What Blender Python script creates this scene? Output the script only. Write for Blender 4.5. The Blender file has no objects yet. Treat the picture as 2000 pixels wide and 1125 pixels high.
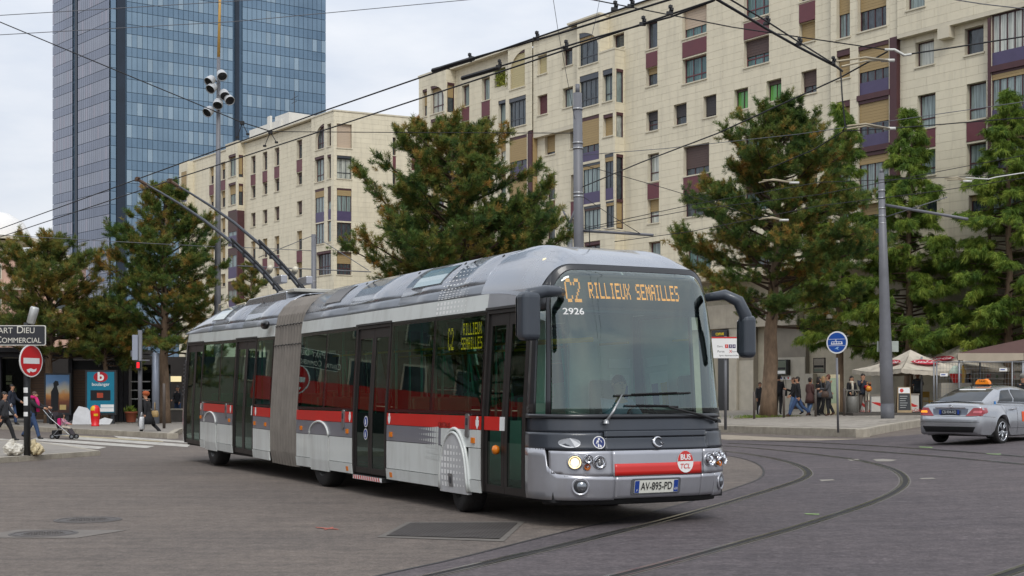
import bpy, bmesh, math, random
import numpy as np
from mathutils import Vector, Matrix
R = math.radians
random.seed(7)
S = bpy.context.scene
COL = S.collection
# ------------------------------------------------------------------ camera, sky, sun, exposure
F, YH, CX, EYE = 2600.0, 768.0, 1000.0, 1.55          # focal length / horizon row, in photo pixels
cam_d = bpy.data.cameras.new('camera'); cam = bpy.data.objects.new('camera', cam_d); COL.objects.link(cam)
cam_d.sensor_width = 36; cam_d.lens = 36 * F / 2000; cam_d.shift_y = (YH - 562.5) / 2000
cam_d.clip_start = .1; cam_d.clip_end = 3000
cam.location = (0, 0, EYE); cam.rotation_euler = (R(90), 0, 0)
S.camera = cam
SUN_EL, SUN_AZ = 46, 172                              # azimuth clockwise from the view direction
w = bpy.data.worlds.new('World'); S.world = w; w.use_nodes = True
nt = w.node_tree; nt.nodes.clear()
def wn(t, **k):
    n = nt.nodes.new(t)
    for a, b in k.items(): setattr(n, a, b)
    return n
out = wn('ShaderNodeOutputWorld'); bg = wn('ShaderNodeBackground'); bg.inputs[1].default_value = .1
sky = wn('ShaderNodeTexSky', sky_type='NISHITA', sun_disc=False, sun_elevation=R(SUN_EL), sun_rotation=R(SUN_AZ))
tc = wn('ShaderNodeTexCoord'); mp = wn('ShaderNodeMapping'); mp.inputs['Scale'].default_value = (1, 1, 3.2)
n1 = wn('ShaderNodeTexNoise'); n1.inputs['Scale'].default_value = 2.6; n1.inputs['Detail'].default_value = 7; n1.inputs['Roughness'].default_value = .55
cr = wn('ShaderNodeValToRGB')
cr.color_ramp.elements[0].position = .33; cr.color_ramp.elements[0].color = (.60, .67, .79, 1)
cr.color_ramp.elements[1].position = .64; cr.color_ramp.elements[1].color = (.95, .96, .985, 1)
sep = wn('ShaderNodeSeparateXYZ')
grad = wn('ShaderNodeMapRange'); grad.inputs['From Min'].default_value = 0; grad.inputs['From Max'].default_value = .9
grad.inputs['To Min'].default_value = 6.9; grad.inputs['To Max'].default_value = 11.5   # overcast: brighter towards the zenith
mul = wn('ShaderNodeVectorMath', operation='SCALE')
mix = wn('ShaderNodeMix', data_type='RGBA'); mix.inputs[0].default_value = .93
L = nt.links.new
L(tc.outputs['Generated'], mp.inputs[0]); L(mp.outputs[0], n1.inputs['Vector']); L(n1.outputs[0], cr.inputs[0])
L(tc.outputs['Generated'], sep.inputs[0]); L(sep.outputs[2], grad.inputs[0])
L(cr.outputs[0], mul.inputs[0]); L(grad.outputs[0], mul.inputs['Scale'])
L(sky.outputs[0], mix.inputs[6]); L(mul.outputs[0], mix.inputs[7]); L(mix.outputs[2], bg.inputs[0]); L(bg.outputs[0], out.inputs[0])
sun_d = bpy.data.lights.new('sun', 'SUN'); sun = bpy.data.objects.new('sun', sun_d); COL.objects.link(sun)
sun_d.energy = 1.15; sun_d.angle = R(22); sun_d.color = (1, .97, .92)
sd = Vector((math.sin(R(SUN_AZ)) * math.cos(R(SUN_EL)), math.cos(R(SUN_AZ)) * math.cos(R(SUN_EL)), math.sin(R(SUN_EL))))
sun.rotation_euler = sd.to_track_quat('Z', 'Y').to_euler(); sun.location = (20, -20, 40)
vs = S.view_settings
S.display_settings.display_device = 'sRGB'; vs.view_transform = 'Standard'; vs.look = 'None'; vs.exposure = .4; vs.gamma = 1; vs.use_curve_mapping = False
S.cycles.max_bounces = 8; S.cycles.transparent_max_bounces = 24; S.cycles.caustics_reflective = False; S.cycles.caustics_refractive = False

# ------------------------------------------------------------------ helpers
def lin(h):
    if isinstance(h, str):
        h = h.lstrip('#'); c = [int(h[i:i+2], 16) / 255 for i in (0, 2, 4)]
        return tuple(x / 12.92 if x <= .04045 else ((x + .055) / 1.055) ** 2.4 for x in c)
    return tuple(h)
MATS = {}
def mat(name, col, rough=.6, metal=0, var=.12, vscale=3., bump=0, bscale=60., emit=0, coat=0, spec=.5, stretch=None, island=0, col2=None, dirt=0):
    if name in MATS: return MATS[name]
    m = bpy.data.materials.new(name); m.use_nodes = True; t = m.node_tree; b = t.nodes['Principled BSDF']
    c = lin(col); N = t.nodes.new; K = t.links.new
    b.inputs['Base Color'].default_value = (*c, 1); b.inputs['Roughness'].default_value = rough; b.inputs['Metallic'].default_value = metal
    b.inputs['Specular IOR Level'].default_value = spec; b.inputs['Coat Weight'].default_value = coat; b.inputs['Coat Roughness'].default_value = .06
    co = N('ShaderNodeTexCoord'); vec = co.outputs['Object']
    if stretch:
        mm = N('ShaderNodeMapping'); mm.inputs['Scale'].default_value = stretch; K(vec, mm.inputs[0]); vec = mm.outputs[0]
    if var:
        nz = N('ShaderNodeTexNoise'); nz.inputs['Scale'].default_value = vscale; nz.inputs['Detail'].default_value = 6; nz.inputs['Roughness'].default_value = .62
        K(vec, nz.inputs['Vector'])
        rp = N('ShaderNodeValToRGB'); e = rp.color_ramp.elements
        c2 = lin(col2) if col2 else c
        e[0].position = .3; e[0].color = (*[x * (1 - var) for x in c], 1); e[1].position = .7; e[1].color = (*[min(1, x * (1 + var)) for x in c2], 1)
        K(nz.outputs[0], rp.inputs[0]); src = rp.outputs[0]
        if island:
            g = N('ShaderNodeNewGeometry'); mr = N('ShaderNodeMapRange'); mr.inputs['To Min'].default_value = 1 - island; mr.inputs['To Max'].default_value = 1 + island
            K(g.outputs['Random Per Island'], mr.inputs[0]); vm = N('ShaderNodeVectorMath'); vm.operation = 'SCALE'; K(src, vm.inputs[0]); K(mr.outputs[0], vm.inputs['Scale']); src = vm.outputs[0]
        if dirt:
            n3 = N('ShaderNodeTexNoise'); n3.inputs['Scale'].default_value = .9; n3.inputs['Detail'].default_value = 8; n3.inputs['Roughness'].default_value = .7
            m3 = N('ShaderNodeMapping'); m3.inputs['Scale'].default_value = (2.2, 2.2, .35); K(co.outputs['Object'], m3.inputs[0]); K(m3.outputs[0], n3.inputs['Vector'])
            r3 = N('ShaderNodeMapRange'); r3.inputs['From Min'].default_value = .48; r3.inputs['From Max'].default_value = .75; r3.inputs['To Max'].default_value = dirt; K(n3.outputs[0], r3.inputs[0])
            mx = N('ShaderNodeMix'); mx.data_type = 'RGBA'; K(r3.outputs[0], mx.inputs[0]); K(src, mx.inputs[6]); mx.inputs[7].default_value = (.16, .14, .115, 1); src = mx.outputs[2]
        K(src, b.inputs['Base Color'])
        r2 = N('ShaderNodeMapRange'); r2.inputs['To Min'].default_value = max(0.02, rough - .07); r2.inputs['To Max'].default_value = min(1, rough + .07); K(nz.outputs[0], r2.inputs[0]); K(r2.outputs[0], b.inputs['Roughness'])
    if bump:
        nb = N('ShaderNodeTexNoise'); nb.inputs['Scale'].default_value = bscale; nb.inputs['Detail'].default_value = 4; K(vec, nb.inputs['Vector'])
        bp = N('ShaderNodeBump'); bp.inputs['Strength'].default_value = bump; bp.inputs['Distance'].default_value = .02; K(nb.outputs[0], bp.inputs['Height']); K(bp.outputs[0], b.inputs['Normal'])
    if emit:
        b.inputs['Emission Color'].default_value = (*c, 1); b.inputs['Emission Strength'].default_value = emit
    MATS[name] = m; return m
def glass(name, tint, through=.8, rough=.01, wav=0, refl=1.0, ior=1.5, gtint=(.95, .97, 1)):
    """thin pane: mirror reflection by Fresnel over a tinted see-through"""
    if name in MATS: return MATS[name]
    m = bpy.data.materials.new(name); m.use_nodes = True; t = m.node_tree; t.nodes.clear(); N = t.nodes.new; K = t.links.new
    o = N('ShaderNodeOutputMaterial'); mx = N('ShaderNodeMixShader'); tr = N('ShaderNodeBsdfTransparent'); gl = N('ShaderNodeBsdfGlossy'); fr = N('ShaderNodeFresnel')
    tr.inputs[0].default_value = (*[x * through for x in lin(tint)], 1); gl.inputs['Roughness'].default_value = rough; gl.inputs[0].default_value = (*gtint, 1)
    fr.inputs['IOR'].default_value = ior
    ml = N('ShaderNodeMath'); ml.operation = 'MULTIPLY'; ml.inputs[1].default_value = refl; ml.use_clamp = True
    K(fr.outputs[0], ml.inputs[0]); K(ml.outputs[0], mx.inputs[0]); K(tr.outputs[0], mx.inputs[1]); K(gl.outputs[0], mx.inputs[2]); K(mx.outputs[0], o.inputs[0])
    if wav:
        co = N('ShaderNodeTexCoord'); nb = N('ShaderNodeTexNoise'); nb.inputs['Scale'].default_value = 1.3; nb.inputs['Detail'].default_value = 2; K(co.outputs['Object'], nb.inputs['Vector'])
        bp = N('ShaderNodeBump'); bp.inputs['Strength'].default_value = wav; bp.inputs['Distance'].default_value = .02; K(nb.outputs[0], bp.inputs['Height']); K(bp.outputs[0], gl.inputs['Normal']); K(bp.outputs[0], fr.inputs['Normal'])
    MATS[name] = m; return m

def link(name, data, parent=None):
    o = bpy.data.objects.new(name, data); COL.objects.link(o)
    if parent: o.parent = parent
    return o
def tag(o, label, cat, group=None, kind=None):
    if label: o['label'] = label
    if cat: o['category'] = cat
    if group: o['group'] = group
    if kind: o['kind'] = kind
    return o
def thing(name, label, cat, loc=(0, 0, 0), rz=0, group=None):
    o = link(name, None); o.location = loc; o.rotation_euler = (0, 0, rz); o.empty_display_size = .2
    return tag(o, label, cat, group)
class MB:
    def __init__(s): s.v = []; s.f = []; s.m = []; s.mi = 0
    def add(s, vs_, fs):
        o = len(s.v); s.v += [tuple(p) for p in vs_]; s.f += [tuple(i + o for i in f) for f in fs]; s.m += [s.mi] * len(fs); return s
    def poly(s, *pts): return s.add(pts, [tuple(range(len(pts)))])
    def box(s, x0, x1, y0, y1, z0, z1):
        return s.add([(x0,y0,z0),(x1,y0,z0),(x1,y1,z0),(x0,y1,z0),(x0,y0,z1),(x1,y0,z1),(x1,y1,z1),(x0,y1,z1)],
                     [(3,2,1,0),(4,5,6,7),(0,1,5,4),(1,2,6,5),(2,3,7,6),(3,0,4,7)])
    def cbox(s, c, d): return s.box(c[0]-d[0]/2, c[0]+d[0]/2, c[1]-d[1]/2, c[1]+d[1]/2, c[2]-d[2]/2, c[2]+d[2]/2)
    def tube(s, pts, r, n=8, caps=True):
        pts = [Vector(p) for p in pts]; rs = r if hasattr(r, '__len__') else [r] * len(pts)
        vv = []; up = None
        for i, p in enumerate(pts):
            d = (pts[min(i+1, len(pts)-1)] - pts[max(i-1, 0)])
            d = d.normalized() if d.length > 1e-9 else Vector((0,0,1))
            if up is None:
                up = Vector((0,0,1)) if abs(d.z) < .9 else Vector((1,0,0))
            a = d.cross(up); a = a.normalized() if a.length > 1e-6 else d.orthogonal().normalized()
            b = a.cross(d).normalized(); up = b
            for k in range(n):
                t = 2 * math.pi * k / n; vv.append(p + (a * math.cos(t) + b * math.sin(t)) * rs[i])
        ff = []
        for i in range(len(pts) - 1):
            for k in range(n):
                k2 = (k + 1) % n; ff.append((i*n+k, i*n+k2, (i+1)*n+k2, (i+1)*n+k))
        if caps:
            ff.append(tuple(reversed(range(n)))); ff.append(tuple((len(pts)-1)*n + k for k in range(n)))
        return s.add(vv, ff)
    def lathe(s, prof, n=24, M=None, a0=0, a1=2*math.pi):
        full = abs(a1 - a0 - 2*math.pi) < 1e-6; cols = n if full else n + 1; vv = []
        for k in range(cols):
            t = a0 + (a1 - a0) * k / n
            for r, z in prof:
                p = Vector((r*math.cos(t), r*math.sin(t), z)); vv.append(M @ p if M else p)
        q = len(prof); ff = []
        for k in range(n):
            k2 = (k + 1) % cols
            for i in range(q - 1): ff.append((k*q+i, k2*q+i, k2*q+i+1, k*q+i+1))
        return s.add(vv, ff)
    def prism(s, poly, fn, d0, d1):
        """poly in 2-D, fn(a, b, d) -> point; extruded from d0 to d1"""
        n = len(poly); vv = [fn(a, b, d0) for a, b in poly] + [fn(a, b, d1) for a, b in poly]
        ff = [tuple(reversed(range(n))), tuple(range(n, 2*n))] + [(i, (i+1) % n, n+(i+1) % n, n+i) for i in range(n)]
        return s.add(vv, ff)
    def build(s, name, mats, parent=None, smooth=False, loc=None, rot=None, bevel=0, fix=False):
        me = bpy.data.meshes.new(name); me.from_pydata(s.v, [], s.f)
        for m in (mats if isinstance(mats, (list, tuple)) else [mats]): me.materials.append(m)
        me.polygons.foreach_set('material_index', s.m)
        if fix:
            bm = bmesh.new(); bm.from_mesh(me); bmesh.ops.remove_doubles(bm, verts=bm.verts, dist=.0004); bmesh.ops.recalc_face_normals(bm, faces=bm.faces); bm.to_mesh(me); bm.free()
        if smooth: me.polygons.foreach_set('use_smooth', [True] * len(me.polygons))
        me.update()
        o = link(name, me, parent)
        if loc is not None: o.location = loc
        if rot is not None: o.rotation_euler = rot
        if smooth and smooth != 1:
            pass
        if bevel:
            b = o.modifiers.new('bevel', 'BEVEL'); b.width = bevel; b.segments = 2; b.limit_method = 'ANGLE'
        return o
def rrect(w, h, r, n=5):
    p = []
    for cx, cy, a in ((w/2-r, h/2-r, 0), (-w/2+r, h/2-r, 90), (-w/2+r, -h/2+r, 180), (w/2-r, -h/2+r, 270)):
        for i in range(n + 1):
            t = R(a + 90 * i / n); p.append((cx + r*math.cos(t), cy + r*math.sin(t)))
    return p
def ell(a, b, n=28): return [(a*math.cos(2*math.pi*i/n), b*math.sin(2*math.pi*i/n)) for i in range(n)]
TEXTC = {}
def text_mesh(body, size=1., bold=0., sx=1., align='CENTER', ext=.0):
    cu = bpy.data.curves.new('lettering', 'FONT'); cu.body = body; cu.size = size; cu.align_x = align; cu.align_y = 'CENTER'; cu.offset = bold * size; cu.extrude = ext
    o = bpy.data.objects.new('lettering', cu); COL.objects.link(o)
    dg = bpy.context.evaluated_depsgraph_get(); me = bpy.data.meshes.new_from_object(o.evaluated_get(dg))
    bpy.data.objects.remove(o)
    if sx != 1:
        for v in me.vertices: v.co.x *= sx
    return me
def lettering(body, M, m, parent, size=1., bold=0., sx=1., align='CENTER', name='lettering', fn=None):
    """M maps text plane (x right, y up, z out) into parent space; fn bends it onto a surface instead"""
    me = text_mesh(body, size, bold, sx, align)
    if fn:
        for v in me.vertices: v.co = fn(v.co.x, v.co.y)
    else: me.transform(M)
    me.materials.clear(); me.materials.append(m)
    return link(name, me, parent)
def frame(origin, xdir, ydir):
    x = Vector(xdir).normalized(); y = Vector(ydir).normalized(); z = x.cross(y)
    M = Matrix((x, y, z)).transposed().to_4x4(); M.translation = Vector(origin); return M
def gz(X): return .42 / (1 + math.exp(-(X - 9.5) / 2.2))         # the street rises gently to the right
def at(px, py, Y): return Vector(((px - CX) / F * Y, Y, EYE + (YH - py) / F * Y))
def G(px, py, dz=0.):
    Y = 30.
    for _ in range(80): Y = F * (EYE - gz((px - CX) / F * Y) - dz) / (py - YH)
    X = (px - CX) / F * Y
    return Vector((X, Y, gz(X) + dz))
def children(o): return [c for c in bpy.data.objects if c.parent == o]
def copy_tree(o, parent=None, kids=None):
    if kids is None:
        kids = {}
        for c in bpy.data.objects:
            if c.parent: kids.setdefault(c.parent.name, []).append(c)
    c = o.copy(); COL.objects.link(c); c.parent = parent
    for ch in kids.get(o.name, []): copy_tree(ch, c, kids)
    return c
# ================================================================== TROLLEYBUS
SILVER = mat('bus_silver', '#A9AAB0', .3, .55, .06, 2., dirt=.22, coat=.6)
SILVR2 = mat('bus_roof_silver', '#92969D', .27, .6, .06, 1.2, dirt=.2, coat=.7)
PALE = mat('bus_pale_panel', '#CFD3D0', .34, 0, .04, 2., dirt=.42, coat=.5)
MIDGREY = mat('bus_grey_panel', '#7E7F87', .34, .2, .06, 2., dirt=.2, coat=.4)
ROOFGREY = mat('bus_dark_roof_band', '#7B8087', .32, .3, .08, 2., dirt=.25, coat=.4)
RED = mat('bus_red_stripe', '#C8231B', .34, 0, .05, 2., dirt=.1, coat=.4)
CHAR = mat('bus_charcoal', '#363B43', .36, .1, .08, 2., dirt=.1, coat=.35)
RUBBER = mat('black_rubber', '#1A1A1B', .7, 0, .2, 8.)
BLACKP = mat('black_gloss_frame', '#101114', .22, 0, .1, 3., coat=.3)
DOORFR = mat('door_frame_dark', '#2A2726', .4, .2, .15, 4.)
CHROME = mat('chrome', '#D8D8DA', .12, 1, 0)
STEEL = mat('brushed_steel', '#9A9B9C', .35, .8, .1, 12.)
AMBERP = mat('amber_lens', '#D9791A', .25, 0, .1, 20.)
WHITEP = mat('white_print', '#E4E4E2', .5, 0, .03)
BLUEP = mat('blue_print', '#1E3F8F', .45, 0, .03)
BLACKPR = mat('black_print', '#121214', .5, 0, 0)
TYRE = mat('tyre_rubber', '#201F1F', .85, 0, .25, 20., bump=.4, bscale=40)
GL_SIDE = glass('side_window_glass', '#B4DACD', .88, .008, .03, 1.15, 1.52, (.72, .92, .86))
GL_FRONT = glass('windscreen_glass', '#C9EADF', .95, .006, .12, 1.7, 1.85, (.88, .97, .94))
LAMPGL = glass('lamp_lens', '#FFFFFF', .95, .02)
INT_D = mat('bus_interior_dark', '#56655F', .7, 0, .15, 3.)
INT_L = mat('bus_interior_light', '#BFD0C6', .6, 0, .1, 3.)
SEATM = mat('bus_seat_green', '#3F9C86', .7, 0, .15, 5.)
YELL = mat('yellow_rail', '#D8A91C', .4, 0, .08)
LED = mat('amber_led', '#FF9A2E', .5, 0, 0, emit=1.5)
LEDY = mat('yellow_led', '#E8C01E', .5, 0, 0, emit=.75)
LEDBK = mat('display_black', '#15181A', .5, 0, .1)

BO = Vector((1.675, 15.40, 0)); BTH = math.atan2(.458, .889)
bus = thing('trolleybus', 'silver and white articulated trolleybus with red stripe turning across the junction', 'trolleybus', BO, BTH)
def Wd(z): return float(np.interp(z, [.25, .45, .95, 1.27, 2.57, 2.8, 3.05], [1.255, 1.275, 1.275, 1.265, 1.185, 1.15, 1.10]))
def Y0(z): return float(np.interp(z, [.28, .45, .62, .90, .98, 1.12, 1.30, 2.2, 2.95, 3.1], [.06, .02, 0, .02, .05, .07, .10, .25, .45, .52]))
NF = 3.1
def zr(y): return max(0., y - 10.) * .013
def side_pt(y, z, off=0., sd=-1): return Vector((sd * (Wd(z) + off), y, z + zr(y)))
ZK = [.45, .95, 1.27, 2.57, 2.8]
def sp(mb, y0, y1, z0, z1, off=0., sd=-1, ny=1, depth=.025):
    """panel on the side wall; z0 / z1 may be functions of y"""
    f0 = z0 if callable(z0) else (lambda y: z0); f1 = z1 if callable(z1) else (lambda y: z1)
    ks = [] if (callable(z0) or callable(z1)) else [k for k in ZK if z0 + .01 < k < z1 - .01]
    nz = 5 if (callable(z0) or callable(z1)) else len(ks) + 1
    ys = [y0 + (y1 - y0) * i / ny for i in range(ny + 1)]
    pts = []
    for y in ys:
        a, b = f0(y), f1(y); zs = [a] + ks + [b] if ks else [a + (b - a) * j / nz for j in range(nz + 1)]
        pts.append([side_pt(y, z, off, sd) for z in zs])
    nv = len(pts[0]); V_ = [p for c_ in pts for p in c_]; Fa = []
    for i in range(ny):
        for j in range(nv - 1):
            q = (i*nv+j, i*nv+j+1, (i+1)*nv+j+1, (i+1)*nv+j); Fa.append(q if sd < 0 else q[::-1])
    bd = [i*nv for i in range(ny+1)] + [ny*nv+j for j in range(1, nv)] + [i*nv+nv-1 for i in range(ny-1, -1, -1)] + [j for j in range(nv-2, 0, -1)]
    base = len(V_); V_ += [V_[i] - Vector((sd * depth, 0, 0)) for i in bd]; m = len(bd)
    for i in range(m):
        q = (bd[i], bd[(i+1) % m], base + (i+1) % m, base + i); Fa.append(q if sd < 0 else q[::-1])
    mb.add(V_, Fa)
def fr_y(x, z):
    a = min(1., abs(x) / Wd(z)); D = .85 - Y0(z); return Y0(z) + D * (1 - max(0, 1 - a**NF) ** (1/NF))
def fr_x(a, z):
    s_ = math.sin(a); return Wd(z) * math.copysign(abs(s_) ** (2/NF), s_)
def fr_ang(x, z):
    r = min(1, abs(x) / Wd(z)); return math.copysign(math.asin(min(1, r ** (NF/2))), x)
def fpt(a, z, off=0.):
    """point on the bowed front; a = -90..90 degrees across, off = outwards"""
    s_, c_ = math.sin(R(a)), math.cos(R(a)); w_ = Wd(z)
    x = w_ * math.copysign(abs(s_) ** (2/NF), s_); y = Y0(z) + (.85 - Y0(z)) * (1 - abs(c_) ** (2/NF))
    nx = math.copysign((abs(x)/w_) ** (NF-1), x) / w_; ny = -(max(0, 1 - (abs(x)/w_) ** NF)) ** ((NF-1)/NF) / (.85 - Y0(z))
    l = math.hypot(nx, ny) or 1
    return Vector((x + off*nx/l, y + off*ny/l, z))
def fx(x, z, off=0.): return fpt(math.degrees(fr_ang(x, z)), z, off)
def fp(mb, a0, a1, z0, z1, off=0., na=24, nz=6, depth=.02):
    f0 = z0 if callable(z0) else (lambda a: z0); f1 = z1 if callable(z1) else (lambda a: z1)
    P = []
    for i in range(na + 1):
        a = a0 + (a1 - a0) * i / na; lo, hi = f0(a), f1(a)
        P.append([(a, lo + (hi - lo) * j / nz) for j in range(nz + 1)])
    nv = nz + 1; V_ = [fpt(a, z, off) for c_ in P for a, z in c_]; Fa = [(i*nv+j, (i+1)*nv+j, (i+1)*nv+j+1, i*nv+j+1) for i in range(na) for j in range(nz)]
    bd = [i*nv for i in range(na+1)] + [na*nv+j for j in range(1, nv)] + [i*nv+nz for i in range(na-1, -1, -1)] + [j for j in range(nz-1, 0, -1)]
    fl = [(a, z) for c_ in P for a, z in c_]; base = len(V_); V_ += [fpt(*fl[i], off - depth) for i in bd]; m = len(bd)
    Fa += [(bd[i], base + i, base + (i+1) % m, bd[(i+1) % m]) for i in range(m)]
    mb.add(V_, Fa)
def fdisc(cx, cz, rx, rz, off, n=28): return [fx(cx + rx*math.cos(2*math.pi*k/n), cz + rz*math.sin(2*math.pi*k/n), off) for k in range(n)]
def fdecal(name, m, poly, off, parent=bus):
    mb = MB(); mb.add([fx(a, b, off) for a, b in poly], [tuple(range(len(poly)))]); return mb.build(name, m, parent)

ARCH = 2.82; MIDW = 8.16; REARW = 15.2
def arch(yc, half, top): return lambda y: .30 + (top - .30) * math.sqrt(max(0, 1 - ((y - yc) / half) ** 2))
# lower skirt, grey band, red stripe on both sides -------------------------------------------------
def lower(sd):
    g = .006
    def P(name, m, *a, **k):
        mb = MB(); sp(mb, *a, sd=sd, **k); return mb.build(name, m, bus)
    if sd < 0: rows = [(2.05, 2.40, 0), (3.26, 5.19, 0), (6.63, 7.68, 0), (8.62, 9.38, 0), (10.97, 12.04, 0), (13.50, 14.68, 0), (15.70, 16.08, 0)]
    else: rows = [(.86, 2.40, 0), (3.26, 5.19, 0), (5.2, 7.68, 0), (8.62, 9.38, 0), (10.97, 12.8, 0), (12.81, 14.68, 0), (15.70, 17.7, 0)]
    for y0, y1, _ in rows:
        P('skirt_panel', PALE, y0 + g, y1 - g, .30, .455, off=.012)
        P('lower_panel', PALE, y0 + g, y1 - g, .463, .855)
    for y0, y1 in ([(3.26, 5.19), (6.63, 9.38), (10.97, 12.04), (13.50, 16.08)] if sd < 0 else [(3.26, 9.38), (10.97, 17.7)]):
        segs = [(y0, y1)]
        for c_ in (MIDW, REARW):
            segs = [t_ for a, b in segs for t_ in (((a, c_-.46), (c_+.46, b)) if a < c_ < b else ((a, b),))]
        for a, b in segs: P('grey_panel', MIDGREY, a + g, b - g, .863, 1.088)
        P('red_stripe', RED, y0 + g, y1 - g, 1.094, 1.262, off=.002, depth=.02)
    P('front_arch_panel', PALE, 2.05 + g, 3.26 - g, lambda y: max(.863, arch(ARCH, .47, 1.1)(y)), 1.088, ny=22)
    P('red_stripe', RED, 2.05 + g, 3.26 - g, 1.094, 1.262, off=.002, depth=.02)
    for c_ in (MIDW, REARW):
        P('wheel_cover', PALE, c_ - .455, c_ + .455, .27, .86, off=.01)
        P('wheel_cover_top', MIDGREY, c_ - .455, c_ + .455, .866, lambda y, c_=c_: .8665 + .2 * math.sqrt(max(0, 1 - ((y - c_) / .46) ** 2)), off=.01, ny=18)
        P('grey_panel', MIDGREY, c_ - .46, c_ + .46, lambda y, c_=c_: .8665 + .205 * math.sqrt(max(0, 1 - ((y - c_) / .465) ** 2)), 1.088, ny=18)
        mb = MB(); mb.tube([side_pt(c_ - .47 * math.cos(t), .86 + .225 * math.sin(t), .012, sd) for t in np.linspace(0, math.pi, 20)], .02, 6); mb.build('arch_trim', PALE, bus, True)
    mb = MB(); mb.tube([side_pt(ARCH - .46 * math.cos(t), .30 + .79 * math.sin(t), .006, sd) for t in np.linspace(0, math.pi, 26)], .024, 6); mb.build('arch_trim', PALE, bus, True)
lower(-1); lower(1)
# white band above the windows
for sd in (-1, 1):
    for y0, y1 in ((.87, 2.03), (2.04, 9.38), (10.97, 17.55)):
        mb = MB(); sp(mb, y0, y1, 2.59, 2.795, off=.004, sd=sd, ny=1); mb.build('header_panel', PALE if y0 > 1 else SILVER, bus)
# dark inner hull behind the panels and below the floor
mb = MB()
for sd in (-1, 1):
    for y0, y1 in ((3.3, 9.38), (10.97, 17.7)): sp(mb, y0, y1, .50, 1.25, off=-.045, sd=sd, ny=1, depth=.01)
for y0, y1 in ((.35, 2.3), (3.35, 7.55), (8.75, 9.7), (10.7, 14.55), (15.8, 17.6)): mb.box(-1.18, 1.18, y0, y1, .30 + zr(y0), .42 + zr(y0))
mb.box(-.70, .70, 2.3, 3.4, .34, .42); mb.box(-.7, .7, 7.5, 8.8, .34, .42); mb.box(-.7, .7, 14.5, 15.85, .4, .5)
mb.build('underframe', RUBBER, bus)
mb = MB(); mb.box(-1.17, 1.17, .75, 9.4, .425, .44); mb.box(-1.17, 1.17, 9.4, 17.5, .45, .465); mb.build('cabin_floor', INT_D, bus)
mb = MB(); mb.box(-1.09, 1.09, 1.2, 9.38, 2.66, 2.70); mb.box(-1.09, 1.09, 10.97, 17.4, 2.74, 2.78); mb.build('ceiling', INT_L, bus)
# side windows ------------------------------------------------------------------------------------
def window(y0, y1, sd=-1, z0=1.275, z1=2.585, off=-.006):
    fr = MB(); b = .045
    for a in ((y0, y0 + b, z0, z1), (y1 - b, y1, z0, z1), (y0 + b, y1 - b, z0, z0 + .05), (y0 + b, y1 - b, z1 - .06, z1)): sp(fr, *a, off=off, sd=sd, depth=.03)
    o = fr.build('side_window', BLACKP, bus)
    gl = MB(); sp(gl, y0 + b - .005, y1 - b + .005, z0 + .045, z1 - .055, off=off + .003, sd=sd, depth=.001, ny=2); gl.build('pane', GL_SIDE, o)
for y0, y1 in ((2.05, 3.62), (3.63, 5.19), (6.63, 8.0), (8.01, 9.37), (10.97, 12.03), (13.50, 14.6), (14.61, 16.08)): window(y0, y1)
for y0, y1 in ((1.0, 2.3), (2.31, 3.6), (3.61, 5.2), (5.21, 6.6), (6.61, 8.), (8.01, 9.37), (10.97, 12.5), (12.51, 14.1), (14.11, 15.6), (15.61, 17.2)): window(y0, y1, 1)
# doors -------------------------------------------------------------------------------------------
def door(y0, y1):
    z0, z1 = .33, 2.585; hd = MB(); b = .05
    for a in ((y0, y0 + b, z0, z1), (y1 - b, y1, z0, z1), (y0 + b, y1 - b, z1 - .05, z1)): sp(hd, *a, off=.0, depth=.06)
    sp(hd, y0 - .02, y1 + .02, z1, z1 + .03, off=.02, depth=.04)
    o = hd.build('door', DOORFR, bus); ym = (y0 + y1) / 2
    for a, c_ in ((y0 + b, ym - .004), (ym + .004, y1 - b)):
        lf = MB(); s_ = .075
        for q in ((a, a + s_, z0, z1 - .055), (c_ - s_, c_, z0, z1 - .055), (a + s_, c_ - s_, z0, z0 + .09), (a + s_, c_ - s_, z1 - .20, z1 - .055)): sp(lf, *q, off=-.022, depth=.04)
        lf.build('door_leaf', DOORFR, o)
        g = MB(); sp(g, a + s_ - .01, c_ - s_ + .01, z0 + .08, z1 - .19, off=-.03, depth=.001, ny=2); g.build('pane', GL_SIDE, o)
    return o
D1 = door(.86, 2.03); D2 = door(5.21, 6.61); D3 = door(12.06, 13.48); D4 = door(16.10, 17.58)
mb = MB(); sp(mb, 1.55, 2.0, 1.094, 1.262, off=-.012, depth=.01); mb.build('red_patch', RED, D1)
mb = MB(); sp(mb, 1.43, 1.55, 1.094, 1.262, off=-.012, depth=.01); mb.build('white_patch', WHITEP, D1)
mb = MB(); sp(mb, 12.08, 12.2, 1.1, 1.28, off=-.008, depth=.01); mb.build('white_patch', WHITEP, D3)
mb = MB(); mb.lathe([(0, .05), (.05, .03), (.06, 0), (.05, -.03), (0, -.05)], 12, Matrix.Translation(side_pt(1.58, .86, .02)) @ Matrix.Rotation(R(90), 4, 'Y')); mb.build('indicator', AMBERP, D1, True)
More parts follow.
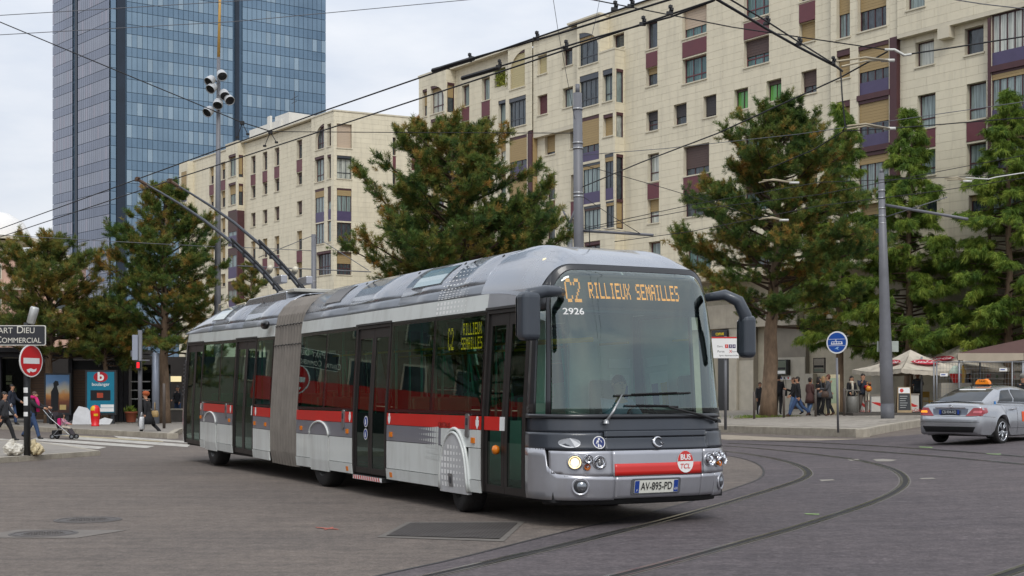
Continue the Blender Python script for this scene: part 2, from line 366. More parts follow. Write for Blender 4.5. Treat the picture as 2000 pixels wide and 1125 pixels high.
for k, zc in enumerate((1.12, .93)):      # blue round stickers on the middle door
    c0 = 6.05
    mb = MB(); mb.poly(*[side_pt(c0 + .085*math.cos(t), zc + .085*math.sin(t), -.008) for t in np.linspace(2*math.pi, 0, 24, endpoint=False)]); o = mb.build('sticker', WHITEP, D2)
    mb = MB(); mb.poly(*[side_pt(c0 + .07*math.cos(t), zc + .07*math.sin(t), -.005) for t in np.linspace(2*math.pi, 0, 24, endpoint=False)]); mb.build('sticker', BLUEP, D2)
    mb = MB(); mb.poly(*[side_pt(c0 + u, zc + v, -.002) for u, v in ((.012, .035), (-.012, .035), (-.025, -.045), (.025, -.045))]); mb.build('pictogram', WHITEP, D2)
mb = MB(); mb.box(-1.30, -1.05, 5.3, 6.5, .235, .30); o = mb.build('step_edge', RUBBER, D2)
mb = MB()
for k in range(12): mb.poly(*[(-1.303, 5.38 + k*.093 + u, v) for u, v in ((0, .24), (.05, .24), (.08, .297), (.03, .297))])
mb.build('red_hazard_stripes', RED, D2)
mb = MB(); mb.poly((-1.302, 6.5, .238), (-1.302, 5.3, .238), (-1.302, 5.3, .298), (-1.302, 6.5, .298)); mb.build('step_plate', WHITEP, D2)
# bits on the flank: amber reflectors, flap latches, small white crests
for y, z in ((5.0, .955), (5.0, .37), (6.82, .955), (6.82, .37), (9.1, .955), (2.25, .955), (11.2, .955), (11.9, .955), (13.7, .955), (16.0, .955)):
    mb = MB(); sp(mb, y - .045, y + .045, z - .035, z + .035, off=.018, depth=.02); mb.build('reflector', AMBERP, bus)
for y in (2.42, 7.0, 13.95, 15.85):
    mb = MB(); mb.prism(rrect(.1, .3, .03), lambda a, b, d, y=y: side_pt(y + a, 1.14 + b, d), .004, .022); o = mb.build('flap_latch', STEEL, bus)
    mb = MB(); mb.prism(rrect(.05, .09, .015), lambda a, b, d, y=y: side_pt(y + a, 1.19 + b, d), .022, .028); mb.build('latch_button', CHAR, o)
for y in (2.14, 5.08, 6.72, 11.85, 13.62, 16.0):
    mb = MB(); mb.poly(*[side_pt(y + u, 1.17 + v, .006) for u, v in ((.05, .045), (-.05, .045), (-.045, -.02), (0, -.075), (.045, -.02))]); o = mb.build('crest', WHITEP, bus)
    mb = MB(); mb.poly(*[side_pt(y + .035*math.cos(t), 1.245 - .0 + .028*math.sin(t) - .01, .006) for t in np.linspace(2*math.pi, 0, 12, endpoint=False)]); mb.build('crest', WHITEP, bus)
# halftone dots on grey band, arch cover and roof band
def dots(name, m, pts):
    mb = MB()
    for p in pts: mb.poly(*p)
    return tag(mb.build(name, m, bus), None, None, kind='stuff')
q = []
for i in range(9):
    for j in range(6):
        y = 3.36 + i*.075; z = 1.065 - j*.075; r = .034 * (1 - i/9.5)
        if z > .86 or i < 6: q.append([side_pt(y + u*r, z + v*r*1.05, .003 if z > .86 else .0035) for u, v in ((1, -1), (1, 1), (-1, 1), (-1, -1))])
dots('dot_print', PALE, q)
# front wheel spat with its own dots
sp_t = lambda y: .27 + .78 * math.sqrt(max(0, 1 - ((y - ARCH) / .43) ** 2)) ** .9
mb = MB(); sp(mb, ARCH - .425, ARCH + .43, .255, sp_t, off=.03, ny=24, depth=.06); spat = mb.build('wheel_spat', mat('spat_grey', '#B9BABB', .4, 0, .06, 3., dirt=.3), bus)
mb = MB(); mb.tube([side_pt(ARCH - .425*math.cos(t), .27 + .77*math.sin(t)**.9, .028) for t in np.linspace(0.02, math.pi-.02, 24)], .02, 6); mb.build('spat_rim', PALE, spat, True)
q = []
for i in range(8):
    for j in range(9):
        y = ARCH - .33 + i*.092; z = .36 + j*.082; r = .03*(1 - abs(i-6)/9)
        if z < sp_t(y) - .12: q.append([side_pt(y + u*r, z + v*r, .0325) for u, v in ((1, -1), (1, 1), (-1, 1), (-1, -1))])
mb = MB(); [mb.poly(*p) for p in q]; tag(mb.build('dot_print', WHITEP, spat), None, None, kind='stuff')
mb = MB(); mb.prism(rrect(.13, .17, .01), lambda a, b, d: side_pt(ARCH + .06 + a, .42 + b, d), .031, .037); o = mb.build('latch_plate', STEEL, spat)
mb = MB(); mb.prism(ell(.03, .05, 14), lambda a, b, d: side_pt(ARCH + .06 + a, .42 + b, d), .037, .04); mb.build('latch_plate', CHAR, spat)
# wheels
def wheel(x, y, r=.485, wd=.29, steer=0, sgn=-1):
    t = link('wheel', None, bus)
    M = Matrix.Translation((x, y, r + zr(y)*.3)) @ Matrix.Rotation(steer, 4, 'Z') @ Matrix.Rotation(R(90) * sgn, 4, 'Y')
    mb = MB(); mb.lathe([(.30, -wd/2), (r*.93, -wd/2), (r*.985, -wd/2+.03), (r, -wd/2+.07), (r, wd/2-.07), (r*.985, wd/2-.03), (r*.93, wd/2), (.30, wd/2)], 40, M)
    o = mb.build('wheel', TYRE, bus, True); bpy.data.objects.remove(t)
    mb = MB(); mb.lathe([(.305, wd/2-.005), (.285, wd/2-.02), (.27, wd/2-.09), (.14, wd/2-.07), (.12, wd/2-.01), (0, wd/2)], 28, M); mb.build('rim', mat('rim_grey', '#5A5A58', .5, .4, .2, 8.), o, True)
wheel(-1.06, ARCH, steer=R(-12)); wheel(1.06, ARCH, steer=R(-12), sgn=1)
for y in (MIDW, REARW): wheel(-1.08, y); wheel(1.08, y, sgn=1)
mb = MB()
for y in (ARCH, MIDW, REARW): mb.tube([(-.95, y, .5), (.95, y, .5)], .09, 10); mb.box(-.3, .3, y-.2, y+.2, .3, .6)
mb.build('axle', RUBBER, bus)
# bumper, charcoal nose ----------------------------------------------------------------------------
A_ = lambda x, z: math.degrees(fr_ang(x, z))
mb = MB(); fp(mb, -90, A_(-.545, .6), .33, lambda a: float(np.interp(a, [-90, A_(-1.16, .63), A_(-1.16, .63)+.01, A_(-.545, .6)], [.905, .63, .63, .598])) if a > A_(-1.23, .9) else .915, na=40); mb.build('bumper_corner', SILVER, bus, True)
mb = MB(); fp(mb, A_(1.0, .6)-8, 90, .33, lambda a: float(np.interp(a, [A_(1.0, .6)-8, 82, 90], [.60, .615, .63])), na=24); mb.build('bumper_corner', SILVER, bus, True)
mb = MB(); fp(mb, A_(-.54, .6), A_(.66, .6), .345, .595, na=24); mb.build('bumper_centre', SILVER, bus, True)
mb = MB(); fp(mb, A_(.665, .6), A_(1.0, .6)-8.3, .345, .60, na=10); mb.build('bumper_corner', SILVER, bus, True)
mb = MB(); fp(mb, A_(-.575, .75), A_(.69, .75), .60, .893, na=24); mb.build('flap_panel', SILVER, bus, True)
mb = MB(); fp(mb, A_(-.555, .68), A_(.655, .68), .607, .745, off=.003, na=24, nz=3, depth=.002); mb.build('red_band', RED, bus, True)
# headlamp housings: recessed bowl panel with lamps set in it
def housing(a0, a1, sgn):
    rec = MB(); fp(rec, a0, a1, lambda a: .632 if sgn < 0 and a < A_(-1.1, .6) else .605, .893, off=0, na=20, nz=8)
    o = rec.build('headlamp_housing', SILVER, bus, True)
    # scooped surround
    for cx, cz, r, big in ((.997, .768, .072, 2), (.862, .80, .048, 0), (.878, .716, .036, 1), (.735, .764, .066, 0)):
        cx *= sgn * (1 if sgn < 0 else 1.06)
        c0 = fx(cx, cz, .012); n = (fx(cx, cz, .1) - fx(cx, cz, 0)).normalized(); M = n.to_track_quat('Z', 'Y').to_matrix().to_4x4(); M.translation = c0
        mb = MB(); mb.lathe([(r*1.32, -.012), (r*1.22, .006), (r*1.05, .004), (r, -.02)], 24, M); mb.build('lamp_bezel', SILVER, o, True)
        mb = MB(); mb.lathe([(r, -.02), (r*.8, -.05), (r*.45, -.075), (0, -.085)], 24, M @ Matrix.Translation((0, 0, .065))); mb.build('reflector_bowl', CHROME if big != 1 else AMBERP, o, True)
        mb = MB(); mb.lathe([(0, .06), (r*.5, .055), (r*.95, .03), (r, .0)], 20, M @ Matrix.Translation((0, 0, -.012))); mb.build('lamp_lens', LAMPGL, o, True)
        if big == 2:
            mb = MB(); mb.lathe([(0, .02), (.03, .012), (.045, 0), (.03, -.01), (0, -.012)], 16, M @ Matrix.Translation((0, 0, .015))); mb.build('bulb', mat('lit_bulb', '#FFE3A8', .5, 0, 0, emit=2.2), o, True)
        else:
            mb = MB(); mb.lathe([(0, .012), (r*.3, .008), (r*.35, 0)], 12, M @ Matrix.Translation((0, 0, -.0))); mb.build('bulb', STEEL, o, True)
    cx = .94 * sgn * (1 if sgn < 0 else 1.12); c0 = fx(cx, .49, .006); n = (fx(cx, .49, .1) - fx(cx, .49, 0)).normalized(); M = n.to_track_quat('Z', 'Y').to_matrix().to_4x4(); M.translation = c0
    mb = MB(); mb.lathe([(.105, -.01), (.10, .006), (.09, .006), (.075, -.004)], 28, M); fo = mb.build('fog_lamp', SILVER, bus, True)
    mb = MB(); mb.lathe([(.08, -.002), (.05, .004), (0, .006)], 24, M); mb.build('lamp_well', mat('lamp_well_dark', '#3b3c3f', .3, .4, .1), fo, True)
    M2 = M @ Matrix.Translation((-.012*sgn, 0, .006)); mb = MB(); mb.lathe([(.058, .002), (.05, .012), (.02, .018), (0, .02)], 20, M2); mb.build('lamp_lens', mat('lamp_lens_solid', '#8d9196', .08, .85, .3, 40.), fo, True)
housing(A_(-1.21, .76), A_(-.58, .76), -1); housing(A_(.697, .76), 90, 1)
# charcoal panel in two steps
mb = MB(); fp(mb, -90, A_(-.665, 1.), .905, 1.10, na=24); fp(mb, -90, 90, 1.105, 1.275, na=60, off=-.02); mb.build('nose_panel', CHAR, bus, True)
mb = MB(); fp(mb, A_(.775, 1.), 90, .905, 1.10, na=18); mb.build('nose_panel', CHAR, bus, True)
mb = MB(); fp(mb, A_(-.66, 1.), A_(.77, 1.), lambda a: .90, 1.045, na=24); fp(mb, A_(-.655, 1.), A_(.765, 1.), 1.052, 1.115, na=24, off=.012); mb.build('flap_panel', CHAR, bus, True)
mb = MB(); fp(mb, -90, 90, .36, 1.28, off=-.04, na=50, nz=10, depth=.01); fp(mb, -80, 80, .27, .36, off=-.07, na=30, nz=2); mb.build('nose_frame', RUBBER, bus, True)
# windscreen and its black surround
def ztop(a):
    t = max(0, (abs(a) - 38) / 52); return 3.06 - .44 * t ** 2.2
mb = MB()
fp(mb, -90, 90, 1.262, 1.31, off=.004, na=60, nz=2)
def zin(a):
    t = max(0, (abs(a) - 36) / 32); return 2.985 - .40 * min(1, t) ** 2.4
fp(mb, -68, 68, lambda a: zin(a) - .006, ztop, off=.0, na=60, nz=4)
for sgn in (-1, 1):
    fp(mb, *sorted((64 * sgn, 69.5 * sgn)), 1.31, ztop, off=.004, na=4, nz=10)
    fp(mb, *sorted((83 * sgn, 90 * sgn)), 1.31, ztop, off=0, na=4, nz=10)
    fp(mb, *sorted((69.5 * sgn, 83 * sgn)), 2.52, ztop, off=0, na=6, nz=4)
mb.build('windscreen_frame', mat('screen_surround', '#25272B', .3, 0, .12, 3., coat=.3), bus, True)
mb = MB(); fp(mb, -64.2, 64.2, 1.305, zin, off=.003, na=48, nz=20, depth=.001); ws = mb.build('windscreen', GL_FRONT, bus, True)
for sgn in (-1, 1):
    mb = MB(); fp(mb, *sorted((69.3 * sgn, 83.2 * sgn)), 1.305, 2.53, off=-.004, na=8, nz=8, depth=.001); mb.build('quarter_light', GL_FRONT, bus, True)
# amber dot matrix behind the glass
FONT = {'R': '11110 10001 10001 11110 10100 10010 10001', 'I': '01110 00100 00100 00100 00100 00100 01110', 'L': '10000 10000 10000 10000 10000 10000 11111', 'E': '11111 10000 10000 11110 10000 10000 11111',
        'U': '10001 10001 10001 10001 10001 10001 01110', 'X': '10001 10001 01010 00100 01010 10001 10001', 'S': '01111 10000 10000 01110 00001 00001 11110', 'M': '10001 11011 10101 10101 10001 10001 10001',
        'A': '01110 10001 10001 11111 10001 10001 10001', 'C': '01110 10001 10000 10000 10000 10001 01110', '2': '01110 10001 00001 00010 00100 01000 11111', ' ': '00000 ' * 7}
def matrix_text(mb, s_, u0, v0, pu, pv, fn, sub=2, ru=.62, rv=.62):
    for k, ch in enumerate(s_):
        for r_, row in enumerate(FONT[ch].split()):
            for c_, b in enumerate(row):
                if b == '1':
                    for i in range(sub):
                        for j in range(sub):
                            u = u0 + (k*6 + c_ + i/sub) * pu; v = v0 - (r_ + j/sub) * pv; du, dv = pu/sub*ru, pv/sub*rv
                            mb.poly(fn(u, v - dv), fn(u + du, v - dv), fn(u + du, v), fn(u, v))
mb = MB(); fp(mb, -48, 48, 2.55, 2.955, off=-.075, na=24, nz=3); db = mb.build('destination_display', LEDBK, bus, True)
mb = MB(); matrix_text(mb, 'C2', -.93, 2.885, .0172, .0400, lambda u, v: fx(u, v, -.06), 3, .72, .7); matrix_text(mb, 'RILLIEUX SEMAILLES', -.635, 2.845, .0119, .0270, lambda u, v: fx(u, v, -.06), 2, .85, .75)
mb.build('lit_lettering', LED, db)
mb = MB(); fp(mb, -62, 62, 2.47, 2.545, off=-.03, na=30, nz=2); mb.build('display_lower_bar', CHAR, db, True)
lettering('2926', None, WHITEP, ws, .105, .012, 1.15, 'CENTER', 'fleet_number', fn=lambda a, b: fx(-.875 + a, 2.492 + b, .006))
# side display in the window behind the front door
mb = MB(); mb.box(-1.165, -1.15, 2.1, 3.3, 2.12, 2.5); sdp = mb.build('side_display', LEDBK, bus)
mb = MB(); fnS = lambda u, v: Vector((-1.168, -u, v)); matrix_text(mb, 'C2', -3.25, 2.41, .0155, .042, fnS, 2, .7, .7); matrix_text(mb, 'RILLIEUX', -2.78, 2.455, .0118, .022, fnS, 2, .8, .7); matrix_text(mb, 'SEMAILLES', -2.84, 2.27, .0118, .022, fnS, 2, .8, .7)
mb.build('lit_lettering', LEDY, sdp)
# wipers
def wiper(piv, j, b0, b1, m):
    mb = MB(); mb.tube([fx(*piv, .03), fx(piv[0]*.6 + j[0]*.4, piv[1]*.6 + j[1]*.4, .06), fx(*j, .035)], [.02, .016, .011], 8); mb.lathe([(0, .03), (.03, .02), (.04, -.02)], 12, Matrix.Translation(fx(*piv, .03))); o = mb.build('wiper', m, bus, True)
    mb = MB(); n = 10; mb.tube([fx(b0[0] + (b1[0]-b0[0])*i/n, b0[1] + (b1[1]-b0[1])*i/n, .022) for i in range(n+1)], .013, 6); mb.tube([fx(b0[0] + (b1[0]-b0[0])*i/n, b0[1] + (b1[1]-b0[1])*i/n + .012, .04) for i in range(2, n-1)], .008, 5); mb.build('wiper_blade', RUBBER, o)
wiper((-.627, 1.225), (-.40, 1.535), (-.49, 1.52), (.56, 1.555), STEEL); wiper((1.0, 1.215), (.22, 1.39), (-.37, 1.405), (.36, 1.39), RUBBER)
# badges
def disc_badge(name, cx, cz, r, m, off=.004, rz=None, parent=bus): return fdecal(name, m, [(cx + a, cz + b) for a, b in ell(r, rz or r)], off, parent)
disc_badge('oval_badge', -1.03, .985, .105, mat('badge_grey', '#A9ABAE', .35, .6, .08, 30.), .005, .055)
o = disc_badge('walker_badge', -.72, .99, .072, WHITEP, .004); disc_badge('badge_field', -.72, .99, .062, mat('navy_print', '#22326B', .4, 0, 0), .006, None, o)
for pl in ([(-.72 + a, 1.028 + b) for a, b in ell(.013, .014, 12)], [(-.737, .975), (-.703, .975), (-.698, 1.013), (-.742, 1.013)], [(-.737, .976), (-.722, .976), (-.727, .935), (-.742, .935)], [(-.718, .976), (-.703, .976), (-.698, .935), (-.713, .935)], [(-.758, .978), (-.750, .974), (-.738, 1.01), (-.744, 1.013)], [(-.690, .974), (-.682, .978), (-.696, 1.013), (-.702, 1.01)]):
    fdecal('walker_pictogram', WHITEP, pl, .0085, o)
mb = MB(); pts = [fx(.045 + .062*math.cos(R(t)), .985 + .055*math.sin(R(t)), .012) for t in range(35, 335, 15)]; mb.tube(pts, [.006 + .013*math.sin(math.pi*i/(len(pts)-1)) for i in range(len(pts))], 6)
mb.tube([fx(.045 + a, .985 + b, .012) for a, b in ((.075, -.01), (.03, -.005), (.06, -.03))], .008, 6); mb.tube([fx(.045 + a, .985 + b, .012) for a, b in ((-.085, .02), (-.05, .03), (-.06, -.01))], .007, 6); mb.build('dolphin_emblem', CHROME, bus, True)
# red and white round operator badge
o = disc_badge('round_badge', .408, .75, .118, WHITEP, .006, .128)
fdecal('badge_field', RED, [(.408 + .112*math.cos(R(t)), .755 + .121*math.sin(R(t))) for t in range(0, 181, 9)], .009, o)
lettering('BUS', None, WHITEP, o, .088, .03, 1.0, 'CENTER', 'badge_lettering', fn=lambda a, b: fx(.408 + a, .80 + b, .0115))
lettering('TCL', None, RED, o, .08, .012, 1.05, 'CENTER', 'badge_lettering', fn=lambda a, b: fx(.402 + a + b*.25, .695 + b, .0095))
# number plate
plp = [(a, .474 + b) for a, b in rrect(.60, .148, .012)]
mb = MB(); mb.prism([(a, .474 + b) for a, b in rrect(.68, .19, .03)], lambda a, b, d: fx(a, b, d), .004, .008); pr = mb.build('plate_recess', mat('recess_grey', '#66676B', .4, .3, .1), bus)
mb = MB(); mb.prism(plp, lambda a, b, d: fx(a, b, d), .010, .016); plate = mb.build('number_plate', mat('plate_white', '#DADAD0', .4, 0, .04, 9.), bus)
for x0, x1 in ((-.297, -.237), (.237, .297)): fdecal('plate_band', BLUEP, [(x0, .405), (x1, .405), (x1, .543), (x0, .543)], .0185, plate)
lettering('AV-895-PD', None, BLACKPR, plate, .125, .006, .74, 'CENTER', 'plate_characters', fn=lambda a, b: fx(a, .474 + b, .019))
lettering('F', None, WHITEP, plate, .04, 0, 1, 'CENTER', 'plate_characters', fn=lambda a, b: fx(-.267 + a, .43 + b, .0205)); lettering('69', None, WHITEP, plate, .042, 0, 1, 'CENTER', 'plate_characters', fn=lambda a, b: fx(.267 + a, .44 + b, .0205))
lettering('CRISTALIS', None, mat('dark_red_print', '#5b1712', .35, .3, 0), bus, .085, .004, 1.0, 'CENTER', 'side_lettering', fn=lambda a, b: side_pt(3.15 - a - b*.3, 1.13 + b, .007))
# mirrors
MIR = mat('mirror_housing', '#3A4048', .38, .1, .08, 3., coat=.25)
def mirror(pts, rs, head, lab):
    mb = MB(); mb.tube(pts, rs, 12); o = mb.build('mirror_arm', MIR, bus, True)
    mb = MB(); head(mb); h = mb.build('mirror_housing', MIR, o, False, fix=True); s_ = h.modifiers.new('b', 'BEVEL'); s_.width = .065; s_.segments = 4
    return o
mirror([(-1.04, .40, 2.70), (-1.16, .30, 2.71), (-1.34, .26, 2.70), (-1.52, .26, 2.66), (-1.58, .26, 2.56)], [.055, .065, .07, .075, .075], lambda mb: mb.box(-1.65, -1.42, .16, .38, 2.14, 2.69), '')
mirror([(1.05, .50, 2.72), (1.2, .32, 2.75), (1.33, .22, 2.67), (1.41, .19, 2.50), (1.44, .19, 2.30)], [.05, .065, .075, .08, .075], lambda mb: mb.box(1.345, 1.525, .09, .29, 1.98, 2.50), '')
for x, y, z, w_, h_ in ((-1.535, .401, 2.42, .19, .48), (1.435, .301, 2.24, .13, .42)):
    mb = MB(); mb.prism(rrect(w_, h_, .04), lambda a, b, d: Vector((x + a, y + d, z + b)), 0, .006); mb.build('mirror_glass', CHROME, bus)
# camera pod near the bellows
mb = MB(); mb.box(-1.36, -1.19, 11.0, 11.45, 2.72, 2.93); o = mb.build('camera_pod', BLACKP, bus, True, fix=True); s_ = o.modifiers.new('s', 'SUBSURF'); s_.levels = s_.render_levels = 2
# roof shell --------------------------------------------------------------------------------------
RPX = [1.15, 1.135, 1.10, 1.02, .88, .72, .55, .3, 0]; RPZ = [2.80, 2.86, 2.94, 3.08, 3.22, 3.33, 3.40, 3.425, 3.43]
def roof_pt(y, k, off=0., sd=-1):
    i = min(int(k), 7); f = k - i; x = RPX[i] + (RPX[i+1]-RPX[i])*f; z = RPZ[i] + (RPZ[i+1]-RPZ[i])*f
    g = 1.; ta = 0
    if y > 15.6: t = min(1, (y - 15.6) / 2.35); g = 1 - .62 * t ** 2.2
    dx, dz = RPX[i] - RPX[i+1], RPZ[i+1] - RPZ[i]; l = math.hypot(dx, dz)
    return Vector((sd * (x + off*dz/l), y, 2.80 + (z - 2.80)*g + off*dx/l + zr(y)))
def roof_patch(mb, y0, y1, k0, k1, off=0., ny=1, sd=-1, depth=.015, nk=None):
    nk = nk or max(1, int(round((k1 - k0) * 2))); ny = max(ny, int((y1-y0)/.3) if y1 > 15.6 else ny)
    V_ = []; Fa = []
    for lay in (0, depth):
        for i in range(ny + 1):
            for j in range(nk + 1): V_.append(roof_pt(y0 + (y1-y0)*i/ny, k0 + (k1-k0)*j/nk, off - lay, sd))
    n = nk + 1; h = (ny+1)*n
    for i in range(ny):
        for j in range(nk):
            q = (i*n+j, i*n+j+1, (i+1)*n+j+1, (i+1)*n+j); Fa.append(q if sd < 0 else q[::-1])
    bd = [i*n for i in range(ny+1)] + [ny*n+j for j in range(1, n)] + [i*n+nk for i in range(ny-1, -1, -1)] + [j for j in range(nk-1, 0, -1)]
    for i in range(len(bd)):
        q = (bd[i], bd[(i+1) % len(bd)], bd[(i+1) % len(bd)] + h, bd[i] + h); Fa.append(q if sd < 0 else q[::-1])
    mb.add(V_, Fa)
for a, b in ((2.28, 3.45), (3.46, 5.05), (5.06, 7.2), (7.21, 9.38), (10.97, 13.2), (13.21, 15.6), (15.61, 17.9)):
    for sd in (-1, 1):
        mb = MB(); roof_patch(mb, a, b, .05, 2.0, sd=sd); mb.build('roof_edge_panel', ROOFGREY, bus, True)
        mb = MB(); roof_patch(mb, a, b, 2.02, 5.9, sd=sd, off=.004); mb.build('roof_panel', SILVR2, bus, True)
        mb = MB(); roof_patch(mb, a, b, 5.92, 8.0, sd=sd); mb.build('roof_panel', SILVR2, bus, True)
for a, b, g in ((3.72, 4.78, 1), (7.75, 8.6, 0), (14.9, 15.9, 1), ):
    mb = MB(); roof_patch(mb, a, b, 2.7, 4.9, off=.012); o = mb.build('roof_hatch', BLACKP, bus)
    mb = MB(); roof_patch(mb, a + .05, b - .05, 2.8, 4.78, off=.017, depth=.003); mb.build('hatch_pane', mat('hatch_glass', '#7F9A97', .12, .3, .06, coat=1) if g else mat('hatch_brown', '#5E5954', .35, .2, .1), o)
q = []
for i in range(9):
    for j in range(11):
        y = 3.4 + .12*(8 - i) - .0; k = .25 + j*.43; r = .042 * (1 - abs(i - 6)/9) * (1 - j/16); y = 2.7 + i*.11
        c1 = roof_pt(y + r, k, .008); dk = r * 3.6
        if k < 4.8: q.append([roof_pt(y + r, k - dk*.5, .008), roof_pt(y + r, k + dk*.5, .008), roof_pt(y - r, k + dk*.5, .008), roof_pt(y - r, k - dk*.5, .008)])
for i in range(9):
    for j in range(3):
        y = 2.7 + i*.11; z = 2.63 + j*.06; r = .022*(1 - abs(i-6)/9); q.append([side_pt(y + u*r*1.6, z + v*r, .0065) for u, v in ((1, -1), (1, 1), (-1, 1), (-1, -1))])
dots('dot_print', WHITEP, q)
for y in (3.3, 3.6, 5.2, 7.05, 7.35, 2.45, 13.05, 13.4, 14.6, 15.4):
    mb = MB(); mb.lathe([(0, .012), (.022, .008), (.026, 0)], 10, Matrix.Translation(roof_pt(y, 4.9, .008)) @ Matrix.Rotation(R(-50), 4, 'Y')); mb.build('roof_bolt', RUBBER, bus)
# front dome of the roof: from the windscreen surround up to the roof section
mb = MB(); na, nk = 56, 12; V_ = []
for i in range(na + 1):
    a = -90 + 180*i/na; B = fpt(a, ztop(a), .002)
    kk = float(np.interp(abs(a), [0, 12, 25, 40, 55, 66, 76, 84, 90], [8, 7, 6.1, 5.2, 4.1, 3, 2, 1, .02])); T = roof_pt(2.27, kk, .004, -1 if a < 0 else 1)
    hump = 1 + .0
    for j in range(nk + 1):
        t = j / nk; Cp = Vector((T.x*.55 + B.x*.45, B.y + (T.y - B.y)*.30, T.z - .02 + .10*max(0, 1 - abs(abs(a) - 32)/16)*(T.z > 3.2)))
        V_.append(B*(1-t)**2 + Cp*2*t*(1-t) + T*t*t)
mb.add(V_, [(i*(nk+1)+j, (i+1)*(nk+1)+j, (i+1)*(nk+1)+j+1, i*(nk+1)+j+1) for i in range(na) for j in range(nk)]); mb.build('roof_dome', SILVR2, bus, True)
for sd in (-1, 1): mb = MB(); sp(mb, .88, 2.27, 2.60, 2.81, off=-.012, sd=sd, depth=.01); mb.build('dome_side_panel', ROOFGREY, bus)
for x in (-.80, .80):
    p = fpt(-42 if x < 0 else 42, 3.06); mb = MB(); mb.lathe([(0, .05), (.03, .04), (.045, 0)], 12, Matrix.Translation((x*1.12, 1.05, 3.12))); mb.build('marker_lamp', mat('marker_lens', '#E8D9B0', .2, 0, .05, emit=.3), bus, True)
mb = MB(); mb.tube([(-.1, 1.35, 3.38), (-.14, 1.3, 3.62)], .006, 5); mb.build('aerial', RUBBER, bus)
# tail
for sd in (-1, 1):
    mb = MB(); V_ = []
    for z in (.36, .6, .9, 1.3, 1.9, 2.57, 2.8):
        for k in range(7):
            t = k/6*math.pi/2; V_.append((sd*(Wd(z) - .42*(1 - math.cos(t))), 17.6 + .52*math.sin(t)*(1 - max(0, z-1.2)*.18), z + .1))
    mb.add(V_, [((i*7+j, (i+1)*7+j, (i+1)*7+j+1, i*7+j+1) if sd < 0 else (i*7+j, i*7+j+1, (i+1)*7+j+1, (i+1)*7+j)) for i in range(6) for j in range(6)])
    mb.build('tail_corner', SILVER, bus, True)
mb = MB(); mb.box(-.86, .86, 17.95, 18.08, .45, 2.4); mb.build('tail_panel', SILVER, bus)
mb = MB(); sp(mb, 17.6, 17.82, 1.35, 2.2, off=-.01); o = mb.build('tail_grille', RUBBER, bus)
for k in range(9): mb = MB(); sp(mb, 17.61, 17.8, 1.4 + k*.085, 1.44 + k*.085, off=.004, depth=.012); mb.build('louvre', CHAR, o)
mb = MB()
for x in (-.75, -.35):
    mb.tube([(x, 16.5, 3.40), (x, 16.45, 3.52), (x + .05, 15.95, 3.55), (x + .05, 15.9, 3.44)], .018, 6)
mb.build('roof_rail', mat('rail_cream', '#C9BFA6', .5, 0, .1), bus, True)
# bellows ------------------------------------------------------------------------------------------
prof = [(1.20, .26), (1.245, .5), (1.25, .95), (1.24, 1.27), (1.20, 1.9), (1.165, 2.45), (1.14, 2.75), (1.10, 2.95), (1.0, 3.10), (.86, 3.22), (.66, 3.30), (.3, 3.32)]
ring = [(-x, z) for x, z in prof] + [(x, z) for x, z in reversed(prof)]
mb = MB(); nf = 10; ys = []; V_ = []
for k in range(nf * 4 + 1):
    t = k / (nf*4); y = 9.36 + 1.63*t; d = .085 * abs(math.sin(math.pi * nf * t)) ** .8 - .055
    for x, z in ring:
        nx = x / 1.25 if z < 2.8 else x / 1.6; V_.append((x + d*nx, y, z + (d if z > 2.9 else 0) + zr(y)))
rn = len(ring); mb.add(V_, [(i*rn+j, i*rn+j+1, (i+1)*rn+j+1, (i+1)*rn+j) for i in range(nf*4) for j in range(rn-1)])
bel = mb.build('bellows', mat('bellows_grey', '#767069', .7, 0, .16, 3., dirt=.3), bus, False)
for k in range(nf + 1):
    y = 9.36 + 1.63*k/nf; mb = MB(); mb.tube([(x*.985 , y, z - .0 + zr(y)) for x, z in ring[:len(prof)]], .02, 5); mb.build('fold_shade_line', RUBBER, bel)  # dark tubes in the valleys paint in the shade between folds
for z in (2.42, 2.78):
    mb = MB(); mb.tube([(-(1.19 if z < 2.6 else 1.16) , 9.4 + 1.55*i/24, z + zr(10) + .012*math.sin(i*2.1)) for i in range(25)], .008, 5); mb.build('stitch_seam', RUBBER, bel)
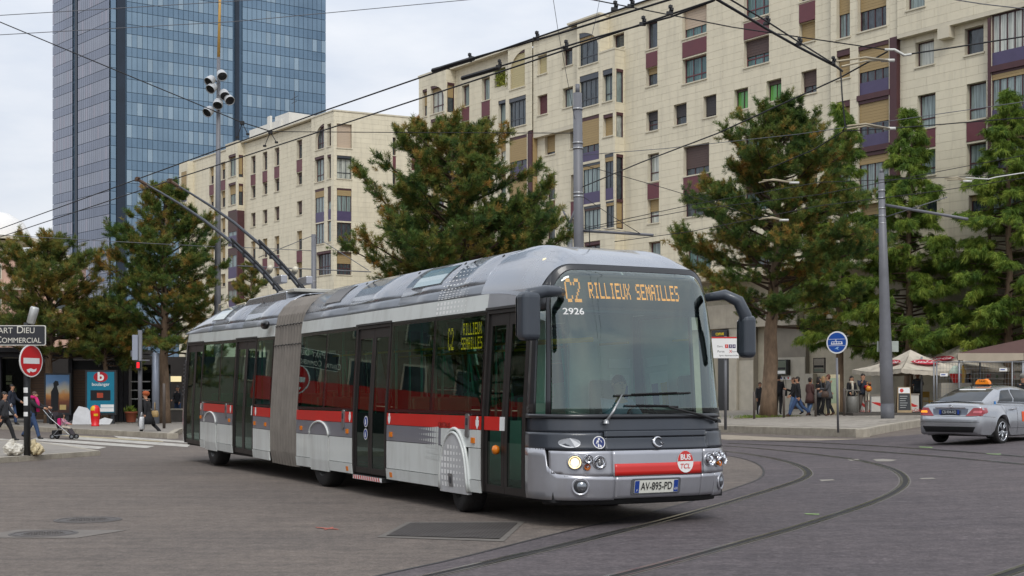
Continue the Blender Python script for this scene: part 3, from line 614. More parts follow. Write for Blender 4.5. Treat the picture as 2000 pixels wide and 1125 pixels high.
# trolley poles -----------------------------------------------------------------------------------
POLE = mat('pole_metal', '#4A4D52', .4, .5, .15, 6.); DKMET = mat('dark_hardware', '#26272A', .5, .3, .2, 8.); CERAM = mat('insulator_cream', '#CFC8B4', .35, 0, .1)
inv = Matrix.Translation(BO) @ Matrix.Rotation(BTH, 4, 'Z'); inv = inv.inverted()
mb = MB(); mb.prism([(11.6, 3.32), (11.6, 3.50), (14.1, 3.50), (14.5, 3.38)], lambda a, b, d: Vector((d, a, b)), -.75, .35); mb.build('trolley_base', SILVR2, bus, bevel=.02)
for bx, tip in ((-.52, (268, 350)), (-.02, (331, 353))):
    T = inv @ at(*tip, 30.0 if bx < -.3 else 29.7); B0 = Vector((bx, 12.6, 3.50)); d = T - B0
    M1 = B0 + d*.33; pts = [B0 + d*t + Vector((0, 0, .27*math.sin(math.pi*t**.8))) for t in (0, .1, .2, .32, .5, .68, .82, .92, 1)]
    mb = MB(); mb.tube(pts[:8], [.045, .043, .04, .036, .032, .028, .024, .02], 10); po = mb.build('trolley_pole', POLE, bus, True)
    mb = MB(); mb.tube([p + Vector((0, 0, .07)) for p in pts[:4]], .026, 7); mb.tube([pts[0] + Vector((.09, 0, .02)), pts[1] + Vector((.12, 0, -.06)), pts[2] + Vector((.1, 0, -.02)), pts[3]], .02, 6)
    for q in (.04, .1, .16, .23, .3): c_ = B0 + d*q + Vector((0, 0, .27*math.sin(math.pi*q**.8))); mb.cbox(c_, (.10, .05, .12))
    mb.build('spring_gear', DKMET, po)
    mb = MB(); mb.tube([pts[7], pts[7]*.6 + pts[8]*.4, pts[8]], [.022, .04, .036], 8); mb.tube([pts[7], pts[7] + (pts[8]-pts[7])*.3 + Vector((.12, 0, -.1)), pts[7] + (pts[8]-pts[7])*.8 + Vector((.14, 0, -.12)), pts[8]], .014, 5); mb.cbox(pts[8], (.08, .18, .08)); mb.build('trolley_shoe', mat('worn_bronze', '#55402F', .5, .5, .3, 12.), po)
    c_ = B0 + d*.10 + Vector((.30, 0, .05)); mb = MB(); mb.cbox(c_, (.14, .55, .16)); q = mb.build('retriever_box', SILVER, po, bevel=.02)
    mb = MB(); mb.lathe([(0, .2), (.05, .19), (.065, .12), (.05, .1), (.065, .06), (.05, .03), (.05, 0)], 14, Matrix.Translation(c_ + Vector((-.12, .4, .18))) @ Matrix.Rotation(R(60), 4, 'X')); mb.build('insulator', CERAM, po, True)
    mb = MB(); mb.tube([B0 + Vector((0, -.3, -.3)), B0 + Vector((0, .0, .02))], .12, 10); mb.build('swivel', DKMET, po)
mb = MB(); mb.box(-.72, .25, 11.2, 12.2, 3.46, 3.53); mb.build('trolley_base_plate', mat('base_plate', '#B7B6AE', .45, .1, .12, dirt=.3), bus, bevel=.015)
# interior -----------------------------------------------------------------------------------------
def seat(x, y, z=.44):
    t = MB(); t.box(x - .21, x + .21, y - .22, y + .22, z + .38, z + .46); t.box(x - .21, x + .21, y + .17, y + .25, z + .44, z + 1.05); t.box(x - .12, x + .12, y - .1, y + .15, z, z + .38)
    return t.build('passenger_seat', SEATM, bus, bevel=.03)
for y in (3.6, 4.5, 7.0, 7.9, 8.7, 11.4, 14.0, 14.9, 15.7):
    for x in (-.85, .85): seat(x, y, .5 if y > 9 else .44)
for y in (3.2, 4.9, 5.4, 6.4, 7.4, 8.8, 11.9, 13.6, 15.3):
    for x in (-.62, .62):
        mb = MB(); mb.tube([(x, y, .44), (x, y, 2.68)], .02, 8); mb.build('grab_pole', mat('grab_pole_teal', '#55B9A2', .35, 0, .05), bus)
mb = MB(); mb.tube([(-.62, 1.6, 2.2), (-.62, 9.3, 2.2)], .018, 6); mb.tube([(.62, 1.6, 2.2), (.62, 9.3, 2.2)], .018, 6); mb.tube([(-1.1, 1.0, 2.15), (-.3, .95, 2.2)], .035, 6); mb.build('grab_rail', YELL, bus)
mb = MB(); mb.box(-1.05, 1.1, .42, .95, .44, 1.12); mb.box(.1, 1.1, .85, 1.1, 1.0, 1.16); mb.build('dashboard', CHAR, bus, bevel=.05)
mb = MB(); ringp = [Vector((.55 + .23*math.cos(t), 1.12 + .10*math.sin(t), 1.22 + .2*math.sin(t)*.9)) for t in np.linspace(0, 2*math.pi, 25)]; mb.tube(ringp, .016, 6); mb.tube([(.55, 1.12, 1.22), (.55, .95, 1.1)], .04, 8); mb.build('steering_wheel', RUBBER, bus)
mb = MB(); mb.box(.30, .80, 1.62, 2.02, .8, .95); mb.box(.30, .80, 1.95, 2.07, .9, 1.72); mb.build('driver_seat', INT_D, bus, bevel=.04)
mb = MB(); mb.box(.15, 1.14, 2.30, 2.34, .44, 2.6); cabw = mb.build('cab_wall', INT_L, bus)
for x, z, w_, h_, m in ((.92, 1.52, .3, .56, WHITEP), (.92, 1.95, .34, .12, WHITEP), (.85, 1.5, .1, .3, YELL), (1.0, 1.5, .1, .3, BLUEP)):
    mb = MB(); mb.box(x - w_/2, x + w_/2, 2.29 - (.004 if m != WHITEP else 0), 2.297 - (.004 if m != WHITEP else 0), z - h_/2, z + h_/2); mb.build('notice', m, cabw)
mb = MB(); mb.box(-.35, -.15, 2.3, 2.38, .44, 2.6); mb.box(-1.12, -.62, 2.2, 2.22, .44, 1.2); mb.build('partition', mat('partition_pale', '#B9D6C4', .4, 0, .05), bus)
mb = MB(); mb.box(-1.13, 1.13, 9.2, 9.3, 2.3, 2.65); mb.build('cabin_header', INT_D, bus)
# ================================================================== GROUND
from mathutils.geometry import delaunay_2d_cdt
def road_mat(name, base, speck, scale=1.0, streak=None):
    if name in MATS: return MATS[name]
    m = bpy.data.materials.new(name); m.use_nodes = True; t = m.node_tree; b = t.nodes['Principled BSDF']; N = t.nodes.new; K = t.links.new
    co = N('ShaderNodeTexCoord')
    def noise(sc, det, mapping=None, rough=.6):
        n = N('ShaderNodeTexNoise'); n.inputs['Scale'].default_value = sc; n.inputs['Detail'].default_value = det; n.inputs['Roughness'].default_value = rough
        if mapping:
            q = N('ShaderNodeMapping'); q.inputs['Rotation'].default_value = (0, 0, mapping[1]); q.inputs['Scale'].default_value = mapping[0]; K(co.outputs['Object'], q.inputs[0]); K(q.outputs[0], n.inputs['Vector'])
        else: K(co.outputs['Object'], n.inputs['Vector'])
        return n
    def ramp(src, stops):
        r = N('ShaderNodeValToRGB'); e = r.color_ramp.elements
        while len(e) < len(stops): e.new(.5)
        for k, (p, c) in enumerate(stops): e[k].position = p; e[k].color = (*c, 1)
        K(src.outputs[0], r.inputs[0]); return r
    def blend(a, bb, kind, f=1.):
        x = N('ShaderNodeMix'); x.data_type = 'RGBA'; x.blend_type = kind; x.inputs[0].default_value = f; K(a, x.inputs[6]); K(bb, x.inputs[7]); return x.outputs[2]
    c = lin(base); fine = noise(34 * scale, 8, rough=.8); mid = noise(2.2, 7, rough=.7); big = noise(.16, 5); st = noise(.9, 5, ((.25, 3.2, 1), streak if streak is not None else .35), .7)
    o = ramp(fine, [(.30, [x*.50 for x in c]), (.52, c), (.78, [x*1.75 + .02 for x in c])]).outputs[0]
    o = blend(o, ramp(mid, [(.3, (.80, .80, .80)), (.7, (1.14, 1.13, 1.12))]).outputs[0], 'MULTIPLY')
    o = blend(o, ramp(noise(9, 6, rough=.7), [(.32, (.70, .70, .71)), (.68, (1.30, 1.29, 1.27))]).outputs[0], 'MULTIPLY', .9)
    o = blend(o, ramp(big, [(.35, (.86, .86, .88)), (.65, (1.12, 1.10, 1.08))]).outputs[0], 'MULTIPLY')
    o = blend(o, ramp(st, [(.35, (.82, .82, .84)), (.65, (1.12, 1.11, 1.1))]).outputs[0], 'MULTIPLY', .8)
    ve = N('ShaderNodeTexVoronoi'); ve.feature = 'DISTANCE_TO_EDGE'; ve.inputs['Scale'].default_value = .23; wv = N('ShaderNodeVectorMath'); wv.operation = 'ADD'; wn_ = noise(1.4, 5); wsc = N('ShaderNodeVectorMath'); wsc.operation = 'SCALE'; wsc.inputs['Scale'].default_value = 1.3; K(wn_.outputs['Color'], wsc.inputs[0]); K(co.outputs['Object'], wv.inputs[0]); K(wsc.outputs[0], wv.inputs[1]); K(wv.outputs[0], ve.inputs['Vector'])
    ck = N('ShaderNodeMapRange'); ck.inputs['From Max'].default_value = .004; ck.inputs['To Min'].default_value = .55; ck.inputs['To Max'].default_value = 1.; K(ve.outputs['Distance'], ck.inputs[0])
    cm_ = N('ShaderNodeMapRange'); cm_.inputs['From Min'].default_value = .5; cm_.inputs['From Max'].default_value = .6; K(noise(.21, 3).outputs[0], cm_.inputs[0]); cf = N('ShaderNodeMix'); cf.data_type = 'FLOAT'; K(cm_.outputs[0], cf.inputs[0]); cf.inputs[2].default_value = 1.; K(ck.outputs[0], cf.inputs[3])
    vs3 = N('ShaderNodeVectorMath'); vs3.operation = 'SCALE'; K(o, vs3.inputs[0]); K(cf.outputs[0], vs3.inputs['Scale']); o = vs3.outputs[0]
    o = blend(o, ramp(noise(.55, 4), [(.60, (1, 1, 1)), (.78, (.66, .66, .68))]).outputs[0], 'MULTIPLY', .8)
    # scattered pale grit
    vo = N('ShaderNodeTexVoronoi'); vo.inputs['Scale'].default_value = 2.2; K(co.outputs['Object'], vo.inputs['Vector'])
    rr = N('ShaderNodeMath'); rr.operation = 'LESS_THAN'; rr.inputs[1].default_value = speck; K(vo.outputs['Distance'], rr.inputs[0])
    x = N('ShaderNodeMix'); x.data_type = 'RGBA'; K(rr.outputs[0], x.inputs[0]); K(o, x.inputs[6]); x.inputs[7].default_value = (.42, .40, .36, 1)
    K(x.outputs[2], b.inputs['Base Color']); b.inputs['Roughness'].default_value = .82; b.inputs['Specular IOR Level'].default_value = .35
    bp = N('ShaderNodeBump'); bp.inputs['Strength'].default_value = .55; bp.inputs['Distance'].default_value = .012; K(fine.outputs[0], bp.inputs['Height']); K(bp.outputs[0], b.inputs['Normal'])
    MATS[name] = m; return m
ASPH = road_mat('asphalt', '#6C645D', .018); TRAM = road_mat('tram_asphalt', '#585254', .014, .8, -.1)
CONC = mat('concrete', '#A39B8C', .8, 0, .16, 1.6, bump=.25, bscale=30, dirt=.45)
KERB = mat('kerb_stone', '#A79F90', .8, 0, .18, 4., bump=.3, bscale=40, dirt=.5)
PAVE = mat('paving', '#9A9389', .8, 0, .15, 2.2, bump=.2, bscale=40, island=.06)
PAVEJ = mat('paving_joint', '#8f887e', .9, 0, .2, 4.)
PAINT = mat('road_paint', '#B4B0A8', .75, 0, .28, 7., bump=.2, bscale=50, dirt=.9)
def sheet(name, pts, dz, m, step=1.0, parent=None):
    """flat surface following the street, from a 2-D outline"""
    pts = [Vector((p[0], p[1])) for p in pts]; n = len(pts); bp = []
    for i in range(n):
        a, b = pts[i], pts[(i+1) % n]; k = max(1, int((b-a).length / (step*.8)))
        bp += [a + (b-a)*j/k for j in range(k)]
    n = len(bp); xs = [p.x for p in bp]; ys = [p.y for p in bp]; ins = []
    def inside(x, y):
        c = False; j = n - 1
        for i in range(n):
            if (ys[i] > y) != (ys[j] > y) and x < (xs[j]-xs[i])*(y-ys[i])/(ys[j]-ys[i]) + xs[i]: c = not c
            j = i
        return c
    X = math.floor(min(xs)) + .5
    stY = max(step, (max(ys)-min(ys))/40)
    while X < max(xs):
        Yv = min(ys) + .4
        while Yv < max(ys):
            if inside(X, Yv): ins.append(Vector((X, Yv)))
            Yv += stY
        X += step
    vs2, _, fs, *_r = delaunay_2d_cdt(bp + ins, [(i, (i+1) % n) for i in range(n)], [], 1, 1e-4)
    mb = MB(); mb.add([(v.x, v.y, gz(v.x) + dz) for v in vs2], [f if (vs2[f[1]]-vs2[f[0]]).cross(vs2[f[2]]-vs2[f[0]]) > 0 else f[::-1] for f in fs])
    return mb.build(name, m, parent)
mb = MB(); xs = [-900, -300, -120, -60] + list(range(-40, 61)) + [70, 90, 140, 300, 900]; ysr = [-300, -60, -20, 0, 20, 40, 60, 90, 140, 300, 1500]
mb.add([(x, y, gz(x)) for y in ysr for x in xs], [(j*len(xs)+i, j*len(xs)+i+1, (j+1)*len(xs)+i+1, (j+1)*len(xs)+i) for j in range(len(ysr)-1) for i in range(len(xs)-1)])
tag(mb.build('road', ASPH, smooth=True), None, None, kind='structure')
def catmull(P, n=8):
    out_ = []
    for i in range(len(P) - 1):
        a, b, c, d = P[max(0, i-1)], P[i], P[i+1], P[min(len(P)-1, i+2)]
        for k in range(n):
            t = k/n; out_.append(.5*((2*b) + (c-a)*t + (2*a-5*b+4*c-d)*t*t + (3*b-a-3*c+d)*t**3))
    return out_ + [P[-1]]
def gp(pts, dz=0): return [G(x, y, dz) for x, y in pts]
RA = [(640, 1172), (850, 1125), (960, 1100), (1085, 1071), (1200, 1043), (1300, 1018), (1400, 990), (1480, 966), (1535, 949), (1570, 936), (1581, 925), (1567, 912), (1530, 900), (1480, 890), (1430, 883), (1380, 878)]
RB = [(1080, 1158), (1215, 1125), (1320, 1098), (1450, 1062), (1560, 1031), (1650, 1002), (1710, 981), (1752, 961), (1770, 944), (1764, 928), (1740, 915), (1700, 904), (1650, 895), (1560, 884), (1480, 876), (1400, 870)]
RC = [(1880, 1150), (1965, 1125), (2030, 1103), (2130, 1075)]
RD = [(1400, 858), (1560, 864), (1700, 871), (1850, 881), (2000, 893), (2150, 906)]; RE = [(1420, 866), (1560, 873), (1700, 882), (1850, 894), (2000, 908), (2150, 922)]
bed = gp([(500, 1180), (745, 1124), (900, 1090), (1100, 1040), (1250, 1006), (1360, 977), (1440, 952), (1485, 934), (1490, 916), (1470, 902), (1430, 892), (1370, 886), (1330, 882), (1340, 862), (1420, 855), (1680, 858), (1830, 846), (1990, 832)])
bedp = [(p.x, p.y) for p in catmull([Vector((p.x, p.y, 0)) for p in bed[:13]], 4)] + [(p.x, p.y) for p in bed[13:]] + [(45, 70), (45, 4), (-2, 4)]
tag(sheet('tram_track_bed', bedp, .004, TRAM), None, None, kind='structure')
edge = catmull([Vector((p.x, p.y, 0)) for p in bed[:13]], 6)
def ribbon(pts, o0, o1, dz):
    mb = MB(); V_ = []
    for i, p in enumerate(pts):
        d = pts[min(i+1, len(pts)-1)] - pts[max(0, i-1)]; d.z = 0; d.normalize(); n = Vector((-d.y, d.x, 0))
        for o in (o0, o1): q = p + n*o; V_.append((q.x, q.y, gz(q.x) + dz))
    mb.add(V_, [(2*i, 2*i+1, 2*i+3, 2*i+2)[::-1] for i in range(len(pts)-1)]); return mb
tag(ribbon(edge, -.02, .02, .008).build('bed_joint', mat('tar_joint', '#302e2e', .6, 0, .2, 6.)), None, None, kind='structure')
RAILM = mat('rail_steel', '#A5A19B', .22, .85, .15, 5., stretch=(1, 1, 1)); GROOVE = mat('rail_groove', '#1D1B1A', .8, 0, .3, 6.); SEAL = mat('rail_sealant', '#67625d', .75, 0, .22, 5.)
def rail(name, px, label, group=None):
    P = catmull([Vector((p.x, p.y, 0)) for p in gp(px)], 10)
    o = ribbon(P, -.075, .125, .007).build(name, SEAL); tag(o, label, 'tram rail', group)
    ribbon(P, -.03, .078, .010).build('groove', GROOVE, o); 
    h = ribbon(P, .052, .10, .013); h.build('rail_head', RAILM, o); ribbon(P, -.05, -.025, .0125).build('guard_lip', RAILM, o)
rail('tram_rail', RA, 'grooved tram rail curving closest round the front of the bus'); rail('tram_rail', RB, 'grooved tram rail sweeping wide of the bus towards the taxi, outer of the curve')
rail('tram_rail', RC, 'short piece of tram rail cutting the bottom right corner of the street'); rail('tram_rail', RD, 'straight tram rail nearest the raised kerb, running behind the taxi'); rail('tram_rail', RE, 'straight tram rail passing just in front of the taxi wheels')
# worn pale patches, sprayed marks
def patch(name, px, m, dz=.0105): return tag(sheet(name, [(p.x, p.y) for p in gp(px)], dz, m), None, None, kind='structure')
PT = mat('pale_patch', '#8A857C', .85, 0, .25, 8.)
for pts in ([(1655, 899), (1675, 897), (1680, 899), (1662, 901)], [(1705, 898), (1725, 897), (1752, 899), (1740, 902), (1712, 902)], [(1600, 938), (1625, 937), (1632, 939), (1605, 941)], [(1795, 935), (1822, 934), (1828, 936), (1800, 937)]): patch('worn_patch', pts, PT)
patch('light_road_strip', [(1340, 851), (1420, 850), (1560, 857), (1690, 858), (1600, 861), (1420, 860)], mat('dusty_strip', '#94897A', .9, 0, .2, 3.))
GREENP = mat('green_spray', '#7f9a62', .8, 0, .5, 30.); PINKP = mat('pink_spray', '#a05a4c', .8, 0, .5, 30.)
for pts in ([(1795, 873), (1820, 874), (1822, 875.5), (1797, 874.5)], [(1925, 886), (1955, 887), (1955, 889), (1930, 888)], [(1570, 1004), (1600, 1005), (1600, 1007), (1575, 1006)]): patch('spray_mark', pts, GREENP, .011)
for pts in ([(615, 1030), (660, 1034), (662, 1035.5), (620, 1032)], [(632, 1034), (650, 1030), (652, 1031.5), (635, 1036)]): patch('spray_mark', pts, PINKP, .007)
# zebra stripes at the left
for pts in ([(222, 851.5), (360, 861.5), (372, 866), (232, 856)], [(146, 853), (372, 868.5), (366, 873.5), (140, 857.5)], [(70, 855.5), (302, 871.5), (286, 875.5), (58, 860)], [(-30, 854.5), (208, 873.5), (192, 877.5), (-30, 860)]):
    patch('zebra_stripe', pts, PAINT, .006)
patch('edge_line', [(118, 849), (300, 860), (320, 862), (318, 863.5), (118, 851.5)], mat('yellowish_line', '#a89c80', .8, 0, .3, 6.), .006)
# kerbed platforms ---------------------------------------------------------------------------------
def platform(name, outline, h, kerb_n, m, stone=1.0, kw=.16, inner=None, label=None):
    """outline: world points, the first kerb_n+1 of them form the visible kerb line"""
    o = tag(sheet(name, [(p.x, p.y) for p in outline], h - .006, m), None, None, kind='structure')
    me = None; k = 0
    for i in range(kerb_n):
        a, b = outline[i].copy(), outline[i+1].copy(); a.z = b.z = 0; L_ = (b-a).length; n = max(1, int(L_/stone)); d = (b-a)/L_; nn = Vector((-d.y, d.x, 0))
        cen = sum((Vector((p.x, p.y, 0)) for p in outline), Vector()) / len(outline)
        if (cen - a).dot(nn) < 0: nn = -nn
        for j in range(n):
            p0 = a + d*(L_*j/n + .006); p1 = a + d*(L_*(j+1)/n - .006); jz = random.uniform(-.004, .004); q0 = p0 + nn*kw; q1 = p1 + nn*kw
            f = -nn*random.uniform(.0, .006); c = .025
            mb = MB(); mb.add([(*(p0+f).xy, gz(p0.x)-.1), (*(p1+f).xy, gz(p1.x)-.1), (*(p1+f).xy, gz(p1.x)+h-c), (*(p0+f).xy, gz(p0.x)+h-c), (*(p1+f+nn*c).xy, gz(p1.x)+h+jz), (*(p0+f+nn*c).xy, gz(p0.x)+h+jz), (*q1.xy, gz(q1.x)+h+jz), (*q0.xy, gz(q0.x)+h+jz), (*q1.xy, gz(q1.x)-.1), (*q0.xy, gz(q0.x)-.1)],
                   [(0, 1, 2, 3), (3, 2, 4, 5), (5, 4, 6, 7), (7, 6, 8, 9), (0, 3, 5, 7, 9), (1, 8, 6, 4, 2)])
            mb.build('kerbstone', KERB, o, fix=True)
    return o
def slabs(parent, outline, h, ang, sx, sy, m, clip=None):
    """paving slabs with open joints, joined"""
    xs = [p.x for p in outline]; ys = [p.y for p in outline]; n = len(outline)
    def inside(x, y):
        c = False; j = n - 1
        for i in range(n):
            if (ys[i] > y) != (ys[j] > y) and x < (xs[j]-xs[i])*(y-ys[i])/(ys[j]-ys[i]) + xs[i]: c = not c
            j = i
        return c
    c_, s_ = math.cos(ang), math.sin(ang); mb = MB(); R_ = 70; x0, y0 = sum(xs)/n, sum(ys)/n
    for i in range(int(-R_/sx), int(R_/sx)):
        for j in range(int(-R_/sy), int(R_/sy)):
            q = []
            for u, v in ((0, 0), (1, 0), (1, 1), (0, 1)):
                a = (i + u*.975 + (.5 if j % 2 else 0)) * sx; b = (j + v*.975) * sy; q.append((x0 + a*c_ - b*s_, y0 + a*s_ + b*c_))
            if all(inside(*p) for p in q):
                dz = random.uniform(-.002, .002); mb.poly(*[(x, y, gz(x) + h + dz) for x, y in q])
    return tag(mb.build('paving_slabs', m, parent), None, None, kind='stuff')
W2 = lambda P: [Vector((p[0], p[1], 0)) for p in P]
isl = gp([(-160, 905)], .12) + gp([(196, 880)], .12) + gp([(150, 872), (70, 862), (-160, 852)], .12)
pl = platform('traffic_island', isl, .12, 4, mat('island_top', '#8F8981', .85, 0, .15, 2., bump=.2, dirt=.3), 1.3)
def off_poly(P, k):
    c_ = sum(P, Vector())/len(P); return [p + (c_-p).normalized()*k for p in P]
rp = gp([(1000, 822), (1418, 831.5), (1686, 838.5), (1799, 820), (1830, 815)], .24)
rpo = rp + W2([(30, 55), (40, 62), (10, 92), (-12, 96)])
plat = platform('pavement', rpo, .24, 4, PAVEJ, 1.4, .22)
slabs(plat, off_poly(rpo, .5), .24, -.05, .9, .6, PAVE)
lp = gp([(-260, 818), (150, 837.5), (338, 846.5), (352, 838), (470, 818)], .18)
lpo = lp + W2([(-14, 130), (-70, 130)])
platl = platform('pavement', lpo, .18, 4, mat('left_pavement', '#857F77', .85, 0, .14, 1.5, bump=.2, dirt=.2), 1.2, .2)
# covers and grating -------------------------------------------------------------------------------
IRON = mat('cast_iron', '#5A5552', .6, .3, .25, 8., bump=.3, bscale=60)
def manhole(px, py, r, label, apron=False):
    c_ = G(px, py); t = thing('manhole_cover', label, 'manhole cover', c_)
    mb = MB(); mb.lathe([(r, .003), (r*1.0, .012), (r*.95, .012), (r*.94, .006), (r*.70, .006), (r*.69, .011), (r*.64, .011), (r*.63, .006), (0, .006)], 36); mb.build('cover', IRON, t)
    mb = MB()
    for i in range(-6, 7):
        for j in range(-6, 7):
            x, y = i*r*.13, j*r*.13
            if math.hypot(x, y) < r*.6 and (i+j) % 2 == 0: mb.box(x-.014, x+.014, y-.014, y+.014, .006, .012)
    tag(mb.build('tread_studs', IRON, t), None, None, kind='stuff')
    mb = MB(); mb.lathe([(r*1.12, .003), (r*1.10, .010), (r*1.01, .010), (r*1.0, .003)], 36); mb.build('rim', IRON, t)
    if apron:
        mb = MB(); mb.poly((-.66, -.40, .0045), (.50, -.44, .0045), (.82, .40, .0045), (-.44, .44, .0045)); mb.build('tar_apron', mat('apron', '#6f6963', .85, 0, .15, 5.), t)
manhole(85, 1043, .33, 'round iron manhole cover set in a paler patch, nearest the camera at left', True); manhole(172, 1016, .36, 'round iron manhole cover lying farther back, beyond the patched one')
gq = gp([(738, 1049), (793, 1021), (1025, 1020), (985, 1057)]); gc = sum(gq, Vector())/4
t = thing('drain_grating', 'rectangular iron access grating in a light frame in front of the bus', 'grating', gc)
def gl_(u, v, z): return gq[0]*(1-u)*(1-v) + gq[1]*(1-u)*v + gq[3]*u*(1-v) + gq[2]*u*v - gc + Vector((0, 0, z))
mb = MB(); mb.poly(gl_(.0, -.03, .005), gl_(1., -.03, .005), gl_(1., 1.03, .005), gl_(.0, 1.03, .005)); mb.build('frame', mat('grating_frame', '#67625c', .75, .1, .15, 6.), t)
mb = MB(); mb.poly(gl_(.05, .07, .009), gl_(.95, .07, .009), gl_(.95, .93, .009), gl_(.05, .93, .009)); mb.build('plate', mat('grating_dark', '#504c49', .7, .2, .2, 6.), t)
mb = MB()
for i in range(30):
    u = .06 + .88*i/29; mb.poly(gl_(u-.006, .08, .013), gl_(u+.006, .08, .013), gl_(u+.006, .92, .013), gl_(u-.006, .92, .013))
for j in range(13):
    v = .08 + .84*j/12; mb.poly(gl_(.055, v-.012, .0145), gl_(.945, v-.012, .0145), gl_(.945, v+.012, .0145), gl_(.055, v+.012, .0145))
tag(mb.build('grating_bars', IRON, t), None, None, kind='stuff')

# ================================================================== BUILDINGS
STONE = mat('cream_cladding', '#DAD1B9', .75, 0, .05, .8, island=.022, bump=.06, bscale=14, dirt=.28)
JOINT = mat('cladding_joint', '#B3AA96', .85, 0, .1, 3.); REVEAL = mat('reveal_stone', '#CDC5B0', .75, 0, .06, 2., dirt=.15)
MAROON = mat('maroon_panel', '#64333A', .5, 0, .1, 2.); MARFR = mat('maroon_frame', '#4A2A2E', .5, 0, .12, 3.); PURPLE = mat('purple_panel', '#4B4262', .4, 0, .12, 2.)
TAN = mat('tan_blind', '#A08960', .65, 0, .08, 2., stretch=(.3, 1, 14)); BROWN = mat('brown_blind', '#54433F', .65, 0, .1, 2., stretch=(.3, 1, 14)); PINKB = mat('pink_blind', '#BBA893', .65, 0, .06, 2., stretch=(.3, 1, 14)); CREAMB = mat('cream_blind', '#B6A97F', .65, 0, .06, 2., stretch=(.3, 1, 14)); GREYB = mat('grey_blind', '#3C393B', .6, 0, .1, 2., stretch=(.3, 1, 14))
BL = {'t': TAN, 'b': BROWN, 'p': PINKB, 'c': CREAMB, 'g': GREYB, 'm': mat('maroon_blind', '#5A3035', .65, 0, .1, 2., stretch=(.3, 1, 14))}
def pane_mat(name, c, c2=None, st=(9, 1, .25), var=.35): return mat(name, c, .06, 0, var, 2.2, stretch=st, col2=c2, spec=.8)
PANES = {'d': pane_mat('dark_pane', '#20262B', '#3c464d', (3, 1, 1)), 'k': pane_mat('curtained_pane', '#3f5052', '#8C9B99'), 't': pane_mat('teal_curtain_pane', '#2a474c', '#567573'), 'w': pane_mat('pale_curtain_pane', '#7C8682', '#C2C4BA'), 'v': pane_mat('green_curtain_pane', '#2E6B2B', '#5FA54C')}
class Facade:
    def __init__(s, root, origin, u):
        s.root = root; s.o = Vector(origin); s.u = Vector(u).normalized(); s.n = Vector((s.u.y, -s.u.x))  # outward
        if s.n.dot(-s.o) < 0: s.n = -s.n
        s.op = {}; s.cl = 0
    def t(s, px, d=0):
        k = (px - CX)/F; o = s.o + s.n*d; return (k*o.y - o.x)/(s.u.x - k*s.u.y)
    def z(s, px, py, d=0):
        o = s.o + s.n*d; return EYE + (YH - py)/F*(o.y + s.u.y*s.t(px, d))
def cells(t0, t1, z0, z1, ops, course=.42):
    """free rectangles between openings, course by course"""
    n = max(1, round((z1 - z0)/course)); out_ = []
    for i in range(n):
        za, zb = z0 + (z1-z0)*i/n, z0 + (z1-z0)*(i+1)/n
        hit = sorted([o for o in ops if o[2] < zb - .01 and o[3] > za + .01 and o[0] < t1 and o[1] > t0]); grp = []
        for o in hit:
            if grp and o[0] < grp[-1][1] - .005: grp[-1][1] = max(grp[-1][1], o[1]); grp[-1][2].append(o)
            else: grp.append([o[0], o[1], [o]])
        x = t0
        for a, b, os_ in grp:
            if a - x > .03: out_.append((x, a, za, zb, i))
            x = max(x, b); cs = sorted({max(t0, a), min(t1, b)} | {min(max(v, t0), t1) for o in os_ for v in o[:2]})
            for c0, c1 in zip(cs, cs[1:]):
                if c1 - c0 < .03: continue
                z = za
                for lo, hi in sorted((o[2], o[3]) for o in os_ if o[0] < (c0+c1)/2 < o[1]):
                    if lo - z > .03: out_.append((c0, c1, z, min(lo, zb), i))
                    z = max(z, hi)
                if zb - z > .03: out_.append((c0, c1, z, zb, i))
        if t1 - x > .03: out_.append((x, t1, za, zb, i))
    return out_
BUDGET = {}
def clad(f, t0, t1, z0, z1, d=0, ops=(), pitch=1.45, course=.42, key='x', yfun=None, keep=0):
    """stone panels with recessed joints on the plane y = -d (or a return wall through yfun)"""
    pt = yfun or (lambda t, z, q: (t, -d - q, z)); back = MB(); pan = MB(); g = .009; singles = []
    for a, b, za, zb, row in cells(t0, t1, z0, z1, ops, course):
        back.poly(pt(a, za, -.03), pt(b, za, -.03), pt(b, zb, -.03), pt(a, zb, -.03))
        cut = [a]; k = math.floor(a/pitch)
        while True:
            k += 1; x = k*pitch + (.5*pitch if row % 2 else 0) - .5*pitch
            if x >= b - .12: break
            if x > a + .12: cut.append(x)
        cut.append(b)
        for x0, x1 in zip(cut, cut[1:]):
            jq = random.uniform(-.002, .003)
            A = [pt(x0 + g/2, za + g/2, jq), pt(x1 - g/2, za + g/2, jq), pt(x1 - g/2, zb - g/2, jq), pt(x0 + g/2, zb - g/2, jq)]
            B = [pt(x0 + g/2, za + g/2, -.028), pt(x1 - g/2, za + g/2, -.028), pt(x1 - g/2, zb - g/2, -.028), pt(x0 + g/2, zb - g/2, -.028)]
            fs = [(0, 1, 2, 3), (4, 5, 1, 0), (5, 6, 2, 1), (6, 7, 3, 2), (7, 4, 0, 3)]
            if keep and x0 > keep and zb - za > .3 and BUDGET.get(key, 0) < 300:
                BUDGET[key] = BUDGET.get(key, 0) + 1; m1 = MB(); m1.add(A + B, fs); m1.build('stone_panel', STONE, f.root)
            else: pan.add(A + B, fs)
    back.build('backing_wall', JOINT, f.root)
    if pan.v: tag(pan.build('stone_panels', STONE, f.root), None, None, kind='stuff')
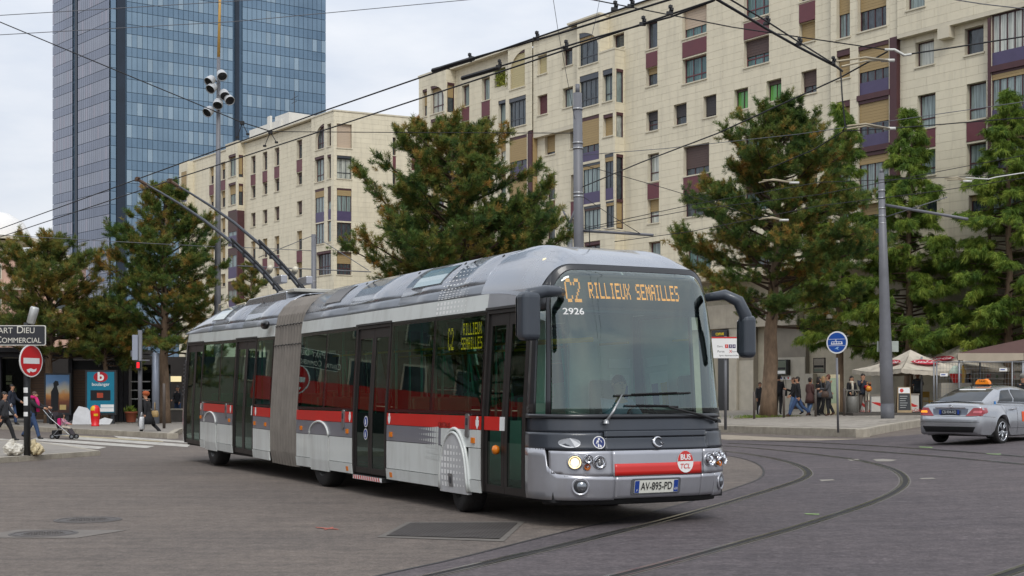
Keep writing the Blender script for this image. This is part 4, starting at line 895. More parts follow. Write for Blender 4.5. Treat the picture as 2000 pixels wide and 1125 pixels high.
def win(f, xl, xr, yt, yb, pane='d', blind=0, bc='t', d=0, mull=1, rail_=.0, fm=None, arch=False, depth=.32, sill=True, ops=None, purple=0, head=0, t=None):
    """a window set back in the wall: reveal, frame with mullions, panes, roller blind, sill"""
    if t: t0, t1, z0, z1 = t
    else:
        t0, t1 = f.t(xl, d), f.t(xr, d); z1 = f.z(xl, yt, d); z0 = f.z(xl, yb, d)
    if ops is not None: ops.append((t0, t1, z0, z1))
    fm = fm or MARFR; yb_ = -d + depth; fw = .055
    mb = MB(); y0 = -d - .004
    mb.poly((t0, y0, z0), (t0, yb_, z0), (t0, yb_, z1), (t0, y0, z1)); mb.poly((t1, y0, z0), (t1, y0, z1), (t1, yb_, z1), (t1, yb_, z0)); mb.poly((t0, y0, z1), (t0, yb_, z1), (t1, yb_, z1), (t1, y0, z1)); mb.poly((t0, y0, z0), (t1, y0, z0), (t1, yb_, z0), (t0, yb_, z0))
    o = mb.build('window', REVEAL, f.root)
    fr = MB(); a0, a1, c0, c1 = t0 + .004, t1 - .004, z0 + .004, z1 - .004
    if arch:   # a stone quarter-round fills the corner
        R_ = min(t1 - t0, (z1-z0)*.55); cor = MB(); n = 10; sg = arch
        cx = t0 if sg > 0 else t1; pts = [((cx + sg*(t1-t0)*math.cos(math.pi/2*i/n)), z1 - R_ + R_*math.sin(math.pi/2*i/n)) for i in range(n+1)]
        pts.append(((t1 if sg > 0 else t0), z1)) ; P = pts if sg > 0 else pts[::-1]
        cor.prism(P[::-1], lambda a, b, q: (a, q, b), -d + .0, yb_ - .01); cor.build('arch_corner', STONE, o)
    if head: fr.box(a0, a1, -d + .03, yb_ - .03, c1 - head, c1); c1 -= head
    for b in ((a0, a0+fw, c0, c1), (a1-fw, a1, c0, c1), (a0+fw, a1-fw, c0, c0+fw), (a0+fw, a1-fw, c1-fw, c1)): fr.box(b[0], b[1], yb_ - .07, yb_, b[2], b[3])
    for k in range(1, mull + 1):
        x = a0 + (a1-a0)*k/(mull+1); fr.box(x-.025, x+.025, yb_ - .062, yb_, c0+fw, c1-fw)
    if rail_:
        zz = c0 + (c1-c0)*rail_; fr.box(a0+fw, a1-fw, yb_ - .066, yb_ - .004, zz-.03, zz+.03)
    fr.build('frame', fm, o)
    pn = MB(); pn.poly((a0+.02, yb_-.03, c0+.02), (a1-.02, yb_-.03, c0+.02), (a1-.02, yb_-.03, c1-.02), (a0+.02, yb_-.03, c1-.02)); pn.build('pane', PANES[pane], o)
    if purple:
        pm = MB(); pm.box(a0 + .01, a1 - .01, yb_ - .085, yb_ - .072, c0 + .01, c0 + (c1-c0)*purple); pm.build('apron_panel', PURPLE, o)
    if blind:
        bm_ = MB(); zb0 = c1 - (c1-c0)*blind; n = max(2, int((c1-zb0)/.14)); V_ = []
        for i in range(n):
            za = zb0 + (c1-zb0)*i/n; zc = zb0 + (c1-zb0)*(i+1)/n; bm_.box(a0+.02, a1-.02, yb_-.105, yb_-.09+ .0, za+.004, zc-.004)
        tag(bm_.build('roller_blind', BL[bc], o), None, None)
    if sill:
        sm = MB(); sm.box(t0 - .06, t1 + .06, -d - .06, -d + .05, z0 - .075, z0 - .001); sm.build('sill', REVEAL, o)
    return o, (t0, t1, z0, z1)
def spandrel(f, xl, xr, yt, yb, d=0, m=None, ops=None, proud=.03):
    t0, t1 = f.t(xl, d), f.t(xr, d); z1, z0 = f.z(xl, yt, d), f.z(xl, yb, d)
    if ops is not None: ops.append((t0, t1, z0, z1))
    mb = MB(); mb.box(t0 + .002, t1 - .002, -d - proud, -d + .2, z0 + .002, z1 - .002); mb.build('spandrel_panel', m or MAROON, f.root, bevel=.01)
# ---- the long apartment block on the right
rb = thing('apartment_building', 'long cream apartment block with maroon and purple panels filling the right background', 'building', (8.6, 81, 0), math.atan2(-.8, .6))
f = Facade(rb, (8.6, 81), (.6, -.8)); ZT, ZL = 25.3, 8.25
def stack(xl, xr, up, sp_, lo, d=0, ops=None, **k):
    """upper window, maroon spandrel, lower window in one slot"""
    ku = dict(k); kl = dict(k); kl.update(k.pop('low', {})); ku.pop('low', None); kl.pop('low', None)
    if up: win(f, xl, xr, up[0], up[1], d=d, ops=ops, **ku)
    spandrel(f, xl, xr, sp_[0], sp_[1], d, ops=ops)
    if lo: win(f, xl, xr, lo[0], lo[1], d=d, ops=ops, **kl)
T = f.t
# bay at the far left end
d0 = .86; o0 = []
win(f, 825, 834, 176, 229, 'k', .55, 't', d0, 0, ops=o0, head=.15); win(f, 841, 867, 169, 224, 'w', .18, 't', d0, 2, .3, ops=o0, arch=1, head=.2)
for yt in (240, 299, 360, 418, 476):
    win(f, 825, 834, yt + 2, yt + 50, 'k', .6, 't', d0, 0, ops=o0, head=.15); win(f, 841, 867, yt - 6, yt + 46, 'd', .5, 't', d0, 2, .3, ops=o0, head=.2)
clad(f, T(818, d0), T(871, d0), ZL, ZT + .05, d0, o0)
def ret(tx, d, d_in, wins, z1=ZT, z0=ZL):
    """return wall of a bay, facing right, at t = tx, from y=-d to y=-d_in"""
    ops = [(.12, d - d_in - .12, a, b) for a, b, *_ in wins]
    clad(f, 0, d - d_in, z0, z1, 0, ops, yfun=lambda t, z, q: (tx + q, -d + t, z))
    for a, b, pk, bl in wins:
        mb = MB(); mb.poly((tx - .12, -d + .1, a), (tx - .12, -d_in - .1, a), (tx - .12, -d_in - .1, b), (tx - .12, -d + .1, b)); o = mb.build('window', PANES[pk], f.root)
        mb = MB(); w_ = d - d_in; mb.box(tx - .1, tx + .01, -d + .12, -d_in - .12, b - .18, b - .002); mb.box(tx - .1, tx - .03, -d + .12, -d + .17, a, b - .18); mb.box(tx - .1, tx - .03, -d_in - .17, -d_in - .12, a, b - .18); mb.build('frame', MARFR, o)
        if bl: mb = MB(); mb.box(tx - .09, tx - .07, -d + .17, -d_in - .17, b - .18 - (b-a-.18)*bl, b - .18); mb.build('roller_blind', TAN, o)
zz = lambda px, py, d=0: f.z(px, py, d)
ret(T(871, d0), d0, 0, [(zz(871, 218, d0), zz(871, 160, d0), 'd', .45)] + [(zz(871, y + 50, d0), zz(871, y, d0), 'd', .6) for y in (230, 290, 352)])
# main wall: between the bays
o1 = []
stack(902, 916.5, (168, 210), (211, 238), (239, 262), ops=o1, pane='k', mull=0, fm=MAROON); stack(941, 956.5, (154, 198), (199, 229), (230, 260), ops=o1, pane='k', mull=0, fm=MAROON, low=dict(blind=.95, bc='m'))
for xl, xr in ((902, 916), (941, 957)):
    for yt in (300, 350, 402, 455): win(f, xl, xr, yt, yt + 34, 'd', .6, 't', ops=o1, mull=0)
# loggia with a plant
t0, t1, z1, z0 = T(966), T(987), zz(966, 137), zz(966, 172); o1.append((t0, t1, z0, z1)); mb = MB()
mb.add([(t0, 0, z0), (t1, 0, z0), (t1, 1.2, z0), (t0, 1.2, z0), (t0, 0, z1), (t1, 0, z1), (t1, 1.2, z1), (t0, 1.2, z1)], [(0, 1, 2, 3), (4, 7, 6, 5), (0, 3, 7, 4), (1, 5, 6, 2), (3, 2, 6, 7)]); lo_ = mb.build('loggia', REVEAL, f.root)
d2 = .45; o2 = []
win(f, 996, 1025, 106, 176, 'w', .98, 'c', d2, 0, ops=o2, arch=-1, head=.15, depth=.2)
win(f, 973, 987.5, 198, 256, 'k', .0, 't', d2, 0, .3, ops=o2, head=.2, fm=CHAR); win(f, 994, 1027, 194, 251, 'd', 0, 't', d2, 3, .3, ops=o2, head=.25, fm=CHAR, depth=.2)
win(f, 974, 988, 274, 317, 'w', .45, 't', d2, 0, ops=o2, head=.18)
win(f, 995, 1029, 270, 346, 'd', .60, 't', d2, 2, .0, ops=o2, head=.2, depth=.14, purple=.26, sill=False); win(f, 995, 1029, 352, 420, 'd', .5, 't', d2, 2, .0, ops=o2, head=.15, depth=.14, purple=.26, sill=False); win(f, 995, 1029, 426, 490, 'd', .5, 't', d2, 2, ops=o2, head=.15, depth=.14, purple=.26, sill=False)
for yt in (340, 405, 465): win(f, 974, 988, yt, yt + 42, 'k', .4, 't', d2, 0, ops=o2, head=.15)
tb0, tb1 = T(963, d2), T(1039, d2)
clad(f, tb0, T(1031, d2), ZL, zz(1000, 264, d2), d2, o2); clad(f, T(960, d2), tb1, zz(1000, 264, d2) + .001, zz(960, 185, d2), d2, o2); clad(f, T(992, d2), tb1, zz(960, 185, d2) + .001, ZT, d2, o2)
o1.append((T(992), T(1039), zz(1000, 264), ZT + 1)); o1.append((T(963), T(1039), ZL - 1, zz(963, 187)))
clad(f, T(890), T(992), ZL, ZT, 0, o1)
mb = MB(); mb.box(T(1031, d2) + .002, tb1, -d2 - .03, 0, ZL, zz(1000, 266, d2)); mb.build('maroon_column', MARFR, f.root)
for zc in (349, 423): mb = MB(); z_ = zz(1000, zc, d2); mb.box(T(994, d2), T(1031, d2), -d2 - .05, -d2 + .2, z_ - .12, z_ + .12); mb.build('maroon_beam', MARFR, f.root)
for y0, y1 in ((268, 322), (345, 395), (415, 465)):
    mb = MB(); mb.box(tb1 - .03, tb1 + .012, -d2 + .06, -.02, zz(1035, y1, d2), zz(1035, y0, d2)); mb.build('side_blind', TAN, f.root)
# overhanging upper storeys between the second and third bay
d3 = .35; o3 = []; zs_ = zz(1060, 258, d3)
win(f, 1050, 1068, 110, 147, 'w', .98, 'c', d3, 0, ops=o3); win(f, 1050, 1069, 188, 226, 'd', .97, 'm', d3, 0, ops=o3); win(f, 1099, 1118, 98, 131, 'd', .0, 'b', d3, 0, ops=o3); win(f, 1099, 1119, 174, 212, 'k', 0, 't', d3, 0, ops=o3)
clad(f, tb1, T(1130, d3), zs_, ZT, d3, o3)
mb = MB(); mb.box(tb1, T(1130, d3), -d3, .02, zs_ - .25, zs_ - .002); mb.build('soffit_beam', REVEAL, f.root)
o4 = []
win(f, 1064, 1084, 265, 304, 'd', .85, 't', 0, 0, ops=o4); win(f, 1114, 1126, 257, 291, 'd', 0, 't', 0, 0, ops=o4)
for xl, xr in ((1066, 1084), (1115, 1126)):
    stack(xl, xr, (342, 392), (395, 426), (428, 470), ops=o4, pane='d', mull=0, blind=.0)
clad(f, tb1, T(1131), ZL, zs_ - .25, 0, o4)
# third bay
d5 = .8; o5 = []
win(f, 1131, 1168, 66, 131, 'd', .2, 't', d5, 2, .3, ops=o5, arch=1, head=.3, depth=.2, fm=CHAR)
win(f, 1132, 1169, 150, 212, 'd', 0, 't', d5, 3, .3, ops=o5, head=.35, depth=.2, fm=CHAR); win(f, 1177, 1196, 138, 200, 'k', 0, 't', d5, 1, .3, ops=o5, head=.3, fm=CHAR)
win(f, 1134, 1170, 232, 318, 'd', .62, 't', d5, 2, ops=o5, head=.2, depth=.15, purple=.22, sill=False); win(f, 1178, 1197, 225, 268, 'd', .97, 't', d5, 0, ops=o5, head=.2)
win(f, 1138, 1172, 322, 400, 'k', .08, 't', d5, 3, ops=o5, head=.15, depth=.15, purple=.30, sill=False, fm=CHAR); win(f, 1181, 1198, 302, 392, 'd', .1, 't', d5, 1, ops=o5, head=.2, depth=.15, purple=.28, sill=False, fm=CHAR)
win(f, 1140, 1173, 404, 452, 'k', .1, 'b', d5, 3, ops=o5, head=.15, depth=.15, sill=True, fm=CHAR); win(f, 1183, 1199, 394, 446, 'd', .12, 't', d5, 1, ops=o5, head=.1, depth=.15, fm=CHAR)
win(f, 1141, 1172, 474, 520, 'd', 0, 't', d5, 1, ops=o5, head=.2)
zt5 = zz(1190, 99, d5)
clad(f, T(1127, d5), T(1201, d5), ZL, zt5, d5, o5); clad(f, T(1127, d5), T(1171, d5), zt5 + .001, ZT + .1, d5, o5)
ret(T(1201, d5), d5, 0, [(zz(1201, y1, d5), zz(1201, y0, d5), pk, b) for y0, y1, pk, b in ((133, 198, 'k', 0), (218, 266, 'w', 0), (300, 388, 'd', 0), (388, 446, 'd', .95))], zt5)
ret(T(1171, d5), d5, 0, [], ZT + .1, zt5)
mb = MB(); mb.box(T(1171, d5), T(1201, d5) + .03, -d5 - .03, .0, zt5, zt5 + .10); mb.build('terrace_coping', REVEAL, f.root)
# main wall, right part
o6 = []
win(f, 1197, 1219, 69, 97, 'd', 0, 't', 0, 0, ops=o6)
stack(1262, 1284, (45, 98), (105, 134), (134, 170), ops=o6, pane='d', mull=0, low=dict(blind=.35, bc='t'))
stack(1333, 1380, (22, 77), (84, 114), (117, 165), ops=o6, pane='t', mull=2, blind=.66, bc='p', fm=MAROON, low=dict(blind=0, rail_=.3)); stack(1453, 1502, (-22, 41), (47, 79), (81, 133), ops=o6, pane='t', mull=2, rail_=.3, fm=MAROON, low=dict(blind=.6, bc='b'))
stack(1561, 1592, (-45, 5), (10, 46), (47, 86), ops=o6, pane='d', mull=0, low=dict(blind=.92, bc='t'))
win(f, 1262, 1285, 220, 258, 'd', .45, 'g', 0, 0, ops=o6, rail_=.35); win(f, 1316, 1341, 206, 246, 'd', .6, 'g', 0, 0, ops=o6); win(f, 1374, 1399, 189, 231, 'd', .9, 'g', 0, 0, ops=o6); win(f, 1434, 1461, 176, 217, 'v', .12, 'b', 0, 1, ops=o6); win(f, 1497, 1526, 159, 200, 'v', .2, 'b', 0, 1, ops=o6); win(f, 1565, 1595, 141, 186, 'd', .65, 'b', 0, 1, ops=o6)
stack(1265, 1287, (302, 356), (360, 390), (391, 437), ops=o6, pane='w', mull=0, rail_=.33, low=dict(blind=.5, bc='t')); win(f, 1267, 1290, 474, 515, 'k', 0, 't', 0, 0, ops=o6, fm=MAROON)
stack(1335, 1385, (288, 345), (347, 382), (384, 425), ops=o6, pane='d', mull=2, blind=.75, bc='b', low=dict(blind=0)); win(f, 1340, 1388, 476, 530, 't', 0, 't', 0, 2, ops=o6)
stack(1452, 1502, (268, 325), (328, 362), (364, 415), ops=o6, pane='t', mull=2, low=dict(blind=.3, bc='b')); win(f, 1456, 1504, 470, 525, 'd', .3, 't', 0, 2, ops=o6)
stack(1567, 1596, (236, 296), (300, 335), (338, 380), ops=o6, pane='t', mull=0, blind=.45, bc='t', low=dict(blind=.3)); win(f, 1570, 1600, 440, 492, 'd', .4, 't', 0, 0, ops=o6)
clad(f, T(1171), T(1622), ZL, ZT + .2, 0, o6, key='right', keep=T(1250))
# fourth bay with maroon frames
d6 = .25; o7 = []
for yt, yb, bl in ((-40, 77, .55), (100, 156, .97), (200, 262, .9), (292, 360, .4), (385, 440, .5)):
    win(f, 1634, 1660, yt, yb, 'k', bl, 't', d6, 1, ops=o7, head=.3, fm=MARFR)
win(f, 1675, 1731, -40, 64, 'd', .58, 't', d6, 3, .0, ops=o7, head=.2)
for yt, yb, bl in ((92, 190, .48), (197, 292, .46), (300, 385, .2)):
    win(f, 1676, 1736, yt, yb, 'd' if yt < 290 else 'k', bl, 't', d6, 3, ops=o7, head=.2, depth=.2, purple=.30 if yt < 290 else 0, sill=False)
win(f, 1680, 1736, 400, 470, 'd', .3, 't', d6, 2, ops=o7)
clad(f, T(1622, d6), T(1738, d6), ZL, ZT + .2, d6, o7, key='right', keep=-99)
mb = MB(); mb.box(T(1738, d6), T(1752, d6), -d6 - .03, 0, ZL + 2.6, zz(1740, 74, d6)); mb.build('maroon_column', MARFR, f.root)
for yt in (190, 292): mb = MB(); z_ = zz(1676, yt + 3, d6); mb.box(T(1674, d6), T(1738, d6), -d6 - .05, -d6 + .1, z_ - .14, z_ + .14); mb.build('maroon_beam', MARFR, f.root)
clad(f, T(1738, d6), T(1752, d6), zz(1740, 74, d6), ZT + .2, d6, [])
clad(f, T(1738, d6), T(1752, d6), ZL, ZL + 2.6, d6, [])
# right end: overhang, windows, fifth bay
d7 = .4; o8 = []; zo = zz(1760, 66, d7)
win(f, 1770, 1806, -50, 21, 'k', 0, 't', d7, 0, ops=o8); clad(f, T(1752, d7), T(2120, d7), zo, ZT + .2, d7, o8, key='right', keep=-99)
mb = MB(); mb.box(T(1752, d7), T(2120, d7), -d7, .0, zo - .2, zo - .002); mb.box(T(1832, d7), T(1855, d7), -d7 - .05, 0, zo - .75, zo - .201); mb.build('soffit_beam', REVEAL, f.root)
o9 = []
win(f, 1788, 1824, 84, 132, 'w', 0, 't', 0, 0, ops=o9); win(f, 1884, 1921, 57, 109, 'd', 0, 't', 0, 0, ops=o9)
stack(1792, 1827, (187, 253), (256, 292), (296, 345), ops=o9, pane='k', mull=0, rail_=.3); stack(1888, 1926, (165, 236), (238, 278), (282, 335), ops=o9, pane='k', mull=0, rail_=.3)
win(f, 1796, 1830, 390, 440, 'd', 0, 't', 0, 0, ops=o9); win(f, 1892, 1930, 382, 435, 'd', .2, 't', 0, 0, ops=o9)
clad(f, T(1752), T(1934), ZL, zo - .2, 0, o9, key='right', keep=-99)
d8 = .3; o10 = []
for yt, yb, bl, pp in ((22, 132, 0, .28), (138, 238, .12, .25), (244, 335, .3, .25), (345, 430, .3, 0)):
    win(f, 1936, 2010, yt, yb, 'w' if yt < 100 else 'k', bl, 't', d8, 4, ops=o10, head=.2, depth=.15, purple=pp, sill=False); win(f, 2016, 2090, yt - 24, yb - 28, 'k', bl, 't', d8, 4, ops=o10, head=.2, depth=.15, purple=pp, sill=False)
clad(f, T(1934, d8), T(2120, d8), ZL, zo - .3, d8, o10)
mb = MB(); mb.box(T(1930, d8), T(1936, d8) - .01, -d8 - .05, 0, ZL, zo - .3)
for yt in (135, 241): z_ = zz(1936, yt, d8); mb.box(T(1936, d8), T(2120, d8), -d8 - .06, -d8 + .1, z_ - .16, z_ + .12)
mb.build('maroon_beam', MARFR, f.root)
# parapet copings, roof, body
tl, tr_ = T(890), T(2120)
mb = MB(); mb.box(T(818, d0) - .05, T(871, d0) + .06, -d0 - .06, .3, ZT + .05, ZT + .17); mb.box(T(871, d0), T(1127), -.5, .35, ZT + .001, ZT + .14); mb.box(T(1127), T(1171, d5) + .05, -d5 - .06, .3, ZT + .1, ZT + .22); mb.box(T(1171, d5) + .05, tr_, -.07, .35, ZT + .2, ZT + .32); mb.build('coping', REVEAL, f.root)
mb = MB(); mb.box(T(818, d0), tr_ + 8, .45, 14, .2, ZT - .05); mb.build('core', JOINT, f.root)
clad(f, 0, 14, ZL - 4, ZT, 0, [], yfun=lambda t, z, q: (T(818, d0) - q, 14 - t, z))
mb = MB(); mb.box(T(818, d0) + .1, T(871, d0) - .2, -.3, .45, ZL, ZT); mb.build('core', JOINT, f.root)
# plain storeys below, concrete beam, columns, recessed shop fronts
mb = MB(); mb.box(T(818), tr_, -d5 - .05, .3, ZL - .28, ZL - .001); mb.build('ledge', mat('ledge_concrete', '#B4AA94', .75, 0, .1, 2., dirt=.35), f.root)
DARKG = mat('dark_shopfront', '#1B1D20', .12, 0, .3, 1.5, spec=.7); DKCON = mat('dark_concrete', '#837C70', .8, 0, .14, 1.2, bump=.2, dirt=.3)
mb = MB(); mb.box(T(818), T(1560), -.15, .4, 5.25, 6.6); mb.box(T(1560), tr_, .5, .9, 5.4, 6.6); mb.build('beam', CONC, f.root)
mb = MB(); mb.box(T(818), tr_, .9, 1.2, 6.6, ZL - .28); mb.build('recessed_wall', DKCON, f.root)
for k in range(26):
    t_ = T(1250) + k*1.9
    mb = MB(); mb.box(t_, t_ + 1.5, .86, .9, 6.75, ZL - .45); mb.build('mezzanine_window', DARKG, f.root)
def gf(xl, xr, y0, y1, z0, z1, m, name): mb = MB(); mb.box(f.t(xl), f.t(xr), y0, y1, z0, z1); return mb.build(name, m, f.root)
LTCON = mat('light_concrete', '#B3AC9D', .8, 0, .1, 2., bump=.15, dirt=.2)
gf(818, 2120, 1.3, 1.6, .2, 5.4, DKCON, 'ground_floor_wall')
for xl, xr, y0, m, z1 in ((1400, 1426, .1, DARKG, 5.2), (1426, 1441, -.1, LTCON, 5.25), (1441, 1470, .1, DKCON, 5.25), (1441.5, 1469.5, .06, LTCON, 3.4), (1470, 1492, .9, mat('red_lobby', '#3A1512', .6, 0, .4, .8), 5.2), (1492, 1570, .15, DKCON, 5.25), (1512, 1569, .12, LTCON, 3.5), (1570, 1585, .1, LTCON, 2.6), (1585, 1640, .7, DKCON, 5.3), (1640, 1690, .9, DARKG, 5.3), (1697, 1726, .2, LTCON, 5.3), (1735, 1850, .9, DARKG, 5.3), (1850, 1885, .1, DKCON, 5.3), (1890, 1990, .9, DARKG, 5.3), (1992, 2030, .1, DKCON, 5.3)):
    gf(xl, xr, y0, 1.35, .2, z1, m, 'wall_bay' if m is not DARKG else 'shopfront_glass')
def fp_(xl, xr, yt, yb, y, m, name, dep=.12, root=None):
    t0, t1 = f.t(xl, -y), f.t(xr, -y); z1, z0 = f.z(xl, yt, -y), f.z(xl, yb, -y); mb = MB(); mb.box(t0, t1, y - dep, y, z0, z1); return mb.build(name, m, root or f.root, bevel=.008), (t0, t1, z0, z1)
GREYG = mat('sign_greygreen', '#5C6355', .35, 0, .1, 4.)
for xl, xr, yt, yb, y, lab in ((1517, 1544, 703, 733, .12, 1), (1594, 1619, 699, 729, .7, 0)):
    o, (t0, t1, z0, z1) = fp_(xl, xr, yt, yb, y, BLACKP, 'cash_sign_box', .25)
    mb = MB(); mb.box(t0 + .06, t1 - .1, y - .262, y - .25, z0 + .05, z1 - .05); mb.build('sign_face', GREYG if lab else DKCON, o); mb = MB(); mb.box(t0 + .08, t1 - .14, y - .268, y - .2625, z0 + .3, z0 + .42); mb.build('dark_band', BLACKP, o)
    mb = MB(); mb.box(t0 + .08, t1 - .14, y - .268, y - .2625, z0 + .08, z0 + .24); mb.build('pale_band', WHITEP if lab else GREYG, o)
o, (t0, t1, z0, z1) = fp_(1521, 1545, 735, 742, .12, WHITEP, 'small_notice', .02)
for k, m in ((.2, BLUEP), (.42, BLACKPR), (.75, RED)): mb = MB(); mb.box(t0 + (t1-t0)*k, t0 + (t1-t0)*(k+.1), .092, .099, z0 + .05, z1 - .05); mb.build('notice_mark', m, o)
# hairdresser's yellow-on-black hanging sign
o, (t0, t1, z0, z1) = fp_(1392, 1422, 646, 661, -.25, BLACKP, 'hanging_sign', .1); lettering('COIFFURE', frame(((t0+t1)/2 + .06, -.362, (z0+z1)/2), (1, 0, 0), (0, 0, 1)), mat('yellow_print', '#D2B619', .5, 0, 0, emit=.35), o, .2, .01, .72)
# ---- second cream block, farther back on the left
lbx = thing('apartment_building', 'smaller cream apartment block standing left of the tall pine, white plant room on its roof', 'building', (-18.8, 118, 0), math.atan2(-.8, .6))
f = Facade(lbx, (-18.8, 118), (.6, -.8)); T = f.t; zz = lambda px, py, d=0: f.z(px, py, d)
oL = []; ZB = 1.0
stack(409, 417.5, (327, 361), (362, 382), (383, 406), ops=oL, pane='d', mull=0, blind=.5, bc='t'); stack(431, 440, (318, 352), (353, 373), (374, 406), ops=oL, pane='d', mull=0, blind=.4, bc='t')
for y0, y1 in ((427, 456), (480, 514), (536, 560)):
    for xl, xr in ((409, 417.5), (431, 440)): win(f, xl, xr, y0, y1, 'd', .7, 't', ops=oL, mull=0)
for xl, xr, a, b, c_, s1, s2 in ((490, 499, (306, 341), (342, 363), (364, 388), (417, 444), (472, 508)), (513, 522, (298, 334), (335, 357), (358, 381), (411, 438), (467, 504)), (536, 545.5, (290, 325), (327, 349), (350, 375), (405, 432), (462, 498)), (579.6, 590, (275, 312), (313, 337), (338, 362), (394, 421), (452, 489))):
    stack(xl, xr, a, b, c_, ops=oL, pane='d', mull=0, blind=.25, bc='b'); win(f, xl, xr, s1[0], s1[1], 'd', .8, 'b', ops=oL, mull=0)
    stack(xl, xr, s2, (s2[1] + 1, s2[1] + 24), (s2[1] + 25, s2[1] + 56), ops=oL, pane='d', mull=0, blind=.4, bc='t')
ZTL = zz(600, 240)
clad(f, T(350), T(612), ZB, ZTL, 0, oL, pitch=1.6)
dL = .7; ob = []
for y0, y1, bl in ((304, 347, .05), (359, 402, .45)): win(f, 446, 460.5, y0, y1, 'k', bl, 't', dL, 1, ops=ob, head=.2)
for y0, y1, bl, pp in ((413, 482, .58, .3), (486, 545, .2, .4), (550, 600, .3, .3)): win(f, 445, 462, y0, y1, 'k', bl, 'b', dL, 1, ops=ob, head=.2, depth=.12, purple=pp, sill=False)
clad(f, T(441, dL), T(464, dL), ZB, ZTL + .15, dL, ob); 
mb = MB(); mb.box(T(462.2, dL), T(464, dL) + .02, -dL - .02, 0, ZB, zz(462, 411, dL)); mb.build('maroon_column', MARFR, f.root)
ret(T(464, dL), dL, 0, [(zz(464, y1, dL), zz(464, y0, dL), 'd', b) for y0, y1, b in ((302, 345, .85), (358, 400, .3), (413, 450, .9), (470, 520, .3))], ZTL + .15, ZB)
win(f, 354, 364.5, 337, 396, 'd', .6, 't', dL, 0, ops=(oe := []), purple=.4, sill=False, depth=.12); clad(f, T(350, dL), T(366, dL), ZB, ZTL, dL, oe); ret(T(366, dL), dL, 0, [], ZTL, ZB)
dC = .35; oc = []
win(f, 616, 633, 247, 294, 'd', .12, 'b', dC, 1, .3, ops=oc, arch=-1, head=.2); win(f, 639, 646.5, 243, 287, 'd', .0, 't', dC, 0, ops=oc)
win(f, 614.5, 633, 308, 357, 'k', 0, 't', dC, 2, .3, ops=oc, head=.2); win(f, 639, 646.5, 303, 350, 'k', 0, 't', dC, 0, ops=oc, head=.2)
win(f, 615, 633, 371, 436, 'k', .2, 't', dC, 2, ops=oc, head=.2, purple=.32, sill=False, depth=.15); win(f, 639.5, 646.5, 365, 430, 'k', .45, 'b', dC, 0, ops=oc, purple=.32, sill=False, depth=.15); win(f, 616, 633, 438, 478, 'k', 0, 't', dC, 2, ops=oc, depth=.15); win(f, 639.5, 646.5, 432, 473, 'k', 0, 't', dC, 0, ops=oc, depth=.15)
win(f, 618, 646.5, 493, 539, 'd', 0, 't', dC, 4, .4, ops=oc, head=.2)
clad(f, T(608, dC), T(652, dC), ZB, ZTL + .1, dC, oc)
tE = T(652, dC); E0 = f.o + f.u*tE + f.n*dC
mb = MB(); mb.box(T(350, dL) - .05, T(441, dL), -.08, .3, ZTL + .001, ZTL + .14); mb.box(T(441, dL), T(464, dL) + .05, -dL - .06, .3, ZTL + .15, ZTL + .28); mb.box(T(464, dL) + .05, tE, -dC - .06, .3, ZTL + .1, ZTL + .22); mb.build('coping', REVEAL, f.root)
mb = MB(); mb.box(T(350), T(612), .4, 10, .2, ZTL - .05); mb.build('core', JOINT, f.root)
mb = MB(); a0, a1 = T(472), T(545); mb.box(a0, a1 - 1.2, .8, 3.6, ZTL, ZTL + 1.5); mb.box(a0 + 4.2, a0 + 4.8, .6, .8, ZTL, ZTL + 2.1); mb.box(a0 + 5, a1, 1.0, 4, ZTL + .1, ZTL + 2.0); mb.build('plant_room', mat('white_render', '#D8D6CF', .7, 0, .05, 1., dirt=.15), f.root)
mb = MB(); mb.tube([(a0 + 5, 3, ZTL + 1.9), (a0 + 5, 3, ZTL + 4.6)], .04, 5); mb.tube([(a0 + 4.3, 3, ZTL + 4.0), (a0 + 5.7, 3, ZTL + 4.1)], .025, 5); mb.tube([(a0 + 4.5, 3, ZTL + 3.6), (a0 + 5.5, 3, ZTL + 3.65)], .025, 5); mb.build('aerial', DKMET, f.root)
# its end wall, facing right
ue = Vector((5600, 2600)).normalized()
ew = Facade(lbx, (E0.x, E0.y), ue); 
# express the end wall in the building's own frame through a rotation about its corner
rot = math.atan2(ue.y, ue.x) - math.atan2(-.8, .6)
pivot = link('end_wall', None, lbx); 
class Sub: pass
root_save = lbx
tmp_root = link('end_wall_tmp', None); tmp_root.location = (E0.x, E0.y, 0); tmp_root.rotation_euler = (0, 0, math.atan2(ue.y, ue.x))
ew.root = tmp_root; f = ew; T = f.t; zz = lambda px, py, d=0: f.z(px, py, d); oe2 = []
win(f, 658, 687, 241, 288, 'w', .98, 'p', 0, 0, ops=oe2); win(f, 658, 687, 303, 348, 'w', 0, 't', 0, 2, .3, ops=oe2, head=.2, fm=CHAR); win(f, 658, 686.5, 367, 431, 'k', .18, 't', 0, 2, ops=oe2, head=.15, purple=.32, sill=False, depth=.15); win(f, 658, 686, 434, 474, 'd', 0, 't', 0, 2, .3, ops=oe2, depth=.15); win(f, 658, 686.5, 491, 536, 'd', .48, 't', 0, 3, .3, ops=oe2, head=.12)
win(f, 767, 773, 268, 303, 'd', 0, 't', 0, 0, ops=oe2); spandrel(f, 767, 773, 304, 330, ops=oe2); win(f, 767, 773, 331, 360, 'd', 0, 't', 0, 0, ops=oe2); spandrel(f, 804, 818, 308, 332, ops=oe2); win(f, 804, 818, 280, 307, 'd', .5, 't', 0, 0, ops=oe2)
clad(f, 0, T(860), ZB, ZTL + .1, 0, oe2, pitch=1.6)
mb = MB(); mb.box(-.1, T(860), -.06, .3, ZTL + .1, ZTL + .22); mb.build('coping', REVEAL, tmp_root); mb = MB(); mb.box(.3, T(860), .4, 8, .2, ZTL - .05); mb.build('core', JOINT, tmp_root)
